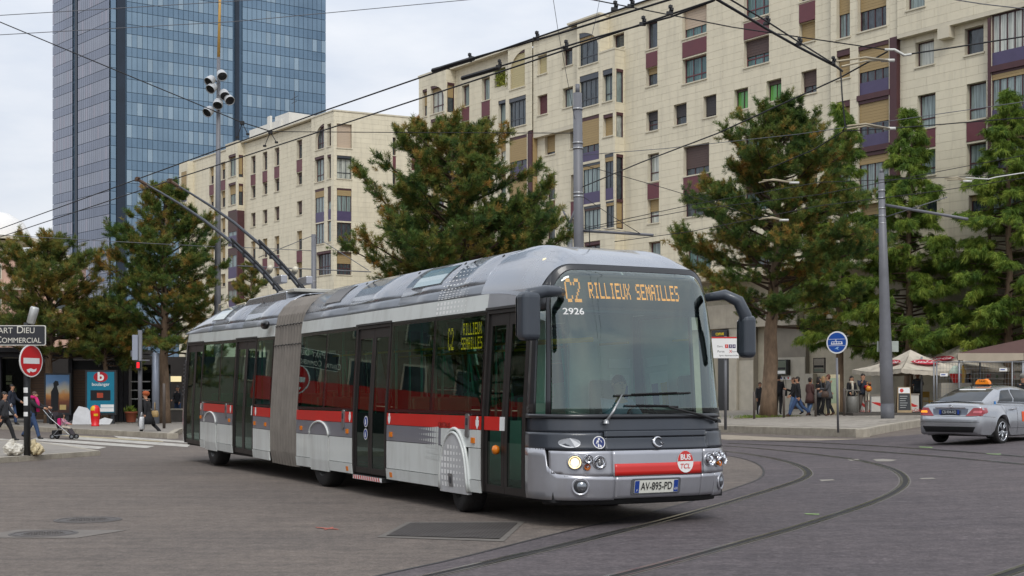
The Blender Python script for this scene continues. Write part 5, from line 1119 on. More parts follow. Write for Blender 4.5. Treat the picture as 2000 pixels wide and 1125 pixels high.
bpy.context.view_layer.update()
Mi = Matrix.Translation((-18.8, 118, 0)) @ Matrix.Rotation(math.atan2(-.8, .6), 4, 'Z'); Mt = Matrix.Translation((E0.x, E0.y, 0)) @ Matrix.Rotation(math.atan2(ue.y, ue.x), 4, 'Z'); Md = Mi.inverted() @ Mt
for o in [c for c in bpy.data.objects if c.parent == tmp_root]: o.parent = lbx; o.matrix_basis = Md
bpy.data.objects.remove(tmp_root); bpy.data.objects.remove(pivot)
# ---- glass office tower
tw = thing('glass_tower', 'tall blue glass office tower with dark vertical slots rising behind the pines', 'tower', (-69.4, 230, 0))
def tglass(name, c, c2, metal):
    m = mat(name, c, .14, metal, .12, .045, island=.03, col2=c2); return m  # slow tone drift painted in as a reflection gradient
TG1 = tglass('tower_glass_blue', '#71879A', '#8499A8', .72); TG1b = tglass('tower_spandrel_blue', '#687F93', '#758B9D', .72); TGL = mat('tower_glass_blinds', '#8FA2AF', .15, .5, .06, .2, island=.08)
TG2 = tglass('tower_glass_mauve_reflection', '#858A98', '#8f939e', .7); TG2b = tglass('tower_spandrel_mauve_reflection', '#757C8C', '#7e8494', .7); TG2L = mat('tower_blinds_mauve_reflection', '#93929E', .2, .6, .06, .2, island=.04)  # left face: the mauve it reflects is painted into the glass colours
TSLOT = mat('tower_slot', '#202C3A', .35, .2, .15, .3); TFR = mat('tower_mullion', '#4A6074', .4, .5, .1, .3)
FH = 3.94; NFL = 30; TB = 1.0; cnt = 0
def tower_face(u, length, npan, slots, m1, m2, ml, key):
    u = Vector(u).normalized(); n = Vector((u.y, -u.x)); n = n if n.dot(Vector((69.4, -230))) > 0 else -n
    back = MB(); A, B_, C_ = MB(), MB(), MB(); P = lambda s_, z, q: (u.x*s_ + n.x*q, u.y*s_ + n.y*q, z)
    back.poly(P(0, .1, 0), P(length, .1, 0), P(length, TB + FH*NFL, 0), P(0, TB + FH*NFL, 0)); back.build('curtain_wall', TFR, tw)
    pw = length/npan; global cnt
    for a, b in slots:
        mb = MB(); mb.poly(P(a, .1, .05), P(b, .1, .05), P(b, TB + FH*NFL, .05), P(a, TB + FH*NFL, .05)); mb.poly(P(a, .1, .3), P(a, .1, .05), P(a, TB + FH*NFL, .05), P(a, TB + FH*NFL, .3)); mb.build('vertical_slot', TSLOT, tw)
    for i in range(npan):
        s0, s1 = i*pw + .035, (i+1)*pw - .035
        if any(s1 > a and s0 < b for a, b in slots): continue
        for k in range(NFL):
            zb = TB + k*FH
            for lo, hi, kind in ((0, .42, 1), (.42, 1., 0)):
                z0, z1 = zb + FH*lo + .04, zb + FH*hi - .04; tl_ = random.uniform(-.005, .005)
                q = (P(s0, z0, .22 + tl_), P(s1, z0, .22 - tl_), P(s1, z1, .22 - tl_), P(s0, z1, .22 + tl_)); 
                lit = kind == 0 and ((i % 2 == 1 and random.random() < .36) or random.random() < .03)
                if key == 'r' and cnt < 300 and k < NFL - 2 and k > 15 and kind == 0:
                    cnt += 1; m_ = MB(); m_.poly(*q); m_.build('glass_panel', ml if lit else m1, tw)
                else: (C_ if lit else (B_ if kind else A)).poly(*q)
    for mb, m_ in ((A, m1), (B_, m2), (C_, ml)): tag(mb.build('glass_panels', m_, tw), None, None, kind='stuff')
tower_face((.848, .53), 40.3, 44, [(1.0, 2.6), (22.4, 23.3)], TG1, TG1b, TGL, 'r'); tower_face((-.68, .733), 22.9, 30, [(12.4, 13.9)], TG2, TG2b, TG2L, 'l')
mb = MB(); a = Vector((.848, .53)).normalized()*40.3; b = Vector((-.68, .733)).normalized()*22.9; z_ = TB + FH*NFL
mb.poly((0, 0, z_), (a.x, a.y, z_), (a.x + b.x, a.y + b.y, z_), (b.x, b.y, z_)); mb.poly((a.x, a.y, 0), (a.x+b.x, a.y+b.y, 0), (a.x+b.x, a.y+b.y, z_), (a.x, a.y, z_)); mb.poly((b.x, b.y, 0), (b.x, b.y, z_), (a.x+b.x, a.y+b.y, z_), (a.x+b.x, a.y+b.y, 0)); mb.build('tower_core', TSLOT, tw)
# ---- pink building with a white dome at the far left
def plain_block(name, label, loc, rz, w_, dp, h, m, floors, cols, wm, shop=None):
    o = thing(name, label, 'building', loc, rz); mb = MB(); mb.box(-w_/2, w_/2, 0, dp, 0, h); mb.build('wall', m, o)
    mb = MB(); mb.box(-w_/2 - .3, w_/2 + .3, -.3, dp + .3, h, h + .5); mb.build('cornice', REVEAL, o)
    for k in range(floors):
        z0 = (h/floors)*k + 1.1 + (2.6 if shop and k == 0 else 0)
        if shop and k == 0: continue
        for i in range(cols):
            x = -w_/2 + w_*(i + .5)/cols; mb = MB(); mb.box(x - .75, x + .75, -.06, .05, z0 - .1, z0 + 1.75); q = mb.build('window', REVEAL, o)
            mb = MB(); mb.box(x - .62, x + .62, -.09, -.061, z0, z0 + 1.62); mb.build('pane', wm, q)
    return o
pk = plain_block('domed_building', 'pinkish building with a small white dome showing at the far left behind the pine', (-61, 152, 0), R(14), 22, 12, 17, mat('pink_render', '#C9A592', .8, 0, .06, .6, dirt=.15), 5, 6, PANES['d'])
mb = MB(); mb.lathe([(4.2, 19.6), (4.1, 20.2), (3.3, 21.7), (1.8, 22.6), (0, 22.9)], 24, Matrix.Translation((1.2, 4, 0))); mb.build('dome', mat('white_dome', '#E4E2DE', .5, 0, .04), pk, True)
mb = MB(); mb.lathe([(5.4, 19.2), (5.4, 19.6), (4.2, 19.6), (0, 19.5)], 24, Matrix.Translation((1.2, 4, 0))); mb.lathe([(3.2, 17), (3.2, 19.2)], 16, Matrix.Translation((1.2, 4, 0))); mb.build('dome_drum', REVEAL, pk)
for z_ in (5.0, 9.6, 13.4): mb = MB(); mb.box(-11.2, 11.2, -.5, -.01, z_, z_ + .35); mb.build('string_course', REVEAL, pk)
# houses beyond the left edge of the picture: they are what the bus windows mirror
blk = plain_block('city_block', 'tan city block with a red shop band mirrored in the bus windows', (-46, 52, 0), R(62), 46, 12, 15, mat('tan_render', '#857D6E', .8, 0, .08, .5, dirt=.2), 5, 15, PANES['d'], True)
mb = MB(); mb.box(-22, 12, -1.2, -.05, 3.0, 4.3); mb.build('shop_awning', RED, blk); mb = MB(); mb.box(-22, 12, -.12, -.03, .3, 2.9); mb.build('shop_window', DARKG, blk)
blk2 = plain_block('city_block', 'grey city block across the street at left, mirrored in the bus side', (-30, 18, 0), R(70), 30, 12, 13, mat('grey_render', '#66645F', .8, 0, .08, .5, dirt=.2), 4, 10, PANES['d'], True)
mb = MB(); mb.box(-14, 14, -.12, -.03, .3, 3.4); mb.build('shop_window', DARKG, blk2)
# ================================================================== TREES
def foliage_mat(name, cols, nscale=.55):
    m = bpy.data.materials.new(name); m.use_nodes = True; t = m.node_tree; b = t.nodes['Principled BSDF']; N = t.nodes.new; K = t.links.new
    co = N('ShaderNodeTexCoord'); nz = N('ShaderNodeTexNoise'); nz.inputs['Scale'].default_value = nscale; nz.inputs['Detail'].default_value = 3; K(co.outputs['Object'], nz.inputs['Vector'])
    at_ = N('ShaderNodeAttribute'); at_.attribute_name = 'tint'; ad = N('ShaderNodeMath'); ad.operation = 'MULTIPLY_ADD'; ad.inputs[1].default_value = .40; K(at_.outputs['Fac'], ad.inputs[0]); 
    sb = N('ShaderNodeMath'); sb.operation = 'SUBTRACT'; sb.inputs[1].default_value = .20; K(nz.outputs[0], sb.inputs[0]); K(sb.outputs[0], ad.inputs[2])
    rp = N('ShaderNodeValToRGB'); e = rp.color_ramp.elements
    while len(e) < len(cols): e.new(.5)
    for k, (p, c) in enumerate(cols): e[k].position = p; e[k].color = (*lin(c), 1)
    K(ad.outputs[0], rp.inputs[0]); K(rp.outputs[0], b.inputs['Base Color']); b.inputs['Roughness'].default_value = .6; b.inputs['Specular IOR Level'].default_value = .25
    tr = N('ShaderNodeBsdfTranslucent'); K(rp.outputs[0], tr.inputs[0]); mx = N('ShaderNodeMixShader'); mx.inputs[0].default_value = .25; o = t.nodes['Material Output']
    K(b.outputs[0], mx.inputs[1]); K(tr.outputs[0], mx.inputs[2]); K(mx.outputs[0], o.inputs[0]); MATS[name] = m; return m
PINE = foliage_mat('pine_needles', [(.18, '#334B2A'), (.42, '#506A32'), (.56, '#6E7A38'), (.69, '#928040'), (.82, '#AC8040')])
PINEB = foliage_mat('pine_needles_browning', [(.18, '#3C502C'), (.40, '#5B6E34'), (.55, '#7A7A3A'), (.69, '#967D3C'), (.86, '#AC8241')])
CYP = foliage_mat('cypress_leaves', [(.22, '#43602A'), (.42, '#617C32'), (.60, '#80943C'), (.8, '#A0AC4A')], .8)
BARK = mat('pine_bark', '#7A6653', .9, 0, .35, 7., bump=.9, bscale=14, stretch=(1, 1, .35)); TWIG = mat('twig_bark', '#453629', .9, 0, .3, 8.)
def np_mesh(name, V, Fn, mats, parent, tint=None, smooth=False):
    me = bpy.data.meshes.new(name); nv, nf = len(V), len(Fn); k = Fn.shape[1]
    me.vertices.add(nv); me.vertices.foreach_set('co', V.astype(np.float32).ravel()); me.loops.add(nf*k); me.loops.foreach_set('vertex_index', Fn.astype(np.int32).ravel())
    me.polygons.add(nf); me.polygons.foreach_set('loop_start', np.arange(0, nf*k, k, dtype=np.int32)); me.update(calc_edges=True)
    if tint is not None:
        a = me.attributes.new('tint', 'FLOAT', 'POINT'); a.data.foreach_set('value', tint.astype(np.float32))
    me.materials.append(mats); return link(name, me, parent)
def tufts(rng, pos, ax, ln, wd, n, spread, lo=.12, droop=0.):
    """bundles of needle blades: n per tuft, fanned around the axis"""
    Nt = len(pos); ax = ax/np.linalg.norm(ax, axis=1, keepdims=True)
    ref = np.where(np.abs(ax[:, 2:3]) < .9, np.array([[0, 0, 1.]]), np.array([[1., 0, 0]])); a = np.cross(ax, ref); a /= np.linalg.norm(a, axis=1, keepdims=True); b = np.cross(ax, a)
    th = rng.uniform(0, 2*np.pi, (Nt, n)); ph = lo + spread*rng.uniform(0, 1, (Nt, n))**.8; L_ = ln*rng.uniform(.7, 1.15, (Nt, n))*rng.uniform(.75, 1.2, (Nt, 1))
    rad = np.cos(th)[..., None]*a[:, None] + np.sin(th)[..., None]*b[:, None]; d = np.cos(ph)[..., None]*ax[:, None] + np.sin(ph)[..., None]*rad; d[..., 2] -= droop
    side = np.cross(d, rng.normal(size=(Nt, n, 3))); side /= np.linalg.norm(side, axis=2, keepdims=True) + 1e-9
    base = pos[:, None] - ax[:, None]*ln*rng.uniform(-.2, .9, (Nt, n))[..., None]
    tip = base + d*L_[..., None]; mid = base + d*L_[..., None]*.35
    V = np.stack([base, mid + side*wd, tip, mid - side*wd], 2).reshape(-1, 3); Fq = np.arange(len(V)).reshape(-1, 4)
    tint = np.repeat(np.clip(rng.normal(.5, .28, Nt), 0, 1), n*4); return V, Fq, tint
def tree(name, label, base, h, Rm, cb, seed, kind='pine', group=None, tr=.22, m=None, nb=70, lean=(0, 0), cat='tree', dens=1., shape=None, nn=40, nlen=.19, nw=.0085):
    rng = np.random.default_rng(seed); root = thing(name, label, cat, base, 0, group)
    wob = rng.normal(0, .06, (12, 2)); tp = [Vector((lean[0]*u + (wob[i, 0] if 0 < i else 0)*u*2, lean[1]*u + (wob[i, 1] if i else 0)*u*2, h*u - (.15 if i == 0 else 0))) for i, u in enumerate(np.linspace(0, .985, 12))]
    def tpos(z):
        u = min(.984, max(0, z/h)); k = u/.985*11; i = min(10, int(k)); return tp[i].lerp(tp[i+1], k-i)
    mb = MB(); mb.tube(tp, [tr*1.25, *[tr*(1 - .93*u**1.1) + .012 for u in np.linspace(.09, 1, 11)]], 12); mb.build('trunk', BARK, root, True)
    wood = MB(); P, A = [], []
    shp = shape or ((lambda u: (.66 + .34*math.sin(min(1, u*2.6)*math.pi/2)) * (1 - u**1.7)**.72 + .07) if kind == 'pine' else (lambda u: (.75 + .25*min(1, u*5))*(1 - u)**.85 + .05))
    for k in range(nb):
        u = (k + rng.uniform(0, 1))/nb; u = u**(.9 if kind == 'pine' else 1.0); z = cb + (h - cb)*u*.985; az = k*2.39996 + rng.uniform(-.5, .5)
        L_ = Rm*shp(u)*rng.uniform(.55, 1.14)
        if L_ < .12: L_ = .12
        o = np.array(tpos(z)); el = rng.uniform(-.22, .52) + .45*u if kind == 'pine' else rng.uniform(.0, .35) + .4*u**2
        dv = np.array([math.cos(az)*math.cos(el), math.sin(az)*math.cos(el), math.sin(el)]); bend = rng.uniform(.0, .34)*L_ if kind == 'pine' else -rng.uniform(.12, .34)*L_
        q = [o + dv*L_*t + np.array([0, 0, bend*t*t]) + np.array([*rng.normal(0, .03*L_, 2), 0])*t for t in (0, .3, .6, .85, 1)]
        wood.tube(q, [max(.012, .02 + .013*L_)*(1-t*.8) for t in (0, .3, .6, .85, 1)], 5, False)
        sidev = np.cross(dv, [0, 0, 1]); sidev /= np.linalg.norm(sidev) + 1e-9
        nt_ = max(2, int((3.4 + L_*3.6)*dens))
        for j in range(nt_):
            t = rng.uniform(.28, 1) if j else 1.; i = min(3, int(t*4)); pt = q[i] + (q[i+1]-q[i])*min(1, max(0, (t*4 - i))) if True else None
            sg = 1 if j % 2 else -1; tl = (.25 + .30*L_*(1 - t*.55))*rng.uniform(.5, 1.15)*(0.25 if j == 0 else 1)
            td = dv*rng.uniform(.25, .9) + sidev*sg*rng.uniform(.2, 1.1) + np.array([0, 0, rng.uniform(-.25, .95) if kind == 'pine' else rng.uniform(-.5, .12)]); td /= np.linalg.norm(td)
            e = pt + td*tl; wood.tube([pt, (pt+e)/2 + np.array([0, 0, -.02]), e], [.012, .009, .006], 3, False)
            kk = 5 if kind == 'pine' else 5
            for s_ in range(max(2, int(kk*(.6 + tl)))):
                f_ = (s_ + 1)/max(2, int(kk*(.6 + tl))); p = pt + td*tl*f_ + rng.normal(0, .05, 3)
                ad = td + rng.normal(0, .35, 3) + np.array([0, 0, .35 if kind == 'pine' else -.55]); P.append(p); A.append(ad)
    wood.build('branches', TWIG, root)
    P, A = np.array(P), np.array(A)
    if kind == 'pine': V, Fq, ti = tufts(rng, P, A, nlen, nw, nn, 1.25)
    else: V, Fq, ti = tufts(rng, P, A, .25, .012, 26, 1.1, .1, .35)
    o = np_mesh('crown', V, Fq, m or (PINE if kind == 'pine' else CYP), root, ti); return root
def base_at(px, Y, dz=0): X = (px - CX)/F*Y; return Vector((X, Y, gz(X) + dz))
def top_h(py, Y, b): return EYE + (YH - py)/F*Y - b.z
def tree_px(name, label, px, Y, ytop, **k):
    b = base_at(px, Y, k.pop('dz', .2)); return tree(name, label, b, top_h(ytop, Y, b), base=b, **k) if False else tree(name, label, b, top_h(ytop, Y, b), **k)
tree_px('pine_tree', 'dark green pine at left with orange tinted needles, its bare trunk beside the signal post', 322, 61.2, 366, Rm=3.2, cb=2.9, seed=3, nb=105, tr=.24, dens=1.25)
tree_px('pine_tree', 'browning pine at the far left edge, in front of the domed pink building', 95, 61.4, 487, Rm=3.8, cb=2.7, seed=11, nb=82, tr=.2, dens=1.05, m=PINEB)
tree_px('pine_tree', 'tall broad pine standing behind the middle of the bus roof', 890, 45, 250, Rm=4.0, cb=2.4, seed=24, nb=130, tr=.22, dens=1.25, nn=38, nlen=.17)
tree_px('pine_tree', 'large pine rooted in the kerbed pavement, thick bark trunk right of the bus', 1500, 57.5, 216, Rm=4.4, cb=3.9, seed=35, nb=125, tr=.34, dens=1.3, lean=(.55, 0), dz=.24)
tree_px('pine_tree', 'small thin pine behind the bus tail, below the trolley poles', 490, 86, 515, Rm=1.9, cb=2.5, seed=41, nb=50, tr=.14, m=PINEB)
tree_px('cypress_tree', 'feathery green tree mostly hidden behind the large right pine', 1640, 65, 200, Rm=2.7, cb=3.2, seed=52, kind='cyp', nb=110, tr=.2, dens=1.2)
tree_px('cypress_tree', 'feathery green conical tree just behind the grey pole with the side arm', 1775, 63, 208, Rm=2.9, cb=3.0, seed=63, kind='cyp', nb=120, tr=.22, dens=1.25)
tree_px('cypress_tree', 'feathery green tree at the right edge above the brown canopy', 1970, 60, 172, Rm=3.3, cb=3.2, seed=74, kind='cyp', nb=120, tr=.22, dens=1.25)
tree_px('pine_tree', 'low bushy pine filling the gap between the two left pines', 205, 61.6, 605, Rm=2.3, cb=2.6, seed=81, nb=60, tr=.16, m=PINEB, dens=1.2)
# trees outside the left edge, mirrored in the bus flank
for i, (x, y) in enumerate(((-33, 60), (-29, 38))): tree('pine_tree', ('pine beyond the left edge of the picture beside the red shop band', 'pine beyond the left edge of the picture near the camera side of the street')[i], Vector((x, y, .1)), 9 + i, 3.2, 2.6, 91 + i, nb=55, tr=.2, nn=18)
# grass in the tree pit
rng = np.random.default_rng(5); c0 = base_at(1500, 57.5, .25); n = 520
P = np.column_stack([c0.x + rng.normal(0, .75, n), c0.y + rng.normal(0, .5, n), np.full(n, c0.z)]); V, Fq, ti = tufts(rng, P, np.tile([[0, 0, 1.]], (n, 1)) + rng.normal(0, .2, (n, 3)), .10, .010, 4, .7)
tag(np_mesh('pit_grass', V, Fq, CYP, None, ti), 'tufts of short grass round the foot of the big pine', 'grass', None, 'stuff')
tag(sheet('tree_pit', [(c0.x + 1.5*math.cos(t), c0.y + .9*math.sin(t)) for t in np.linspace(0, 2*math.pi, 16, endpoint=False)], .246, mat('pit_soil', '#7c6a50', .95, 0, .3, 5., bump=.5)), None, None, kind='structure')

# ================================================================== POLES AND WIRES
POLEG = mat('painted_pole_grey', '#6D6E73', .5, .15, .1, 3., dirt=.2); WIRE = mat('black_wire', '#1E1E20', .6, .2, 0); WIREG = mat('grey_wire', '#63656A', .6, .2, 0); BANDM = mat('clamp_band', '#A9AAAB', .35, .7, .1, 20.)
def pole(name, label, px0, y0, px1, y1, Y, r0, r1, cat='pole', ground=True, dz=.2):
    a = at(px0, y0, Y); b = at(px1, y1, Y); g = base_at(px1, Y, 0) if ground else b
    t = thing(name, label, cat, g); mb = MB(); a = a - g; b = Vector((0, 0, -.1)); mb.tube([b, b.lerp(a, .25), b.lerp(a, .6), a], [r0, r0*.93 + r1*.07, (r0+r1)/2, r1], 16); mb.build('pole_shaft', POLEG, t, True)
    return t, a, g
def bands(t, pts, r, h=.022, m=None):
    for p in pts: mb = MB(); mb.lathe([(r, -h), (r + .006, -h), (r + .006, h), (r, h)], 16, Matrix.Translation(p)); mb.build('clamp_band', m or BANDM, t, True)
# floodlight mast
t, a, g = pole('lighting_mast', 'tall grey mast carrying a cluster of floodlights in front of the tower', 427, 112, 424, 815, 62, .17, .085, 'mast')
mb = MB(); mb.tube([a, a + Vector((.1, 0, 4.6))], [.075, .05], 10); mb.build('mast_top', mat('ochre_paint', '#C7A05A', .5, 0, .08), t, True)
FLH = mat('floodlight_shell', '#B7B9BA', .4, .2, .08, 4.)
for px, py, dx in ((433, 146, .5), (411, 157, -.6), (414, 171, -.5), (438, 184, .45), (447, 194, .7), (426, 202, .0), (408, 217, -.6)):
    c_ = at(px, py, 61.6) - g; M = Matrix.Translation(c_) @ Matrix.Rotation(R(-55*dx), 4, 'Y') @ Matrix.Rotation(R(-42), 4, 'X')
    mb = MB(); mb.lathe([(0, .26), (.12, .25), (.19, .16), (.22, 0), (.235, -.17), (.225, -.19), (.20, -.15)], 18, M); o = mb.build('floodlight', FLH, t, True)
    mb = MB(); mb.lathe([(.21, -.155), (.12, -.14), (0, -.13)], 16, M); mb.build('lens', mat('flood_lens', '#2c2d2f', .3, .2, .1), o, True)
    sx = a.lerp(Vector((0, 0, 0)), .0); mb = MB(); mb.tube([c_ + Vector((0, .05, .1)), Vector((.02, 0, c_.z + .02))], .035, 6); mb.build('bracket', POLEG, o)
# pole behind the windscreen roofline
t2, a2, g2 = pole('wire_pole', 'grey wire pole rising behind the front of the bus roof', 1128, 182, 1134, 790, 36, .155, .12)
mb = MB(); mb.tube([a2, a2 + Vector((0, 0, .24))], .06, 10); mb.build('pole_top', POLEG, t2, True)
bands(t2, [Vector((a2.x*k, 0, a2.z*k)) for k in (.955, .86, .845, .72, .71)], .136)
mb = MB(); mb.tube([at(1140, 451, 36) - g2, at(1275, 459, 34) - g2], .035, 8); mb.tube([at(1140, 440, 36) - g2, at(1250, 456, 34.3) - g2], .008, 5); mb.build('bracket_arm', POLEG, t2, True)
t3, a3, g3 = pole('wire_pole', 'thin grey pole with a forked top just left of the taller wire pole', 1113, 437, 1114, 790, 58, .14, .12)
mb = MB(); mb.tube([a3, at(1095, 402, 58) - g3], [.06, .03], 8); mb.tube([a3, at(1126, 400, 58) - g3], [.06, .03], 8); mb.build('fork_arm', POLEG, t3, True)
t4, a4, g4 = pole('wire_pole', 'grey wire pole in front of the smaller cream block, beyond the bus roof', 613, 458, 613, 800, 78, .17, .15)
mb = MB(); mb.tube([at(463, 519, 79) - g4, at(613, 526, 78) - g4, at(725, 531, 77.5) - g4], .035, 6); mb.build('cross_arm', POLEG, t4, True); bands(t4, [Vector((0, 0, z)) for z in (6.4, 7.2, 8.1)], .165)
t5, a5, g5 = pole('wire_pole', 'thick grey tapering pole on the right pavement with a long side arm', 1721, 338, 1734, 818, 49.5, .245, .105)
mb = MB(); mb.tube([a5, a5 + Vector((0, 0, .15))], .06, 10); mb.build('pole_top', POLEG, t5, True)
mb = MB(); mb.tube([at(1727, 400, 49.5) - g5, at(1890, 428, 47) - g5], .055, 10); mb.build('side_arm', POLEG, t5, True); mb = MB(); mb.tube([at(1729, 424, 49.4) - g5, at(1850, 385, 47.6) - g5], .018, 6); mb.build('arm_stay', POLEG, t5, True)
bands(t5, [Vector((a5.x*k, 0, a5.z*k)) for k in (.80, .83, .86, .90, .93)], .134); bands(t5, [Vector((a5.x*.33, 0, a5.z*.33)), Vector((a5.x*.30, 0, a5.z*.30))], .208, .03)
mb = MB(); mb.box(-.34, .46, .2, .24, 2.72, 3.12); mb.build('back_plate', mat('plate_back', '#A9B0A8', .5, .2, .1), t5, bevel=.01)
mb = MB(); mb.tube([(0, 0, -.05), a5*.085], [.2525, .2455], 18); mb.build('dark_base_coat', mat('pole_dark_base', '#5a5b60', .6, .1, .15), t5, True)
wire_n = 0
def wire(label, pts, r=.014, m=None, name='overhead_wire', sag=0):
    """pts: (px, py, Y) in the place they hang"""
    P = [p if isinstance(p, Vector) else at(*p) for p in pts]; o0 = P[0].copy(); Q = [p - o0 for p in P]
    if sag: Q = [Q[0].lerp(Q[-1], i/10) + Vector((0, 0, -sag*4*(i/10)*(1 - i/10))) for i in range(11)]
    mb = MB(); mb.tube(Q, r, 6); o = mb.build(name, m or WIRE, None, True, loc=o0); return tag(o, label, 'wire'), o0
YC = lambda py, z=6.37: F*(z - EYE)/(YH - py)
cw = lambda L_: [(x, y, YC(y)) for x, y in L_]
def beyond(p, q, L_):      # the same straight wire carried on past the frame
    a, b = at(*p, YC(p[1])), at(*q, YC(q[1])); return b + (b - a).normalized()*L_
wa, oa = wire('upper trolley contact wire crossing from the pole tips to the top centre', cw([(-150, 502), (0, 447), (268, 350), (640, 214), (1040, 76), (1215, 17), (1330, -22)]) + [beyond((1215, 17), (1330, -22), 12), beyond((1215, 17), (1330, -22), 40)], .012, name='contact_wire')
wb, ob_ = wire('lower trolley contact wire running parallel beneath the upper one', cw([(-150, 513), (0, 463), (331, 353), (640, 252), (975, 141), (1310, 28), (1400, -2)]) + [beyond((1310, 28), (1400, -2), 12), beyond((1310, 28), (1400, -2), 40)], .012, name='contact_wire')
wc, oc_ = wire('thick black section bar hanging under the upper contact wire', cw([(845, 138), (870, 129)]) + cw([(925, 113), (1110, 60), (1318, -4)]), .014, name='section_bar')
wd_, od_ = wire('second black section bar hanging along the lower contact wire', cw([(903, 153), (985, 127), (1160, 74), (1310, 33), (1395, 1)]), .013, name='section_bar')
for (o, o0), L_ in (((wc, oc_), ((845, 138), (860, 134), (925, 114))), ((wd_, od_), ((903, 153), (920, 148), (975, 132)))):
    mb = MB(); mb.tube([at(x, y, YC(y)) - o0 for x, y in L_], .034, 6); mb.build('insulated_section', WIRE, o)
def clamp(o, o0, px, py, Y, s_=1.):
    s_ *= .7; c_ = at(px, py, Y) - o0; mb = MB(); mb.cbox(c_ + Vector((0, 0, .0)), (.10*s_, .06, .045*s_)); mb.tube([c_, c_ + Vector((.01, 0, .13*s_))], .014*s_, 6); mb.cbox(c_ + Vector((.01, 0, .10*s_)), (.06*s_, .05, .03)); mb.cbox(c_ + Vector((.03, 0, .05*s_)), (.03, .10, .03)); mb.build('wire_clamp', DKMET, o)
for px, py in ((916, 118), (1047, 76), (1200, 18), (1232, 12)): clamp(wc, oc_, px, py, YC(py), 1.2)
for px, py in ((974, 130), (1104, 93), (1255, 47), (1308, 26)): clamp(wd_, od_, px, py, YC(py), 1.2)
we, oe_ = wire('thick contact wire curving down right from the top towards the wire junction', cw([(1392, -6), (1460, 34), (1500, 58), (1560, 92), (1635, 131), (1645, 139)]), .018, name='contact_wire')
wf, of_ = wire('thin contact wire running just above the curving thick one', cw([(1415, -8), (1500, 43), (1560, 82), (1632, 127)]), .011, name='contact_wire')
for px, py in ((1497, 46), (1560, 86), (1626, 123)): clamp(we, oe_, px, py, YC(py), 1.1)
wire('vertical insulated link dropping from the wire junction', [(1642, 139, 19.6), (1645, 190, 19.6), (1651, 246, 19.6), (1646, 256, 19.6)], .011)
WHT = mat('white_insulator', '#CFCFC8', .35, 0, .05)
def rods(label, pts1, pts2):
    P = [at(*p) for p in pts1]; t = thing('curved_hanger', label, 'wire hanger', P[0]); 
    mb = MB(); mb.tube([p - P[0] for p in P], .018, 6); mb.build('rod', mat('rod_beige', '#A79C83', .4, .2, .1), t, True); Q = [at(*p) - P[0] for p in pts2]; mb = MB(); mb.tube(Q, .018, 6); mb.build('rod', MATS['rod_beige'], t, True)
    mb = MB(); mb.tube([P[-1] - P[0] - Vector((.12, 0, 0)), P[-1] - P[0] + Vector((.10, 0, 0))], .028, 8); mb.build('insulator', WHT, t, True)
rods('upper pair of bent hanger rods right of the wire junction', [(1634, 120, 21), (1690, 112, 21.5), (1735, 118, 22)], [(1644, 130, 21), (1690, 119, 21.5), (1722, 117, 22)])
rods('lower pair of bent hanger rods in front of the purple panels', [(1655, 246, 23), (1690, 242, 23.4), (1738, 251, 24)], [(1655, 252, 23), (1690, 246, 23.4), (1725, 250, 24)])
rods('pale hanger rods among the upper branches of the right pine', [(1482, 357, 30), (1510, 350, 30), (1552, 357, 30)], [(1490, 352, 30), (1515, 352, 30), (1540, 356, 30)])
rods('pale hanger rods among the lower branches of the right pine', [(1482, 429, 32), (1508, 424, 32), (1532, 430, 32)], [(1488, 426, 32), (1510, 426, 32), (1525, 430, 32)])
rods('tan hanger rods in front of the rightmost feathery trees', [(1845, 349, 34), (1870, 346, 34), (1890, 354, 34)], [(1850, 352, 34), (1872, 350, 34), (1886, 355, 34)])
wire('black span wire from the top centre to the white insulator at upper right', [(1140, -4, 22), (1430, 53, 22), (1730, 97, 22)], .010)
wire('black wire from the white insulator to the right edge above the windows', [(1768, 107, 22), (1860, 93, 22), (2060, 62, 22)], .013)
wire('white bent insulator link joining the two upper right wires', [(1728, 97, 22), (1747, 97, 22), (1766, 108, 22), (1780, 106, 22)], .022, WHT)
wire('black wire slanting up from the roof pole to the upper right insulator', [(1138, 365, 36), (1250, 318, 32), (1400, 261, 28), (1640, 152, 24), (1733, 101, 22)], .014)
wg, og = wire('span wire dropping from the upper left corner to the pair of hangers', [(-80, 10, 40), (0, 43, 40), (240, 143, 40), (470, 238, 40), (530, 257, 40)], .017)
wire('level span wire from the hangers to the roof pole', [(530, 257, 40), (830, 259, 38), (1124, 260, 36)], .012)
for (hx, hy), (x0, y0), (x1, y1) in (((473, 240), (464, 268), (484, 262)), ((528, 258), (517, 285), (540, 278))):
    mb = MB(); A0 = at(hx, hy, 40) - og; mb.tube([A0, at(x0, y0, 40) - og], .012, 5); mb.tube([A0, at(x1, y1, 40) - og], .012, 5); mb.cbox(A0, (.12, .1, .1)); mb.cbox(at(x0, y0, 40) - og, (.09, .09, .05)); mb.cbox(at(x1, y1, 40) - og, (.09, .09, .05)); mb.build('wire_hanger', WIRE, wg)
wire('thin grey wire across the top left of the sky and tower', [(-80, 34, 40), (0, 30, 40), (480, 1, 40), (600, -8, 40)], .011, WIREG)
wire('thin grey wire rising from the left edge across the tower to the top centre', [(-80, 73, 40), (0, 68, 40), (460, 42, 40), (920, -1, 40), (960, -5, 40)], .011, WIREG)
wire('thin dark wire crossing low in front of the tower base at left', [(-80, 454, 55), (0, 459, 55), (230, 472, 55), (420, 482, 55)], .014, WIREG)
wire('thin wire hanging steeply from the top edge to the roof pole', [(1080, -5, 33), (1090, 60, 34), (1105, 140, 35), (1124, 240, 36)], .007, WIREG)
wire('thin wire from the top edge beside the steep one, ending at the wire clamps', [(1172, -5, 33), (1163, 40, 33), (1146, 110, 33)], .007, WIREG)
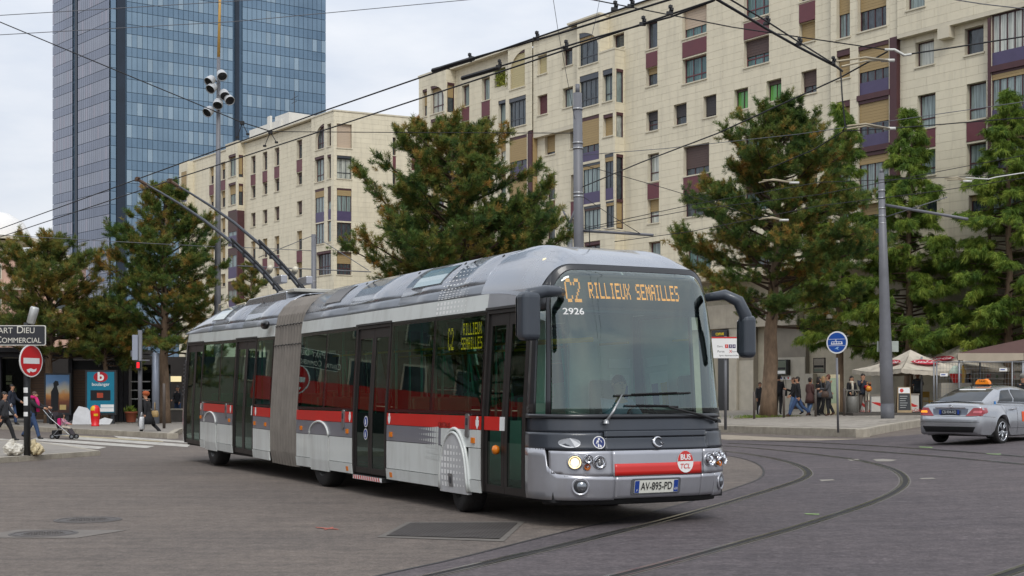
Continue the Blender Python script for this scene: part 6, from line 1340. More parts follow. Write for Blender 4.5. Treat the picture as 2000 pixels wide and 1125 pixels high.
wire('pale wire rising from the roof pole past the green curtained windows', [(1138, 303, 36), (1300, 290, 36), (1560, 262, 34), (2060, 190, 30)], .009, WIREG)
wire('dark wire at the height of the lower hanger rods, to the right edge', [(1648, 256, 24), (1738, 251, 24), (2060, 225, 24)], .010)
wire('dark wire from the lower rods slanting down left into the pine', [(1648, 256, 24), (1590, 292, 25), (1500, 330, 26)], .010)
wire('thin dark wire slanting down from the roof pole towards the right pine', [(1138, 322, 36), (1300, 368, 38), (1480, 424, 40)], .009)
wire('lower thin dark wire slanting down from the roof pole to its bracket arm', [(1140, 385, 36), (1200, 425, 35), (1250, 456, 34.3)], .009)
wire('tram contact wire passing in front of the right pine, upper of three', [(1140, 446, 36), (1350, 400, 36), (1600, 356, 36), (1886, 345, 36), (2060, 335, 36)], .010)
wire('tram contact wire passing in front of the right pine, middle of three', [(1140, 449, 36), (1350, 410, 36), (1600, 380, 36), (1880, 326, 36), (2060, 292, 36)], .010)
wire('tram contact wire passing in front of the right pine, lowest of three', [(1200, 472, 34), (1350, 452, 34), (1600, 402, 34), (1840, 372, 34), (2060, 338, 34)], .010)
wire('pale insulated tram wire at the right edge in front of the trees', [(1886, 347, 34), (1930, 350, 34), (1945, 346, 34), (2060, 328, 34)], .016, WHT)
wire('two thin stays left of the grey pole beyond the bus roof', [(450, 482, 78), (613, 490, 78)], .02, WIREG); wire('thin stay falling right from the grey pole beyond the bus roof', [(616, 462, 78), (720, 528, 70)], .02, WIREG)
wire('thin stay rising left to the top of the grey pole beyond the bus', [(505, 503, 80), (611, 460, 78)], .02, WIREG)
wire('thin wire at the top right corner above the soffit', [(1850, -3, 25), (1920, 8, 25), (2060, 24, 25)], .010, WIREG)

# ================================================================== SIGNS AND STREET FURNITURE
def text_on(body, parent, c_, xd, size, m, bold=0., sx=1., up=(0, 0, 1), name='lettering', align='CENTER'):
    return lettering(body, frame(c_, xd, up), m, parent, size, bold, sx, align, name)
# sign post on the island
sb = base_at(53, 30.6, .12); sp1 = thing('sign_post', 'dark post with a slate direction board and a no entry disc on the left island', 'sign post', sb)
mb = MB(); mb.tube([(0, 0, -.05), (0, 0, 3.05)], .075, 16); mb.build('post', mat('post_dark', '#2E3033', .5, .2, .25, 4., dirt=.3), sp1, True)
for z, h_ in ((1.5, .06), (.95, .05), (1.25, .1)): mb = MB(); mb.lathe([(.0765, -h_), (.078, 0), (.0765, h_)], 10, Matrix.Translation((0, 0, z)), R(200), R(300)); mb.build('peeling_sticker', WHITEP, sp1)
mb = MB(); M = Matrix.Translation((.08, 0, 3.05)) @ Matrix.Rotation(R(16), 4, 'Y'); mb.lathe([(0, .38), (.08, .375), (.10, .34), (.095, 0), (.07, -.03), (0, -.04)], 18, M); mb.build('lamp_can', mat('can_zinc', '#B8B9B6', .35, .4, .12), sp1, True)
zc = EYE + (YH - 655.5)/F*30.6 - sb.z; w0, w1 = (-58 - 53)/F*30.6, (93 - 53)/F*30.6; pc = (w0 + w1)/2; pw = w1 - w0
mb = MB(); mb.prism(rrect(pw, .46, .04), lambda a, b, d: Vector((pc + a, -.10 - d, zc + b)), 0, .03); brd = mb.build('direction_board', mat('board_white', '#D8D6CE', .45, 0, .04), sp1)
mb = MB(); mb.prism(rrect(pw - .035, .425, .03), lambda a, b, d: Vector((pc + a, -.131 - d, zc + b)), 0, .003); mb.build('board_face', mat('slate_print', '#2B2C31', .4, 0, .08), brd)
LT = mat('sign_letters', '#D5D2C6', .5, 0, .03)
def smallcaps(body, x1, zb, big, small, parent):
    x = x1; chars = []
    import itertools
    for wd in reversed(body.split(' ')):
        me_w = []
        rest = wd[1:]; a = text_mesh(rest, small, 0, .98, 'LEFT'); xs = [v.co.x for v in a.vertices]; wr = max(xs) - min(xs); b = text_mesh(wd[0], big, 0, .98, 'LEFT'); xb = [v.co.x for v in b.vertices]; wb_ = max(xb) - min(xb)
        for me, w_, s_, xo in ((a, wr, small, x - wr), (b, wb_, big, x - wr - wb_ - .015)):
            mnx = min(v.co.x for v in me.vertices); mnz = min(v.co.y for v in me.vertices)
            for v in me.vertices: v.co = Vector((xo + v.co.x - mnx, -.1345 - .001, zb + v.co.y - mnz))
            me.materials.clear(); me.materials.append(LT); link('lettering', me, parent)
        x -= wr + wb_ + .015 + .10
smallcaps('PART DIEU', (71.5 - 53)/F*30.6, zc + .05, .235, .185, brd); smallcaps('CENTRE COMMERCIAL', (84.5 - 53)/F*30.6, zc - .17, .215, .165, brd)
zn = EYE + (YH - 705)/F*30.6 - sb.z; nd = Vector((.93, -.37, 0)).normalized(); xd = Vector((0, 0, 1)).cross(nd) ; xd = Vector((-nd.y, nd.x, 0)); xd = Vector((0, 0, 1)).cross(nd)
cn = Vector((.07, -.06, zn)) + nd*.05
mb = MB(); fn = lambda a, b, d: cn + xd*a + Vector((0, 0, b)) + nd*d; mb.prism(ell(.372, .372, 40), fn, -.012, .012); ds = mb.build('no_entry_disc', WHITEP, sp1)
mb = MB(); mb.prism(ell(.345, .345, 40), fn, .0125, .015); mb.build('disc_face', mat('sign_red', '#C4161C', .4, 0, .05), ds); mb = MB(); mb.prism([(-.26, -.065), (.26, -.065), (.26, .065), (-.26, .065)], fn, .0155, .018); mb.build('white_bar', WHITEP, ds)
mb = MB(); mb.prism([(-.16, -.2), (-.02, -.17), (.08, -.2), (.17, -.17), (.14, -.24), (.04, -.26), (-.04, -.235), (-.06, -.28), (-.13, -.25)], fn, .0155, .017); mb.build('torn_sticker', WHITEP, ds)
# rubbish bag
def bag(name, label, c_, sx, sy, sz, m, cat, seed=1, parent=None):
    rg = random.Random(seed); mb = MB(); n1, n2 = 26, 15; V_ = []; ph_ = [rg.uniform(0, 6.3) for _ in range(8)]
    for j in range(n2):
        ph = -math.pi/2 + math.pi*j/(n2-1)
        for i in range(n1):
            t = 2*math.pi*i/n1; k = 1 + .13*math.sin(3*t + ph_[0] + 2*ph) + .10*math.sin(7*t + ph_[1] - 3*ph) + .07*math.sin(13*t + ph_[2] + 5*ph) + rg.uniform(-.06, .06); zt = 1 + math.sin(ph)*(1 + .22*math.sin(5*t + ph_[3]))
            V_.append((sx*math.cos(ph)**.7*math.cos(t)*k, sy*math.cos(ph)**.7*math.sin(t)*k, max(0, sz*zt*(1 + .35*max(0, math.sin(t + ph_[4]))))))
    mb.add(V_, [(j*n1+i, j*n1+(i+1) % n1, (j+1)*n1+(i+1) % n1, (j+1)*n1+i) for j in range(n2-1) for i in range(n1)]); o = mb.build(name, m, parent, False, loc=c_); return tag(o, label, cat) if label else o
BAGM = mat('plastic_bag', '#C9C4B8', .35, 0, .25, 12., bump=.5, bscale=18)
bag('rubbish_bag', 'crumpled pale plastic bag dumped against the foot of the sign post', sb + Vector((-.28, -.05, 0)), .24, .2, .13, BAGM, 'bag', 2); bag('rubbish_bag', 'smaller cream rubbish bag behind the sign post foot', sb + Vector((.14, .18, 0)), .16, .15, .13, mat('cream_bag', '#C7B893', .5, 0, .25, 12., bump=.5, bscale=18), 'bag', 3)
# tram sign
tb = base_at(1637, 40, .24); ts = thing('tram_sign', 'round blue tram sign on a slim grey post at the kerb corner', 'sign', tb); mb = MB(); mb.tube([(0, 0, -.1), (-.04, 0, 2.15)], .035, 12); mb.build('post', POLEG, ts, True)
nd2 = Vector((-.62, -.78, 0)).normalized(); xd2 = Vector((0, 0, 1)).cross(nd2); zc2 = EYE + (YH - 669)/F*40 - tb.z; fn2 = lambda a, b, d: Vector((-.045, -.045, zc2)) + xd2*a + Vector((0, 0, b)) + nd2*d
mb = MB(); mb.prism(ell(.335, .335, 36), fn2, -.012, .012); dsc = mb.build('sign_disc', WHITEP, ts); mb = MB(); mb.prism(ell(.295, .295, 36), fn2, .0125, .015); mb.build('disc_face', mat('sign_blue', '#164C9E', .4, 0, .05), dsc)
for nm, pl in (('tram_body', [(-.19, -.06), (.19, -.06), (.17, .03), (-.17, .03)]), ('overhead_line', [(-.27, .095), (.27, .095), (.27, .105), (-.27, .105)]), ('pantograph', [(-.02, .03), (.0, .03), (-.03, .065), (.0, .10), (-.02, .10), (-.05, .065)]), ('track', [(-.27, -.10), (.27, -.10), (.27, -.09), (-.27, -.09)]), ('graffiti_tag', [(-.08, -.2), (.02, -.13), (.08, -.14), (.03, -.17), (.06, -.23), (-.02, -.19)])):
    mb = MB(); mb.prism(pl, fn2, .0155, .017); mb.build(nm, WHITEP if nm != 'graffiti_tag' else mat('pale_blue', '#8fb4d8', .5, 0, 0), dsc)
for x in (-.13, -.05, .03, .11): mb = MB(); mb.prism([(x - .03, -.03), (x + .03, -.03), (x + .03, .015), (x - .03, .015)], fn2, .0175, .018); mb.build('tram_window', MATS['sign_blue'], dsc)
# bus stop board by the windscreen
st = base_at(1417, 47, .24); bs = thing('stop_sign', 'white stop board with red top edge half hidden by the bus mirror', 'sign', st); mb = MB(); mb.tube([(0, 0, -.1), (0, 0, 3.2)], .05, 12); mb.build('post', POLEG, bs, True)
z0, z1 = EYE + (YH - 700)/F*47 - st.z, EYE + (YH - 661)/F*47 - st.z; x0, x1 = -28/F*47, 25/F*47
mb = MB(); mb.box(x0, x1, -.12, -.07, z0, z1); bo = mb.build('board', WHITEP, bs, bevel=.01); mb = MB(); mb.box(x0, x1, -.125, -.065, z1, z1 + .05); mb.build('red_edge', RED, bo)
for x, c_, d in ((.02, RED, '1'), (.15, mat('purple_print', '#3C2A5C', .5, 0, 0), '3'), (.28, MATS['purple_print'], '4')):
    mb = MB(); mb.box(x - .055, x + .055, -.124, -.1205, z0 + .36, z0 + .49); mb.build('line_number', c_, bo); text_on(d, bo, (x, -.1265, z0 + .425), (1, 0, 0), .11, WHITEP, .01)
text_on('X', bo, (.16, -.122, z0 + .24), (1, 0, 0), .15, RED, .01); text_on('Express', bo, (.31, -.122, z0 + .24), (1, 0, 0), .07, BLACKPR); text_on('Porte', bo, (-.18, -.122, z0 + .24), (1, 0, 0), .11, BLACKPR); text_on('Gare', bo, (-.22, -.122, z0 + .42), (1, 0, 0), .1, BLACKPR); text_on('lignes d\u00e9partementales', bo, (.1, -.122, z0 + .1), (1, 0, 0), .075, BLACKPR)
# pedestrian signal
pb = base_at(269, 55.6, .18); ps = thing('pedestrian_signal', 'slim signal post with a red pedestrian light and pale back plate', 'traffic light', pb); mb = MB(); mb.tube([(.1, 0, -.1), (.1, 0, 4.0)], .09, 12); mb.build('post', POLEG, ps, True)
mb = MB(); mb.box(-.20, .03, -.12, -.06, 2.75, 3.8); mb.build('back_plate', mat('backplate_pale', '#9AA0AE', .45, .1, .08), ps, bevel=.01); mb = MB(); mb.box(.0, .22, -.32, -.09, 2.35, 2.72); hd = mb.build('signal_head', BLACKP, ps, bevel=.02); mb = MB(); mb.box(.05, .16, -.325, -.318, 2.42, 2.65); mb.build('red_figure', mat('red_lamp', '#E01820', .4, 0, 0, emit=1.0), hd)
mb = MB(); mb.box(.2, .5, -.05, 0, 2.72, 2.77); mb.box(-.3, 0, .02, .3, 2.9, 3.15); mb.build('bracket', POLEG, ps)
# slim posts and silver column
def post(px, Y, h_, r, label, m, dz=.18, name='bollard', cat='bollard', grp=None):
    b = base_at(px, Y, dz); t = MB(); t.tube([(0, 0, -.1), (0, 0, h_ - .02), (0, 0, h_)], [r, r, r*.7], 12); return tag(t.build(name, m, None, True, loc=b), label, cat, grp)
post(304, 60, 3.2, .17, 'silver round column beside the left pine trunk', mat('silver_column', '#8C93A0', .35, .4, .1, dirt=.2), name='column', cat='column')
post(320.5, 52, 1.75, .06, 'slim dark post at the left kerb end near the bus tail', mat('brown_post', '#5A524C', .5, .2, .15), name='post', cat='post')
for px, lab in ((1473, 'slim brown bollard left of the big pine trunk'), (1531, 'slim brown bollard just right of the pine trunk'), (1593, 'slim brown bollard in front of the chatting group'), (1649, 'slim brown bollard beside the litter bin')): post(px, 55.5, 1.15, .05, lab, mat('brown_post', '#5A524C', .5, .2, .15), .24, 'bollard', 'bollard', 'bollards along the right pavement')
# red barrel
rbp = base_at(186, 55.5, .18); t = thing('red_bollard', 'red plastic barrel shaped marker with a yellow cap on the left pavement', 'marker', rbp); mb = MB(); mb.lathe([(.16, 0), (.165, .05), (.15, .06), (.185, .35), (.20, .55), (.185, .75), (.12, .85), (0, .88)], 20); mb.build('body', mat('red_plastic', '#D8141C', .35, 0, .06), t, True)
mb = MB(); mb.lathe([(.125, .845), (.187, .752), (.197, .65)], 20, None, R(150), R(280)); mb.build('yellow_cap', mat('yellow_plastic', '#E0B11C', .4, 0, .05), t, True); mb = MB(); mb.lathe([(.2015, .42), (.204, .52)], 10, None, R(270), R(320)); mb.build('label_patch', MATS['yellow_plastic'], t)
# poster cases
def poster_case(px0, px1, y0, y1, Y, label):
    c_ = base_at((px0+px1)/2, Y, .18); w_ = (px1-px0)/F*Y; z0, z1 = EYE + (YH-y1)/F*Y - c_.z, EYE + (YH-y0)/F*Y - c_.z; t = thing('poster_case', label, 'poster', c_); mb = MB(); mb.box(-w_/2, w_/2, -.1, .1, z0, z1); mb.box(-w_/2 + .1, -w_/2 + .25, -.06, .06, -.1, z0); mb.box(w_/2 - .25, w_/2 - .1, -.06, .06, -.1, z0); mb.build('case', mat('case_dark', '#33363A', .4, .2, .1), t)
    P = lambda u0, u1, v0, v1, m, nm, d=.002: (lambda q: (q.box(-w_/2 + w_*u0, -w_/2 + w_*u1, -.1 - d - .002, -.1 - d + .0005, z0 + (z1-z0)*v0, z0 + (z1-z0)*v1), q.build(nm, m, t))[1])(MB()); return t, P, w_, z0, z1
t, P, w_, z0, z1 = poster_case(168, 228, 723, 810, 60, 'lit poster case with a teal poster and a red round logo on the left pavement')
P(.06, .94, .05, .96, mat('teal_poster', '#12748F', .4, 0, .06), 'poster')
cx = .5; mb = MB(); mb.prism([(a, (z0 + (z1-z0)*.845) + b) for a, b in ell(.32, .235, 28)], lambda a, b, d: Vector((a, -.107 - d, b)), 0, .002); mb.build('logo_disc', mat('logo_red', '#A81E2A', .4, 0, .03), t)
text_on('b', t, (0, -.112, z0 + (z1-z0)*.85), (1, 0, 0), .52, WHITEP, .035, 1.15); text_on('boulanger', t, (0, -.108, z0 + (z1-z0)*.68), (1, 0, 0), .2, WHITEP, .01)
P(.17, .82, .32, .55, mat('poster_black', '#15181C', .4, 0, .05), 'poster_screen', .006); P(.38, .58, .38, .49, mat('poster_orange', '#A8452E', .4, 0, .2, 6.), 'poster_picture', .010); P(.5, .93, .16, .23, WHITEP, 'paper_strip', .006); P(.42, .93, .07, .15, WHITEP, 'paper_strip', .006)
t, P, w_, z0, z1 = poster_case(88, 140, 729, 810, 61, 'poster case showing a dark figure against a blue and orange landscape')
pm_ = bpy.data.materials.new('landscape_print'); pm_.use_nodes = True; tt = pm_.node_tree; nn_ = tt.nodes.new; gc_ = nn_('ShaderNodeTexCoord'); sx_ = nn_('ShaderNodeSeparateXYZ'); nz_ = nn_('ShaderNodeTexNoise'); nz_.inputs['Scale'].default_value = 2.4; ma_ = nn_('ShaderNodeMath'); ma_.operation = 'MULTIPLY_ADD'; ma_.inputs[1].default_value = .35; rp_ = nn_('ShaderNodeValToRGB'); e = rp_.color_ramp.elements
while len(e) < 5: e.new(.5)
for k_, (p_, c_) in enumerate(((.25, '#3E2620'), (.5, '#6B3B26'), (.66, '#B07A42'), (.78, '#A7A08C'), (1., '#54779F'))): e[k_].position = p_; e[k_].color = (*lin(c_), 1)
tt.links.new(gc_.outputs['Generated'], sx_.inputs[0]); tt.links.new(gc_.outputs['Object'], nz_.inputs['Vector']); tt.links.new(nz_.outputs[0], ma_.inputs[0]); tt.links.new(sx_.outputs[2], ma_.inputs[2]); tt.links.new(ma_.outputs[0], rp_.inputs[0]); tt.links.new(rp_.outputs[0], tt.nodes['Principled BSDF'].inputs['Base Color'])
P(.06, .94, .05, .96, pm_, 'poster'); P(.58, .82, .12, .24, mat('poster_paper', '#B7A06A', .4, 0, .1), 'poster_picture', .006)
zz0 = z0 + (z1-z0)*.1; mb = MB(); mb.prism([(-.30, zz0), (.02, zz0), (.06, zz0 + .8), (.0, zz0 + 1.0), (-.03, zz0 + 1.12), (.06, zz0 + 1.17), (.03, zz0 + 1.34), (-.1, zz0 + 1.37), (-.2, zz0 + 1.26), (-.17, zz0 + 1.08), (-.30, zz0 + .86)], lambda a, b, d: Vector((a, -.11 - d, b)), 0, .002); mb.build('poster_figure', mat('poster_black', '#15181C', .4, 0, .05), t)
mb = MB(); V_ = [(-.5, 0, 0), (.5, .05, 0), (.42, .1, .4), (.1, .15, .72), (-.25, .12, .8), (-.45, .05, .45)]; mb.add(V_ + [(x, y + .08, z) for x, y, z in V_], [(0, 1, 2, 3, 4, 5), (11, 10, 9, 8, 7, 6)] + [(i, i+6, (i+1) % 6 + 6, (i+1) % 6) for i in range(6)]); tag(mb.build('white_sheet', mat('white_sheeting', '#C9CACC', .6, 0, .1), None, loc=base_at(163, 58.5, .18)), 'white board leaning on the ground left of the teal poster case', 'board')
mb = MB(); mb.add([(-.35, 0, 0), (.3, 0, 0), (.42, .05, .22), (.05, .1, .3), (-.4, .06, .12), (-.35, .12, 0), (.3, .12, 0)], [(0, 1, 2, 3, 4), (5, 4, 3), (5, 3, 2, 6), (0, 4, 5), (1, 6, 2)]); tag(mb.build('white_sheet', MATS['white_sheeting'], None, loc=base_at(201, 58.5, .18)), 'torn white board lying on the ground right of the red barrel', 'board')
# wooden tram shelter with dark roof
WOOD = mat('dark_wood', '#5B432F', .7, 0, .25, 3., stretch=(.4, 1, 8)); SHD = mat('shelter_dark', '#26262A', .5, .2, .2); 
SY = 64.; sb2 = base_at(150, SY, .18); sh = thing('tram_shelter', 'long dark tram shelter with brown slatted walls behind the poster cases', 'shelter', sb2)
X = lambda px, Y=SY: (px - CX)/F*Y - sb2.x; Zs = lambda py, Y=SY: EYE + (YH - py)/F*Y - sb2.z
mb = MB(); mb.box(X(-220), X(265), -1.2, 3.2, Zs(690), Zs(680)); mb.build('roof', SHD, sh, bevel=.03); mb = MB(); mb.box(X(-220), X(265), -.9, 2.9, Zs(698), Zs(691)); mb.build('roof_beam', SHD, sh)
for k in range(22):
    za = .1 + k*.125
    for x0, x1 in ((143, 168), (228.5, 236), (58, 88), (-220, -20), (168.5, 228)): mb = MB(); mb.box(X(x0), X(x1), .0, .05, za, za + .11); mb.build('wall_slat', WOOD, sh)
mb = MB(); mb.box(X(138), X(232), -.02, .1, Zs(722), Zs(704)); fas = mb.build('fascia', SHD, sh); text_on('P  TCL', fas, ((X(138)+X(232))/2 + .6, -.024, Zs(713)), (1, 0, 0), .3, mat('dim_print', '#8a8a88', .5, 0, 0))
for px in (-200, -90, 3, 56, 141, 231, 240, 249): mb = MB(); mb.box(X(px) - .09, X(px) + .09, -.3, -.1, -.1, Zs(697)); mb.build('post', SHD, sh)
for q_ in ((X(-20), X(56), .1, .12, .2, Zs(700)), (X(254), X(330), .3, .32, .3, Zs(712))): mb = MB(); mb.box(*q_); mb.build('glass_wall', glass('shelter_glass', '#8f9a9a', .55, .02), sh)
for px, y in ((10, 745), (40, 757), (25, 790), (38, 772)): mb = MB(); mb.box(X(px) - .35, X(px) + .35, .125, .15, Zs(y) - .03, Zs(y) + .03); mb.build('glass_strip', WHITEP, sh)
for y in (745, 762, 779): mb = MB(); mb.box(X(252), X(290), .29, .298, Zs(y) - .03, Zs(y) + .02); mb.build('glass_strip', WHITEP, sh)
mb = MB(); mb.box(X(-220), X(420), 8, 8.3, 0, Zs(688)); mb.build('rear_wall', mat('shelter_rear', '#2C2826', .8, 0, .3, .6), sh)
for px, py, w_, h_ in ((11, 742, .3, .5), (337, 740, .7, .3), (262, 700, .5, .1), (20, 760, .3, .3)): mb = MB(); c_ = (X(px, 71.5), Zs(py, 71.5)); mb.box(c_[0] - w_/2, c_[0] + w_/2, 7.95, 7.99, c_[1] - h_/2, c_[1] + h_/2); mb.build('lit_window', mat('warm_window', '#D8C79A', .5, 0, .1, emit=.6), sh)
mb = MB(); mb.box(X(286), X(420), .0, .3, 0, Zs(801)); mb.build('bench_wall', mat('bench_wall_dark', '#57534e', .8, 0, .2), sh); mb = MB(); mb.box(X(284), X(422), -.05, .35, Zs(801), Zs(798)); mb.build('bench_top', LTCON, sh)
fpz = base_at(290, 63.5, .18); t = thing('flower_pot', 'terracotta pot standing inside the glass shelter beside the signal post', 'flower pot', base_at(256, 62, .2)); mb = MB(); mb.lathe([(.2, 0), (.27, .4), (.3, .42), (.3, .5), (.25, .5), (.2, .4), (0, .38)], 18); mb.build('pot', mat('terracotta', '#8A4A32', .8, 0, .1), t, True); rngp = np.random.default_rng(9); V, Fq, ti = tufts(rngp, np.tile([[0, 0, .5]], (60, 1)) + rngp.normal(0, .1, (60, 3)), np.tile([[0, 0, 1.]], (60, 1)) + rngp.normal(0, .5, (60, 3)), .2, .02, 8, 1.2); np_mesh('plant', V, Fq, CYP, t, ti)
# plant in the loggia of the right block
lp_ = MB(); f = Facade(rb, (8.6, 81), (.6, -.8)); t0 = (f.t(966) + f.t(987))/2; z0 = f.z(966, 172); V, Fq, ti = tufts(rngp, np.array([[t0, .2, z0 + .6]]) + rngp.normal(0, 1, (110, 3))*np.array([.45, .2, .35]), np.tile([[0, 0, 1.]], (110, 1)) + rngp.normal(0, .7, (110, 3)), .3, .03, 7, 1.2)
np_mesh('loggia_plant', V, Fq, foliage_mat('yellow_leaves', [(.2, '#5b6e2a'), (.6, '#9aa044'), (.9, '#b9b25c')]), rb, ti)
# litter bin, menu board, bar counters
YB = 57.; b = base_at(1661, YB, .24); t = thing('litter_bin', 'grey litter bin in a tall frame at the café corner', 'litter bin', b)
mb = MB(); mb.lathe([(.22, .08), (.25, .1), (.25, .78), (.23, .8), (.2, .78), (.2, .3), (0, .28)], 20, Matrix.Translation((.08, 0, 0))); mb.build('bin', mat('bin_grey', '#77756F', .5, .1, .12), t, True); mb = MB(); mb.box(-.26, .36, -.22, .22, 1.02, 1.08); mb.box(-.26, -.18, -.05, .05, 0, 1.02); mb.box(.32, .36, -.05, .05, 0, 1.02); mb.build('bin_frame', mat('bin_frame_grey', '#6B6862', .5, .2, .1), t, bevel=.01)
b = base_at(1735, 55.5, .24); t = thing('platform_step', 'low dark timber step under the café counters', 'step', b); mb = MB(); mb.box(-1.55, 2.4, -.3, 3.2, -.05, .09); mb.build('deck', mat('dark_deck', '#4B4641', .7, 0, .2, 3.), t, bevel=.01)
def counter(px0, px1, y0, Y, label, swash=True, txt=False):
    c_ = base_at((px0+px1)/2, Y, .33); w_ = (px1-px0)/F*Y; h_ = EYE + (YH - y0)/F*Y - c_.z; t = thing('bar_counter', label, 'counter', c_, 0, 'white café counters'); mb = MB(); mb.box(-w_/2, w_/2, 0, .06, .02, h_); mb.build('front_panel', mat('banner_white', '#CFCBC2', .5, 0, .06, 3.), t, bevel=.01); mb = MB(); mb.box(-w_/2 - .02, w_/2 + .02, -.03, .45, h_, h_ + .05); mb.build('top', mat('counter_top', '#8d8478', .5, 0, .1), t)
    mb = MB(); mb.box(-w_/2, -w_/2 + .04, -.02, .05, 0, h_ - .001); mb.build('frame_post', STEEL, t)
    if swash: mb = MB(); n = 10; up = [(-w_/2 + .06 + (w_ - .12)*i/n, h_*.62 - h_*.24*(i/n)**.7 + .10*math.sin(math.pi*i/n)*(1 - i/n)) for i in range(n+1)]; lo = [(x, z - .14*math.sin(math.pi*min(1, i/n*.9 + .05))) for i, (x, z) in enumerate(up)]; mb.prism(up[::-1] + lo, lambda a, q, d: Vector((a, -.004 - d, q)), -.002, .002); mb.build('red_swash', RED, t)
    if txt: text_on('Coca-Cola', t, (w_*.12, -.006, h_*.12), (1, 0, 0), .2, RED, 0, .8)
counter(1676, 1697, 773, 57.5, 'white café counter with red swash behind the man with the child', True, True); counter(1700, 1744, 773, 57.4, 'white café counter with red swash left of the thick grey pole'); counter(1764, 1795, 771, 57, 'white café counter with red swash right of the menu board', True, True)
b = base_at(1766, 56.2, .33); t = thing('menu_board', 'folding chalk menu board with a red header leaning by the counter', 'menu board', b, R(-8))
for s_, nm in ((1, 'board_leg'),): mb = MB(); mb.tube([(-.28, .42, 0), (-.26, .05, 1.05)], .022, 6); mb.tube([(.30, .42, 0), (.26, .05, 1.05)], .022, 6); mb.build('rear_leg', WOOD, t)
mb = MB(); mb.add([(-.30, -.12, 0), (.30, -.12, 0), (.26, .05, 1.08), (-.26, .05, 1.08), (-.30, -.09, 0), (.30, -.09, 0), (.26, .08, 1.08), (-.26, .08, 1.08)], [(0, 1, 2, 3), (7, 6, 5, 4), (0, 3, 7, 4), (1, 5, 6, 2), (3, 2, 6, 7)]); mb.build('frame', mat('pale_wood', '#A08A68', .6, 0, .15), t)
mb = MB(); mb.poly((-.255, -.107, .10), (.255, -.107, .10), (.235, -.001, .80), (-.235, -.001, .80)); mb.build('chalkboard', mat('chalkboard', '#2A2D30', .6, 0, .5, 14., stretch=(1, 1, 6)), t); mb = MB(); mb.poly((-.235, .001, .82), (.235, .001, .82), (.225, .037, 1.05), (-.225, .037, 1.05)); hd = mb.build('header', WHITEP, t); mb = MB(); mb.poly(*[(-.1 + .08*math.cos(a), .0135 + .08*math.sin(a)*.157, .93 + .08*math.sin(a)) for a in np.linspace(0, 2*math.pi, 18, endpoint=False)]); mb.build('red_mark', RED, hd)
for k in range(6): mb = MB(); y = .2 + k*.095; yy = lambda z: -.12 + z*.157 - .009; mb.poly((-.18, yy(y), y), (.05 + .12*((k*7) % 3)/3, yy(y), y), (.05 + .12*((k*7) % 3)/3, yy(y + .03), y + .03), (-.18, yy(y + .03), y + .03)); mb.build('chalk_line', mat('chalk', '#9a9c9a', .8, 0, .2), t)
# parasols
PARA = mat('parasol_cloth', '#C9C0B0', .8, 0, .12, 2.2, bump=.3, bscale=5, dirt=.55); CRED = mat('parasol_red', '#B5243A', .7, 0, .08)
def parasol(label, px, Y, yap, yed, rad, rot, m, dz=.33, badges=True, n=4):
    b = base_at(px, Y, dz); za, ze = EYE + (YH - yap)/F*Y - b.z, EYE + (YH - yed)/F*Y - b.z; t = thing('parasol', label, 'parasol', b, rot, 'café parasols'); mb = MB(); mb.tube([(0, 0, 0), (0, 0, za)], .03, 10); mb.build('pole', mat('parasol_pole', '#9d968a', .5, .2, .1), t, True)
    mb = MB(); C_ = [Vector((rad*math.cos(2*math.pi*(i+.5)/n), rad*math.sin(2*math.pi*(i+.5)/n), ze)) for i in range(n)]; top = Vector((0, 0, za)); K_ = 8
    for i in range(n):
        a, c = C_[i], C_[(i+1) % n]; V_ = []
        for u in range(K_+1):
            for v in range(K_+1):
                e = a.lerp(c, v/K_); p = top.lerp(e, u/K_); sg = math.sin(math.pi*v/K_)*(u/K_); p.z += -.16*math.sin(math.pi*u/K_)*.9 - .10*sg + .02*math.sin(v*5.3 + i*2)*(u/K_); V_.append(p)
        mb.add(V_, [(u*(K_+1)+v, (u+1)*(K_+1)+v, (u+1)*(K_+1)+v+1, u*(K_+1)+v+1) for u in range(K_) for v in range(K_)])
    mb.build('canopy', m, t, False); mb = MB()
    for i in range(n):
        a, c = C_[i], C_[(i+1) % n]; V_ = []
        for v in range(K_*2+1): e = a.lerp(c, v/K_/2); e.z += -.10*math.sin(math.pi*v/K_/2); V_ += [e*1.0, e + Vector((0, 0, -.16 - .03*abs(math.sin(v*1.6))))]
        mb.add(V_, [(2*v, 2*v+1, 2*v+3, 2*v+2) for v in range(K_*2)])
    mb.build('valance', m, t)
    if badges:
        for i in range(n):
            a, c = C_[i], C_[(i+1) % n]; mid = (a+c)/2; x_ = (c-a).normalized(); upv = (top - mid).normalized(); nn = x_.cross(upv); c0_ = mid*.58 + top*.42 + Vector((0, 0, -.10)) + nn*.05
            mb = MB(); mb.prism([(-.78, 0), (-.45, .2), (0, .26), (.45, .2), (.78, 0), (.45, -.2), (0, -.26), (-.45, -.2)], lambda p, q, d: c0_ + x_*p + upv*q + nn*d, 0, .004); g_ = mb.build('red_badge', CRED, t); lettering('Coca-Cola', frame(c0_ + nn*.008, x_, upv), WHITEP, g_, .34, .012, .8)
    for i in range(n): mb = MB(); mb.tube([Vector((0, 0, za - .12)), C_[i] + Vector((0, 0, -.03))], .012, 5); mb.build('rib', MATS['parasol_pole'], t)
parasol('faded white and red parasol between the thick grey pole and the fence', 1778, 59, 683, 722, 2.55, R(20), PARA); parasol('second faded parasol behind the fence, beneath the brown canopy edge', 1874, 61, 674, 716, 2.8, R(30), PARA)
b = base_at(2015, 55, .33); za, ze = EYE + (YH - 652)/F*55 - b.z, EYE + (YH - 692)/F*55 - b.z; t = thing('canopy_tent', 'large brown café canopy with a beige valance at the right edge', 'canopy', b); mb = MB(); hw = 3.6
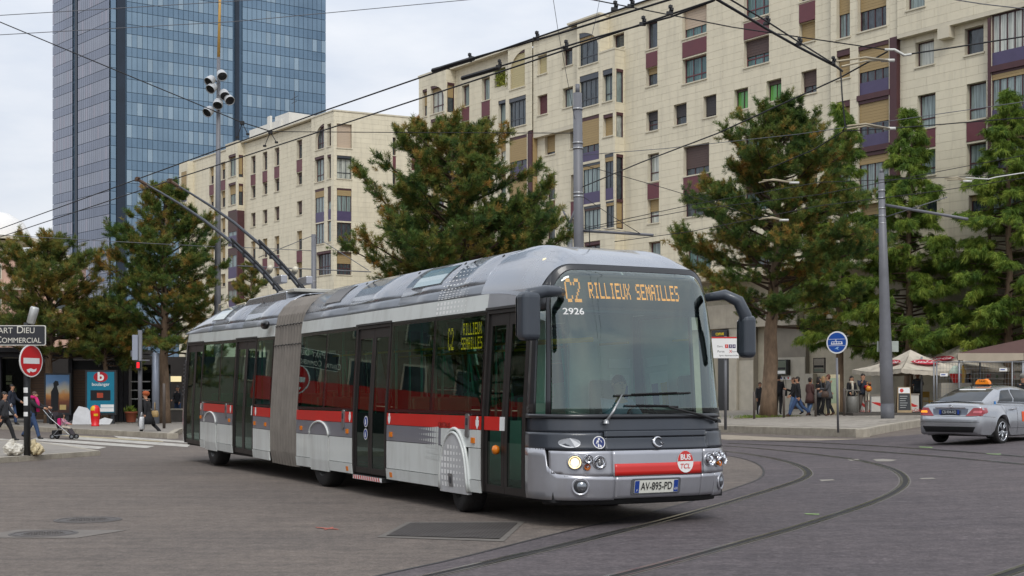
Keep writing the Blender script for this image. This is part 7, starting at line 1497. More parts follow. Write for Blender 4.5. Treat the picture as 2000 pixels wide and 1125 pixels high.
V_ = [(-hw, -1.6, ze), (hw, -1.6, ze), (hw + 2, 3.6, ze + .1), (-hw + 2, 3.6, ze + .1), (.9, 1, za)]; mb.add(V_, [(0, 1, 4), (1, 2, 4), (2, 3, 4), (3, 0, 4)]); mb.build('roof_cloth', mat('brown_canvas', '#58403C', .8, 0, .08, 2.), t); mb = MB()
VAL = mat('beige_canvas', '#A89C8A', .8, 0, .1, 2.)
for x0, x1 in ((-hw, -.95), (-.93, hw)):
    n = 8; pts = [(x0 + (x1-x0)*i/n, ze - .28 - .05*math.sin(math.pi*i/n)) for i in range(n+1)]; mb.add([(x, -1.62, ze) for x, _ in pts] + [(x, -1.63, z) for x, z in pts], [(i, i+1, n+2+i, n+1+i) for i in range(n)])
mb.add([(-hw - .01, -1.6, ze), (-hw + 1.99, 3.6, ze + .1), (-hw + 1.99, 3.6, ze - .2), (-hw - .01, -1.6, ze - .28)], [(0, 1, 2, 3)]); mb.build('valance', VAL, t)
for x in (-hw + .1, -.94, hw - .2):
    for y in (-1.5, 3.4): mb = MB(); mb.tube([(x, y, 0), (x, y, ze)], .045, 8); mb.build('post', mat('tent_post', '#8d9196', .4, .4, .1), t, True)
# mesh site fence
b = base_at(1905, 51.5, .24); t = thing('mesh_fence', 'galvanised mesh fence panels standing in front of the café canopy', 'fence', b); GALV = mat('galvanised', '#85878A', .45, .6, .15); fx0, fx1 = (1824 - 1905)/F*51.5, (2080 - 1905)/F*51.5; zf = EYE + (YH - 707)/F*51.5 - b.z
for x in (fx0, fx0 + .11, (1977 - 1905)/F*51.5): mb = MB(); mb.tube([(x, 0, 0), (x, 0, zf + .03)], .03, 8); mb.build('post', GALV, t, True)
for z in (.25, zf): mb = MB(); mb.tube([(fx0, 0, z), (fx1, 0, z)], .022, 8); mb.build('rail', GALV, t, True)
mb = MB(); n = int((fx1-fx0)/.12)
for i in range(n): x = fx0 + .12*i; mb.box(x - .003, x + .003, -.003, .003, .25, zf)
for j in range(9): z = .3 + j*(zf - .35)/9; mb.box(fx0, fx1, -.007, -.002, z - .003, z + .003)
tag(mb.build('mesh_wires', GALV, t), None, None, kind='stuff')
for px, py in ((1843, 732), (1959, 722)): x, z = (px - 1905)/F*51.5, EYE + (YH - py)/F*51.5 - b.z; mb = MB(); mb.box(x - .15, x + .15, -.03, -.015, z - .06, z + .06); nb_ = mb.build('notice_plate', WHITEP, t); mb = MB(); mb.box(x - .11, x + .06, -.034, -.031, z - .015, z + .02); mb.build('notice_mark', BLUEP, nb_)
b = base_at(1965, 60, .3); t = thing('cafe_banner', 'pale hanging banner with coloured letters behind the mesh fence', 'banner', b); mb = MB(); z = EYE + (YH - 735)/F*60 - b.z; mb.box(-1.1, 1.5, -.02, .02, z - .16, z + .16); mb.tube([(-1.0, .03, 0), (-1.0, .03, z)], .03, 6); mb.tube([(1.4, .03, 0), (1.4, .03, z)], .03, 6); mb.build('cloth', LTCON, t)
for k, (ch, m) in enumerate((('M', RED), ('e', mat('green_print', '#4f7a3a', .5, 0, 0)), ('n', BLUEP), ('u', RED), ('s', MATS['green_print']))): text_on(ch, t, (-.8 + k*.38, -.025, z), (1, 0, 0), .28, m, .02)
# ice cream models on the counter
b = base_at(1866, 57, .33); t = thing('ice_cream_model', 'giant ice cream cup and cone display models behind the taxi roof', 'display model', b); mb = MB(); mb.box(-.6, .7, .0, .5, 0, 1.25); mb.build('stand', LTCON, t); mb = MB(); mb.lathe([(.1, 1.25), (.26, 1.62), (.27, 1.64), (0, 1.64)], 16); mb.build('cup', RED, t, True); mb = MB(); mb.lathe([(.27, 1.64), (.26, 1.75), (.18, 1.86), (.12, 1.95), (0, 2.0)], 14); mb.build('scoop', mat('mint_cream', '#BFD0BE', .5, 0, .1), t, True)
mb = MB(); mb.lathe([(.06, 1.25), (.12, 1.6), (.13, 1.72), (.06, 1.9), (.02, 2.0), (0, 2.04)], 12, Matrix.Translation((.33, 0, 0))); mb.build('cone', mat('wafer_yellow', '#C9A24A', .6, 0, .1), t, True)
b = base_at(1815, 58.5, .33); t = thing('cafe_chair', 'yellowish café chair between the counter and the taxi', 'chair', b, R(30)); CH = mat('cane_yellow', '#A8842F', .5, 0, .15)
for x in (-.2, .2):
    for y, h_ in ((-.2, .45), (.2, .88)): mb = MB(); mb.tube([(x, y, 0), (x, y, h_)], .02, 6); mb.build('leg', CH, t)
mb = MB(); mb.box(-.23, .23, -.23, .23, .44, .48); mb.build('seat', CH, t, bevel=.01); mb = MB(); mb.box(-.22, .22, .18, .22, .62, .88); mb.build('backrest', CH, t, bevel=.01)
mb = MB(); b = base_at(1627, 58, .24); mb.box(-.3, .3, 0, .5, 0, 1.75); o = tag(mb.build('vending_cabinet', mat('cream_cabinet', '#C9BE9A', .5, 0, .1), None, loc=b, bevel=.02), 'cream upright cabinet behind the chatting group', 'cabinet'); mb = MB(); mb.box(-.24, .24, -.008, -.002, .5, 1.6); mb.build('cabinet_window', mat('pale_green', '#9fae92', .3, 0, .2, 4.), o)
# ================================================================== PEOPLE
SKIN = mat('skin', '#B98A6E', .55, 0, .06, 20.); HAIRD = mat('hair_dark', '#1F1814', .55, 0, .2, 30.); HAIRB = mat('hair_brown', '#4A3123', .55, 0, .2, 30.); HAIRG = mat('hair_grey', '#8a8784', .6, 0, .2, 30.)
def cloth(name, c): return mat('cloth_' + name, c, .85, 0, .16, 6., bump=.35, bscale=16)
def person(label, loc, az, h=1.72, top=None, legs=None, shoes=None, hair=HAIRD, step=(0, 0), arms=((0, 10, 8), (0, 10, 8)), lean=0, seated=False, coat=None, coat_m=None, longhair=False, hat=None, group=None, headturn=0, sc=1., kneeb=(6, 6), bob=False):
    """one skinned body; az = facing, clockwise from the view direction. arms: (swing forwards, elbow bend, spread) for left, right"""
    k = h/1.76; root = thing('person', label, 'person', loc, -R(az), group)
    V = []; Eg = []; Rd = []; seg = []
    def v(p, r, par=None, mi=0):
        V.append(Vector(p)*k); Rd.append(r*k)
        if par is not None: Eg.append((par, len(V)-1)); seg.append((V[par].copy(), V[-1].copy(), mi))
        return len(V)-1
    ly = lambda z: math.sin(R(lean))*(z - .95)
    pel = v((0, 0, .95), .152); sp_ = v((0, ly(1.12), 1.12), .152, pel, 1); ch = v((0, ly(1.30) - .005, 1.30), .178, sp_, 1); nk0 = v((0, ly(1.43), 1.43), .092, ch, 1); nk = v((0, ly(1.48) + .005, 1.485), .062, nk0, 0)
    h0 = v((0, ly(1.56) + .028, 1.545), .078, nk, 0); h1 = v((0, ly(1.64) + .02, 1.635), .104, h0, 0); h2 = v((0, ly(1.7) + .002, 1.70), .085, h1, 0)
    feet = []
    for i, sx in enumerate((-1, 1)):
        sw = R(85) if seated else R(step[i]); kb = R(95) if seated else R(kneeb[i] + (18 if step[i] < 0 else 4)); hp = v((sx*.09, 0, .885), .112, pel, 2)
        d = Vector((sx*.02, math.sin(sw), -math.cos(sw))); kp = Vector((sx*.09, 0, .885)) + d*.42; md = Vector((sx*.09, 0, .885)) + d*.2; m_ = v(md, .103, hp, 2); kn = v(kp, .080, m_, 2)
        d2 = Vector((0, math.sin(sw - kb), -math.cos(sw - kb))); cp = kp + d2*.16; c_ = v(cp, .074, kn, 2); ap = kp + d2*.40; an = v(ap, .058, c_, 2)
        fdv = Vector((sx*.08, math.cos((sw - kb)*.5), math.sin((sw - kb)*.5)*.9)); v(ap - fdv*.045 + Vector((0, 0, -.04)), .036, an, 3); ml = v(ap + fdv*.09 + Vector((0, 0, -.05)), .038, an, 3); v(ap + fdv*.17 + Vector((0, 0, -.058)), .030, ml, 3)
    hands = []
    for i, sx in enumerate((-1, 1)):
        sw, eb, sprd = [R(q) for q in arms[i]]; s0 = Vector((sx*.175, ly(1.4), 1.395)); sh = v(s0, .086, ch, 1); d = Vector((sx*math.sin(sprd), math.sin(sw)*math.cos(sprd), -math.cos(sw)*math.cos(sprd))); e_ = s0 + d*.28; um = v(s0 + d*.13, .076, sh, 1); el = v(e_, .066, um, 1)
        d2 = Vector((sx*math.sin(sprd)*.3 - sx*.12*math.sin(eb), math.sin(sw + eb), -math.cos(sw + eb))).normalized(); w_ = e_ + d2*.25; wr = v(w_, .050, el, 1); hd = v(w_ + d2*.055, .040, wr, 0); v(w_ + d2*.085, .028, hd, 0); hands.append((w_*k, d2, sx))
    me = bpy.data.meshes.new('person_body'); me.from_pydata(V, Eg, []); me.update(); o = link('body', me, root)
    md = o.modifiers.new('skin', 'SKIN'); md.use_smooth_shade = True
    for i, sv in enumerate(me.skin_vertices[0].data): sv.radius = (Rd[i], Rd[i]*(.82 if i in (0, 1, 2) else 1)); sv.use_root = (i == 0)
    ss = o.modifiers.new('sub', 'SUBSURF'); ss.levels = ss.render_levels = 1
    dg = bpy.context.evaluated_depsgraph_get(); me2 = bpy.data.meshes.new_from_object(o.evaluated_get(dg)); o.modifiers.clear()
    bm = bmesh.new(); bm.from_mesh(me2)
    for w_, d2, sx in hands:            # five tapered fingers per hand, rooted in the palm
        a = Vector((sx, 0, 0)).cross(d2).normalized(); 
        for q, (off, ln) in enumerate(((-.026, .062), (-.009, .074), (.009, .07), (.025, .055), (.036, .048))):
            dd = d2 if q < 4 else (d2*.6 + a*.8).normalized(); p0 = w_ + d2*.075*k + a*off*k if q < 4 else w_ + d2*.04*k + a*.02*k; cur = Vector((-sx*.35, 0, 0)); p1 = p0 + dd*ln*.5*k; p2 = p1 + (dd + cur).normalized()*ln*.5*k
            t_ = MB(); t_.tube([p0, p1, p2], [.009*k, .008*k, .005*k], 6); vs_ = [bm.verts.new(p) for p in t_.v]; [bm.faces.new([vs_[i] for i in fc]) for fc in t_.f]
    bm.to_mesh(me2); bm.free(); mats = [SKIN, top, legs, shoes]
    for m in mats: me2.materials.append(m)
    for p in me2.polygons:
        c_ = p.center; best = (9, 0)
        for a, b, mi in seg:
            ab = b - a; t_ = max(0, min(1, (c_ - a).dot(ab)/max(1e-9, ab.length_squared))); dd = (a + ab*t_ - c_).length
            if dd < best[0]: best = (dd, mi)
        p.material_index = best[1]; p.use_smooth = True
        if False: pass
    mz = min(v_.co.z for v_ in me2.vertices)
    old = o.data; o.data = me2; bpy.data.meshes.remove(old)
    if not seated:
        for v_ in me2.vertices: v_.co.z -= mz
        dzz = -mz
    else: dzz = 0
    hy = (ly(1.64) + .02)*k; hz = 1.645*k + dzz; Mh = Matrix.Translation((0, hy, hz)) @ Matrix.Rotation(-R(headturn), 4, 'Z')
    hm = MB(); 
    if hat is None:
        hm.lathe([(.0, .112*k), (.045*k, .105*k), (.078*k, .075*k), (.097*k, .025*k), (.099*k, -.012*k), (.085*k, -.03*k)], 20, Mh @ Matrix.Translation((0, -.010*k, .014*k)) @ Matrix.Rotation(R(34), 4, 'X'))
        hm.lathe([(.088*k, .02*k), (.092*k, -.05*k), (.075*k, -.095*k), (.05*k, -.10*k)], 14, Mh @ Matrix.Translation((0, -.012*k, .0)), R(185), R(355))
        if longhair: hm.lathe([(.098*k, .03*k), (.108*k, -.08*k), (.105*k, -.17*k), (.06*k, -.21*k)], 14, Mh @ Matrix.Translation((0, -.02*k, .0)), R(165), R(375))
        hm.build('hair', hair, root, True)
    else:
        hm.lathe([(0, .17*k), (.07*k, .165*k), (.125*k, .13*k), (.145*k, .075*k), (.13*k, .03*k), (.112*k, .012*k), (.108*k, -.01*k)], 20, Mh @ Matrix.Translation((0, -.015*k, .005*k)) @ Matrix.Rotation(R(10), 4, 'X')); hm.build('hat', hat, root, True)
    fm = MB(); fm.tube([Mh @ Vector((0, .080*k, .010*k)), Mh @ Vector((0, .108*k, -.02*k)), Mh @ Vector((0, .085*k, -.03*k))], [.008*k, .016*k, .010*k], 6); fm.build('nose', SKIN, root, True)
    for sx in (-1, 1):
        em = MB(); em.lathe([(0, .006*k), (.012*k, .003*k), (.013*k, 0)], 10, Mh @ Matrix.Translation((sx*.034*k, .0885*k, .012*k)) @ Matrix.Rotation(R(-90), 4, 'X')); em.build('eye', BLACKPR, root)
        em = MB(); em.lathe([(0, .012*k), (.02*k, .008*k), (.026*k, 0), (.02*k, -.006*k)], 8, Mh @ Matrix.Translation((sx*.094*k, -.002*k, .0)) @ Matrix.Rotation(R(90*sx), 4, 'Y')); em.build('ear', SKIN, root, True)
    mm = MB(); mm.poly(*[Mh @ Vector((x*k, y*k, z*k)) for x, y, z in ((-.024, .087, -.052), (0, .095, -.056), (.024, .087, -.052), (0, .095, -.046))]); mm.build('mouth', mat('lips', '#7d4a42', .5, 0, 0), root)
    if coat is None and not seated and k > .8: coat = (1.08, .86, .168, .182)
    if not seated:
        cm = MB(); cm.lathe([(.055*k, 1.485*k + dzz), (.078*k, 1.49*k + dzz), (.085*k, 1.455*k + dzz), (.115*k, 1.41*k + dzz)], 16, Matrix.Translation((0, ly(1.45)*k + .004, 0))); cm.build('collar', top, root, True)
    if coat:
        cm = MB(); z1, z0, r1, r0 = coat; n = 22
        cm.lathe([(r1*k, z1*k + dzz), ((r1*.45 + r0*.55)*k, (z1*.5 + z0*.5)*k + dzz), (r0*k, z0*k + dzz), ((r0 - .012)*k, z0*k + dzz + .005), ((r1 - .02)*k, z1*k + dzz - .02)], n, Matrix.Diagonal((1, .80, 1, 1))); 
        for i, p in enumerate(cm.v): ang = math.atan2(p[1], p[0]); cm.v[i] = (p[0]*(1 + .035*math.sin(ang*7)), p[1]*(1 + .035*math.sin(ang*7)) + ly(p[2]/k)*k, p[2])
        cm.build('coat_skirt', coat_m or top, root, True)
    root['_'] = 0; del root['_']; return root, k, dzz, hands
BLK = cloth('black', '#1B1B1E'); NAVY = cloth('navy', '#222836'); JEAN = cloth('jeans', '#33486B'); BROWNC = cloth('brown', '#5A3F3C'); GREYC = cloth('grey', '#4D4D50'); DKG = cloth('charcoal', '#2E2F33'); TROU = cloth('taupe', '#6B6058'); PINK = cloth('pink', '#C31E6B'); REDC = cloth('red', '#B5202A'); CREAM = cloth('cream', '#C9C0AE'); LJEAN = cloth('light_jeans', '#5A7498'); SHB = mat('shoe_brown', '#4A2F22', .5, 0, .15); SHK = mat('shoe_black', '#1A1A1B', .5, 0, .15); BAGK = mat('bag_black', '#1C1C1E', .45, 0, .2, 6.); BAGW = mat('bag_white', '#C9CACC', .4, 0, .15, 8., bump=.3, bscale=12); BAGN = mat('bag_tan', '#A58A5C', .6, 0, .15, 6.); BAGBR = mat('bag_brown', '#4B3A30', .6, 0, .15, 6.)
gp1 = lambda px, Y, dz=0: base_at(px, Y, dz)
def carry(name, label, cat, root_loc, off, az, w_, d_, h_, m, strap=None):
    """a bag that hangs from a hand or shoulder; a thing of its own"""
    c, s_ = math.cos(-R(az)), math.sin(-R(az)); p = root_loc + Vector((off[0]*c - off[1]*s_, off[0]*s_ + off[1]*c, off[2])); t = thing(name, label, cat, p, -R(az)); mb = MB(); n = 12; V_ = []
    for j, (z, q) in enumerate(((0, .82), (.06, 1.), (.5, 1.04), (.85, .92), (1., .7))):
        for i in range(n): a = 2*math.pi*i/n; ca, sa = math.cos(a), math.sin(a); V_.append((w_/2*q*math.copysign(abs(ca)**.6, ca), d_/2*q*math.copysign(abs(sa)**.6, sa), h_*z))
    mb.add(V_, [(j*n+i, j*n+(i+1) % n, (j+1)*n+(i+1) % n, (j+1)*n+i) for j in range(4) for i in range(n)] + [tuple(range(n))[::-1], tuple(range(4*n, 5*n))]); mb.build('bag_body', m, t, True)
    mb = MB(); st_ = strap or .16; mb.tube([(-w_*.28, 0, h_*.95), (-w_*.2, 0, h_ + st_*.8), (0, 0, h_ + st_), (w_*.2, 0, h_ + st_*.8), (w_*.28, 0, h_*.95)], .012, 6); mb.build('strap', m, t, True); return t
# left crossing
l1 = gp1(8, 43.5); person('person in a dark leather jacket and dark trousers striding at the left edge', l1, 92, 1.66, DKG, BLK, SHK, HAIRD, (28, -26), ((25, 18, 8), (-22, 25, 8)))
l2 = gp1(23, 58, .18); person('person in a navy jacket walking on the far kerb at the left edge', l2, 95, 1.76, NAVY, JEAN, SHK, HAIRD, (14, -14), ((20, 40, 8), (-10, 30, 8))); carry('hand_bag', 'white carrier bag held by the navy jacketed walker at left', 'bag', l2, (.30, .12, .42), 95, .3, .1, .34, BAGW)
l3 = gp1(64, 45); person('person with a bright pink scarf and blue jeans pushing a stroller', l3, 92, 1.64, BLK, JEAN, SHK, HAIRB, (-20, 24), ((52, 30, 6), (50, 28, 6)), 5, longhair=True)
t = thing('scarf', 'bright pink scarf wound round the neck of the stroller pusher', 'scarf', l3, -R(92)); mb = MB(); mb.lathe([(.06, 1.36), (.10, 1.37), (.115, 1.42), (.10, 1.47), (.065, 1.475)], 16, Matrix.Translation((0, .03, 0))); mb.tube([(.04, .13, 1.40), (.05, .19, 1.25), (.04, .20, 1.08), (.04, .19, .92)], [.05, .065, .065, .06], 8); mb.build('scarf_cloth', PINK, t, True)
carry('shoulder_bag', 'black bag hanging from the stroller handle beside the pink scarf', 'bag', l3, (-.12, .62, .50), 92, .28, .14, .30, BAGK, .22)
s3 = gp1(124, 45); t = thing('stroller', 'folding grey stroller with pink lining pushed over the zebra crossing', 'stroller', s3, -R(92)); TUBE = mat('stroller_tube', '#8A8C90', .35, .6, .1)
for x in (-.22, .22):
    for pts in (((x, -.62, 1.0), (x, -.38, .72), (x, .35, .10)), ((x, -.30, .10), (x, .10, .55), (x, .22, .62)), ((x, -.3, .12), (x, .3, .16))): mb = MB(); mb.tube(pts, .014, 7); mb.build('frame_tube', TUBE, t)
    for y in (-.30, .36):
        mb = MB(); M = Matrix.Translation((x, y, .085)) @ Matrix.Rotation(R(90), 4, 'Y'); mb.lathe([(.05, -.02), (.085, -.022), (.085, .022), (.05, .02)], 18, M); wl = mb.build('wheel', TYRE, t, True); mb = MB(); mb.lathe([(.05, -.01), (.03, -.015), (0, -.015)], 12, M); mb.lathe([(.05, .012), (.03, .016), (0, .016)], 12, M); mb.build('hub', TUBE, wl)
mb = MB(); mb.add([(-.2, -.28, .92), (.2, -.28, .92), (.2, -.12, .38), (-.2, -.12, .38), (.2, .22, .36), (-.2, .22, .36), (.2, .34, .16), (-.2, .34, .16)], [(0, 1, 2, 3), (3, 2, 4, 5), (5, 4, 6, 7)]); o = mb.build('seat', cloth('stroller', '#3a3338'), t); sm_ = o.modifiers.new('s', 'SOLIDIFY'); sm_.thickness = .03
mb = MB(); mb.lathe([(.0, .22), (.1, .2), (.19, .1), (.2, 0)], 12, Matrix.Translation((0, -.2, .78)) @ Matrix.Rotation(R(-70), 4, 'X'), R(0), R(180)); mb.build('hood', BLK, t, True); mb = MB(); mb.box(-.17, .17, -.16, -.05, .45, .72); mb.build('lining', PINK, t, bevel=.03); mb = MB(); mb.box(-.17, .17, -.35, -.1, .14, .3); mb.build('basket', BLK, t, bevel=.03)
cl = s3.copy(); c, s_ = math.cos(-R(92)), math.sin(-R(92)); cl = s3 + Vector((-(-.02)*s_, -.02*c, .43 - .95*.52)); person('person, a small child in pink and cream sitting in the stroller', cl, 92, .92, cloth('pale_pink', '#B98796'), CREAM, CREAM, HAIRB, seated=True, arms=((40, 30, 6), (40, 30, 6)))
l4 = gp1(289, 48.3); person('person in a long black coat and rust knitted hat crossing with a white bag', l4, -84, 1.62, BLK, BLK, SHK, HAIRG, (24, -24), ((-8, 12, 6), (8, 20, 6)), 7, coat=(1.0, .50, .19, .29), hat=cloth('rust', '#A5522A'))
carry('carrier_bag', 'white carrier bag in the hand of the person with the rust hat', 'bag', l4, (-.27, .12, .24), -84, .34, .14, .46, BAGW); carry('shoulder_bag', 'tan bag slung behind the person in the long black coat', 'bag', l4, (.05, -.24, .68), -84, .18, .26, .24, BAGN, .3)
for px, Y, az, tp, lb in ((282, 66, 170, NAVY, 'person in navy waiting inside the glass shelter behind the signal post'), (347, 68, 200, DKG, 'person in grey standing under the shelter near the bus tail')): person(lb, gp1(px, Y, .18), az, 1.72, tp, JEAN, SHK, HAIRD, arms=((5, 25, 8), (5, 60, 8)))
# right pavement
YP = 56.5; q = lambda px, Y=YP: gp1(px, Y, .24)
r1 = q(1521, 61); person('person in black standing half behind the big pine trunk', r1, 20, 1.82, BLK, BLK, SHK, HAIRD, (4, -4)); carry('shoulder_bag', 'black shoulder bag on the person half behind the pine trunk', 'bag', r1, (.28, -.05, .85), 20, .22, .36, .34, BAGK, .5); carry('carrier_bag', 'white carrier bag showing left of the pine trunk foot', 'bag', q(1489, 60.5), (0, 0, .02), 0, .34, .2, .45, BAGW)
r0_ = q(1484, 62); person('person in dark clothes in the doorway left of the pine trunk', r0_, 160, 1.5, DKG, BLK, SHK, HAIRB)
r2 = q(1558); person('person in a black jacket and jeans striding left past the pine', r2, -82, 1.77, BLK, JEAN, SHB, HAIRD, (30, -27), ((-14, 20, 8), (18, 30, 8)))
r2b = q(1550, 58.2); person('person in black walking just behind the striding person in jeans', r2b, -80, 1.68, BLK, LJEAN, SHK, HAIRB, (18, -20), ((10, 30, 8), (20, 90, 8))); carry('holdall', 'brown holdall carried low behind the striding person in jeans', 'bag', r2b, (.25, -.15, .28), -80, .3, .66, .34, BAGBR, .22)
r3 = q(1582, 57.5); person('person in a plum brown coat with light jeans looking right', r3, 60, 1.62, BROWNC, LJEAN, SHK, HAIRD, (3, -3), ((0, 35, 10), (0, 35, 10)), coat=(1.02, .55, .185, .25), coat_m=BROWNC)
r4 = q(1599, 57); person('person in black with a grey bag, second from left in the chatting group', r4, 80, 1.64, BLK, BLK, SHK, HAIRD, (3, -4), ((10, 40, 8), (20, 95, 8)), longhair=True); carry('shoulder_bag', 'small grey bag on the chatting person in black', 'bag', r4, (.24, 0, .78), 80, .16, .30, .24, mat('bag_grey', '#4b4d52', .5, 0, .15, 6.), .5)
r5 = q(1608, 57.8); person('person in black with fair hair eating, in the middle of the chatting group', r5, 95, 1.66, BLK, BLK, SHK, mat('hair_fair', '#A1835A', .6, 0, .15, 30.), (2, -2), ((55, 95, 12), (20, 40, 8)), longhair=True)
r6 = q(1618, 56); person('person in a grey coat with short auburn hair, right end of the chatting group', r6, -70, 1.72, GREYC, BLK, SHB, mat('hair_auburn', '#5b2f22', .6, 0, .15, 30.), (3, -4), ((20, 70, 8), (10, 60, 8)), coat=(1.02, .72, .185, .235), coat_m=GREYC); carry('shoulder_bag', 'brown bag on the arm of the person in the grey coat', 'bag', r6, (-.3, .1, .78), -70, .2, .3, .26, BAGBR, .4)
r7 = q(1663, 58.5); person('person in black with a cream scarf behind the litter bin', r7, 165, 1.66, BLK, BLK, SHK, HAIRD, (3, -3), ((10, 40, 8), (10, 40, 8)), coat=(1.02, .62, .18, .25), coat_m=BLK, longhair=True)
t = thing('scarf', 'cream scarf hanging down the front of the person behind the litter bin', 'scarf', r7, -R(165)); mb = MB(); mb.lathe([(.06, 1.37), (.10, 1.38), (.11, 1.43), (.065, 1.475)], 14); mb.tube([(.03, .12, 1.4), (.04, .17, 1.2), (.04, .16, .85)], [.045, .05, .05], 8); mb.build('scarf_cloth', CREAM, t, True)
r8 = q(1686, 57); person('person in a navy top and taupe trousers carrying a child', r8, 175, 1.76, NAVY, TROU, SHB, HAIRD, (14, -10), ((40, 85, 6), (45, 90, 6)), -4)
c8 = r8 + Vector((.12, -.22, .55)); person('person, a small child in a red jacket carried on an arm', c8, 10, .86, REDC, CREAM, cloth('child_red', '#b8202a'), mat('hair_fair2', '#8f6b45', .6, 0, .15, 30.), (16, -8), ((60, 30, 20), (60, 30, 20)))
mb = MB(); M = Matrix.Translation(c8 + Vector((.02, -.16, .56))); mb.lathe([(0, .13), (.08, .11), (.13, .03), (.12, -.06), (.06, -.12), (0, -.13)], 14, M); tag(mb.build('toy_balloon', mat('shiny_red', '#C01828', .2, 0, .25, 6., col2='#d8a030'), None, True), 'shiny red and yellow toy against the back of the carried child', 'toy')
r9 = q(1792, 60); r9.z += .1; person('person in a grey jacket bending over the café counter', r9, 195, 1.7, cloth('slate', '#5A6470'), DKG, SHK, HAIRD, (2, -2), ((40, 50, 8), (40, 50, 8)), 10)
r10 = q(1893, 59); person('person with tied dark hair standing behind the taxi roof', r10, 100, 1.76, BLK, BLK, SHK, HAIRD, (3, -3))
r11 = q(1999, 46); r11.z = gz(r11.x); person('person in dark clothes and a grey cap at the right edge behind the taxi', r11, 205, 1.74, BLK, BLK, SHK, HAIRD, (4, -4), hat=cloth('cap_grey', '#77756f'))
# bus driver
dl = Matrix.Translation(BO) @ Matrix.Rotation(BTH, 4, 'Z') @ Vector((.55, 1.72, .90 - .88)); person('person at the wheel of the trolleybus in a blue shirt', dl, 180 - math.degrees(BTH) + 4, 1.76, cloth('shirt_blue', '#7E8FA8'), NAVY, SHK, HAIRD, seated=True, arms=((42, 30, 10), (42, 30, 10)))

# ================================================================== TAXI
CAR = mat('taxi_silver', '#A6A8AC', .24, .65, .04, 1.5, coat=.8, dirt=.06); CARGL = mat('taxi_glass', '#161C1F', .05, 0, .25, 1.2, spec=.45); CARBK = mat('taxi_black_trim', '#17181A', .4, 0, .1)
ca = G(1893, 866); AZC = 47; taxi = thing('taxi', 'silver saloon taxi with an orange roof sign seen from behind at right', 'car', ca, -R(AZC))
def lerp_tab(y, tab): return [float(np.interp(y, [r[0] for r in tab], [r[i] for r in tab])) for i in range(1, len(tab[0]))]
# y, half width, sill height, shoulder height, deck height, shoulder half width
BT = [(-1.03, .58, .42, .60, .62, .52), (-1.00, .72, .33, .66, .68, .64), (-.95, .80, .25, .70, .73, .70), (-.90, .83, .23, .90, .955, .70), (-.84, .85, .22, .94, 1.00, .715), (-.6, .875, .21, .95, 1.03, .73), (-.2, .885, .20, .95, 1.03, .745), (.5, .885, .19, .94, 1.0, .76), (1.2, .885, .19, .93, .99, .77), (2.0, .885, .19, .92, .98, .77), (2.4, .885, .19, .89, .955, .75), (2.76, .885, .19, .84, .91, .72), (3.2, .85, .22, .76, .82, .66), (3.45, .76, .26, .66, .71, .56), (3.55, .6, .34, .58, .6, .45)]
ys = sorted(set([r[0] for r in BT] + [yc + .355*math.cos(a) for yc in (0, 2.76) for a in np.linspace(0, math.pi, 15)] + list(np.arange(-.8, 3.2, .25))))
mb = MB(); V_ = []; NP = 9
for y in ys:
    wd, zb, zs_, zd, ws_ = lerp_tab(y, BT); zl = zb
    for yc in (0, 2.76):
        if abs(y - yc) <= .3551: zl = max(zl, .32 + math.sqrt(max(0, .355**2 - (y - yc)**2)))
    fl = .025*max(0, 1 - min(abs(y), abs(y - 2.76))/.5); pr = [(0, zb + .02 if zl == zb else zl), (wd*.90, zl), (wd*.97 + fl*.5, zl + .03), (wd + fl, max(zl + .06, .46)), (wd + fl*.6, max(zl + .07, .60)), (wd - .015, max(zl + .08, zs_ - .14)), (ws_ + .06, zs_), (ws_ - .04, zd - .012), (0, zd + .012)]
    for x, z in pr: V_.append((x, y, z))
    for x, z in pr[-2:0:-1]: V_.append((-x, y, z))
nr = NP*2 - 2
mb.add(V_, [(i*nr + j, (i+1)*nr + j, (i+1)*nr + (j+1) % nr, i*nr + (j+1) % nr) for i in range(len(ys)-1) for j in range(nr)] + [tuple(range(nr)), tuple((len(ys)-1)*nr + j for j in range(nr))[::-1]])
body = mb.build('body', CAR, taxi, True, fix=True); em = body.modifiers.new('es', 'EDGE_SPLIT'); em.split_angle = R(38)
# cabin
GT = [(-.62, .70, 1.02, .60, 1.035), (-.3, .735, 1.02, .60, 1.17), (.0, .75, 1.01, .585, 1.285), (.3, .76, 1.0, .575, 1.375), (.62, .765, .99, .57, 1.425), (1.0, .77, .985, .57, 1.445), (1.4, .77, .98, .57, 1.435), (1.75, .77, .975, .575, 1.385), (2.1, .765, .965, .60, 1.22), (2.4, .75, .95, .63, 1.04), (2.55, .73, .94, .62, .955)]
gy = sorted(set([r[0] for r in GT] + list(np.arange(-.6, 2.5, .12)))); V_ = []
def cab(y): wb_, zb, wr, zr_ = lerp_tab(y, GT); return wb_, zb, wr, zr_
for y in gy:
    wb_, zb, wr, zr_ = cab(y); zr_ = max(zr_, zb + .012); f_ = min(1, (zr_ - zb)/.3); pr = [(wb_, zb - .05), (wb_ - .01*f_, zb + (zr_-zb)*.3), (wr + (wb_-wr)*.38, zb + (zr_-zb)*.65), (wr + .02, zr_ - .05*f_), (wr - .07, zr_ - .012*f_), (wr*.5, zr_ + .010), (0, zr_ + .016)]
    V_ += [(x, y, z) for x, z in pr] + [(-x, y, z) for x, z in pr[-2::-1]]
nr = 13; mb = MB(); mb.add(V_, [(i*nr + j, (i+1)*nr + j, (i+1)*nr + j + 1, i*nr + j + 1) for i in range(len(gy)-1) for j in range(nr-1)]); cabin = mb.build('cabin', CAR, taxi, True, fix=True)
from mathutils.bvhtree import BVHTree
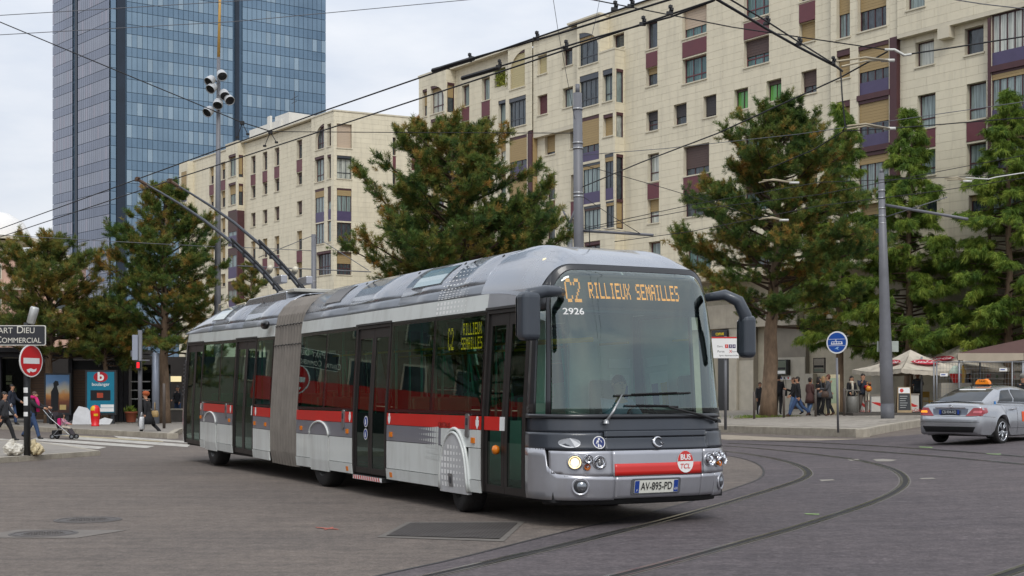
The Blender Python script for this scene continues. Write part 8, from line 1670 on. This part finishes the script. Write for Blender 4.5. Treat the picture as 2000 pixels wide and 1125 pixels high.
bvb = BVHTree.FromPolygons([v.co.copy() for v in body.data.vertices], [tuple(p.vertices) for p in body.data.polygons]); bvc = BVHTree.FromPolygons([v.co.copy() for v in cabin.data.vertices], [tuple(p.vertices) for p in cabin.data.polygons])
def project(name, m, quad, dirn, frm, bv=None, off=.006, nu=8, nv=5, parent=None):
    """a patch laid onto the body: quad corners in the plane seen along dirn"""
    mb = MB(); d = Vector(dirn).normalized(); V_ = []; a, b, c, e = [Vector(q) for q in quad]; ok = []; nu *= 2; nv *= 2
    for i in range(nu+1):
        for j in range(nv+1):
            p = a.lerp(b, i/nu).lerp(e.lerp(c, i/nu), j/nv); h = None
            for B in ([bv] if bv else [bvb, bvc]):
                r = B.ray_cast(p - d*frm, d)
                if r[0] is not None and (h is None or (r[0] - (p - d*frm)).length < (h - (p - d*frm)).length): h = r[0]
            ok.append(h is not None); V_.append((h if h is not None else p) - d*off)
    Fa = [(i*(nv+1)+j, (i+1)*(nv+1)+j, (i+1)*(nv+1)+j+1, i*(nv+1)+j+1) for i in range(nu) for j in range(nv)]; Fa = [q for q in Fa if all(ok[x] for x in q)]
    mb.add(V_, Fa); return mb.build(name, m, parent or taxi, True)
FW = (0, 1, 0); RT = (-1, 0, 0)      # looking forwards onto the tail; looking left onto the right flank
rw = project('rear_window', CARGL, [(-.62, -3, 1.06), (.62, -3, 1.06), (.50, -3, 1.36), (-.50, -3, 1.36)], FW, 1, bvc, .014, 12, 6)
project('window_band', WHITEP, [(-.36, -3, 1.335), (.36, -3, 1.335), (.35, -3, 1.355), (-.35, -3, 1.355)], FW, 1, bvc, .019, 8, 1, rw)
TL = mat('tail_lamp_red', '#8E1420', .12, 0, .1, 8., coat=.8); TLL = mat('tail_lamp_band', '#C9616B', .15, 0, .1, 8., coat=.6)
for sx in (-1, 1):
    o = project('tail_lamp', TL, [(sx*.42, -3, .70), (sx*.845, -3, .71), (sx*.86, -3, .90), (sx*.60, -3, .90)], FW, 1, bvb, .009, 10, 5)
    project('lamp_band', TLL if sx > 0 else mat('lit_amber', '#E0861E', .3, 0, .05, emit=.9), [(sx*.60, -3, .775), (sx*.80, -3, .775), (sx*.82, -3, .83), (sx*.62, -3, .83)], FW, 1, bvb, .013, 6, 2, o)
    project('tail_lamp', TL, [(3*sx, -.89, .74), (3*sx, -.70, .79), (3*sx, -.70, .85), (3*sx, -.89, .85)], (-sx, 0, 0), 1, bvb, .009, 6, 4)
pr = project('plate_recess', mat('taxi_recess', '#6d727c', .3, .6, .05), [(-.44, -3, .72), (.44, -3, .72), (.47, -3, .875), (-.47, -3, .875)], FW, 1, bvb, .006, 8, 3)
mb = MB(); mb.box(-.265, .265, -.985, -.97, .735, .85); tp = mb.build('number_plate', mat('taxi_plate', '#2b2e36', .4, 0, .05), taxi)
for x0 in (-.265, .213): mb = MB(); mb.box(x0, x0 + .052, -.989, -.9855, .737, .848); mb.build('plate_band', BLUEP, tp)
lettering('CB-904-AQ', frame((0, -.992, .79), (1, 0, 0), (0, 0, 1)), mat('plate_grey', '#B9BDC0', .4, 0, 0), tp, .105, .004, .72)
mb = MB(); mb.lathe([(.042, -.006), (.05, 0), (.042, .006), (.036, 0)], 20, Matrix.Translation((0, -.925, .935)) @ Matrix.Rotation(R(90), 4, 'X')); bd = mb.build('badge', CHROME, taxi, True)
for k in range(3): a = R(90 + 120*k); mb = MB(); mb.tube([(0, -.927, .935), (.042*math.cos(a), -.927, .935 + .042*math.sin(a))], .004, 5); mb.build('badge_spoke', CHROME, bd)
mb = MB(); mb.box(-.40, .40, -.945, -.93, .885, .905); mb.build('boot_handle', CHROME, taxi)
project('rear_diffuser', CARBK, [(-.62, -3, .30), (.62, -3, .30), (.70, -3, .44), (-.70, -3, .44)], FW, 1, bvb, .007, 12, 3); project('bumper_crease', CARBK, [(-.78, -3, .545), (.78, -3, .545), (.78, -3, .552), (-.78, -3, .552)], FW, 1, bvb, .004, 16, 1)
project('boot_gap', CARBK, [(-.72, -3, .688), (.72, -3, .688), (.72, -3, .696), (-.72, -3, .696)], FW, 1, bvb, .004, 16, 1)
for sx in (1, -1):
    d = (-sx, 0, 0); Q = lambda *p: [(3*sx, a, b) for a, b in p]
    project('rear_side_window', CARGL, Q((.02, 1.05), (.72, 1.045), (.80, 1.345), (.42, 1.325)), d, 1, bvc, .010, 8, 5); project('front_side_window', CARGL, Q((.80, 1.045), (1.95, 1.03), (1.62, 1.335), (.88, 1.35)), d, 1, bvc, .010, 10, 5)
    project('window_trim', CARBK, Q((.0, 1.012), (2.02, .985), (2.02, 1.005), (.0, 1.035)), d, 1, bvc, .006, 14, 1)
    for y0, z0, y1, z1 in ((.38, .40, .02, .98), (.76, .26, .78, 1.0), (1.95, .26, 1.98, .98)): project('door_gap', CARBK, Q((y0, z0), (y0 + .01, z0), (y1 + .01, z1), (y1, z1)), d, 1, bvb, .003, 1, 10)
    for y in (.42, 1.30): mb = MB(); mb.tube([(sx*.872, y, .86), (sx*.905, y + .03, .865), (sx*.905, y + .20, .865), (sx*.872, y + .23, .86)], .014, 8); mb.build('door_handle', CAR, taxi, True)
    project('side_crease', CARBK, Q((.40, .395), (2.35, .37), (2.35, .378), (.40, .403)), d, 1, bvb, .003, 12, 1)
    project('rear_bumper_gap', CARBK, Q((-.95, .70), (-.36, .66), (-.36, .666), (-.95, .706)), d, 1, bvb, .003, 8, 1)
for y in (0, 2.76):
    for sx in (-1, 1):
        M = Matrix.Translation((sx*.785, y, .32)) @ Matrix.Rotation(R(90*sx), 4, 'Y'); mb = MB(); mb.lathe([(.22, -.1), (.30, -.1), (.318, -.06), (.32, 0), (.318, .065), (.30, .10), (.235, .095)], 36, M); wl = mb.build('wheel', TYRE, taxi, True)
        mb = MB(); mb.lathe([(.238, .095), (.225, .09), (.215, .03), (0, .02)], 32, M); mb.build('rim', mat('rim_dark', '#3a3c40', .4, .6, .1), wl, True); mb = MB(); mb.lathe([(.238, .096), (.232, .102), (.222, .098), (.218, .08)], 36, M); mb.lathe([(.05, .085), (.04, .092), (0, .093)], 16, M); mb.build('rim_lip', CHROME, wl, True)
        mb = MB()
        for k in range(5):
            for e_ in (-.16, .16): a = 2*math.pi*k/5 + e_*.5; b_ = 2*math.pi*k/5 + e_*1.1; mb.tube([M @ Vector((.035*math.cos(a), .035*math.sin(a), .085)), M @ Vector((.225*math.cos(b_), .225*math.sin(b_), .088))], [.020, .015], 5)
        mb.build('spokes', mat('alloy', '#B5B8BC', .25, .8, .08), wl, True)
mb = MB(); mb.box(-.80, .80, -.6, 3.0, .2, .42); mb.build('underbody', RUBBER, taxi)
mb = MB(); mb.prism([(-.19, 1.475), (.19, 1.475), (.18, 1.54), (.12, 1.60), (-.12, 1.60), (-.18, 1.54)], lambda a, b, d: Vector((a, .72 + d, b)), -.07, .07); rs = mb.build('roof_sign', mat('taxi_orange', '#E8821A', .4, 0, .06, emit=.12), taxi, bevel=.015); lettering('TAXI', frame((0, .648, 1.555), (1, 0, 0), (0, 0, 1)), BLACKPR, rs, .075, .015, 1.1)
mb = MB(); mb.box(-.21, .21, .62, .82, 1.45, 1.475); mb.build('sign_base', CARBK, taxi, bevel=.005); mb = MB(); mb.tube([(-.1, .34, 1.39), (-.1, .27, 1.46)], [.02, .012], 6); mb.build('roof_aerial', CARBK, taxi)
mb = MB(); mb.lathe([(0, .02), (.05, .015), (.055, 0)], 12, Matrix.Translation((.08, .74, 1.60))); mb.build('sign_lamp', MATS['taxi_orange'], rs)
project('door_sticker', mat('orange_sticker', '#E2531B', .5, 0, .04), [(3, 1.0, .55), (3, 1.35, .55), (3, 1.35, .80), (3, 1.0, .80)], RT, 1, bvb, .006, 4, 3); project('blue_sticker', mat('blue_sticker', '#2F7FC2', .5, 0, .04), [(3, -.17, .985), (3, -.09, .985), (3, -.1, 1.06), (3, -.16, 1.06)], RT, 1, bvc, .009, 2, 2)
for sx in (1, -1): mb = MB(); mb.box(min(sx*.86, sx*1.02), max(sx*.86, sx*1.02), 1.82, 1.95, .98, 1.10); mb.build('wing_mirror', CAR, taxi, bevel=.03)
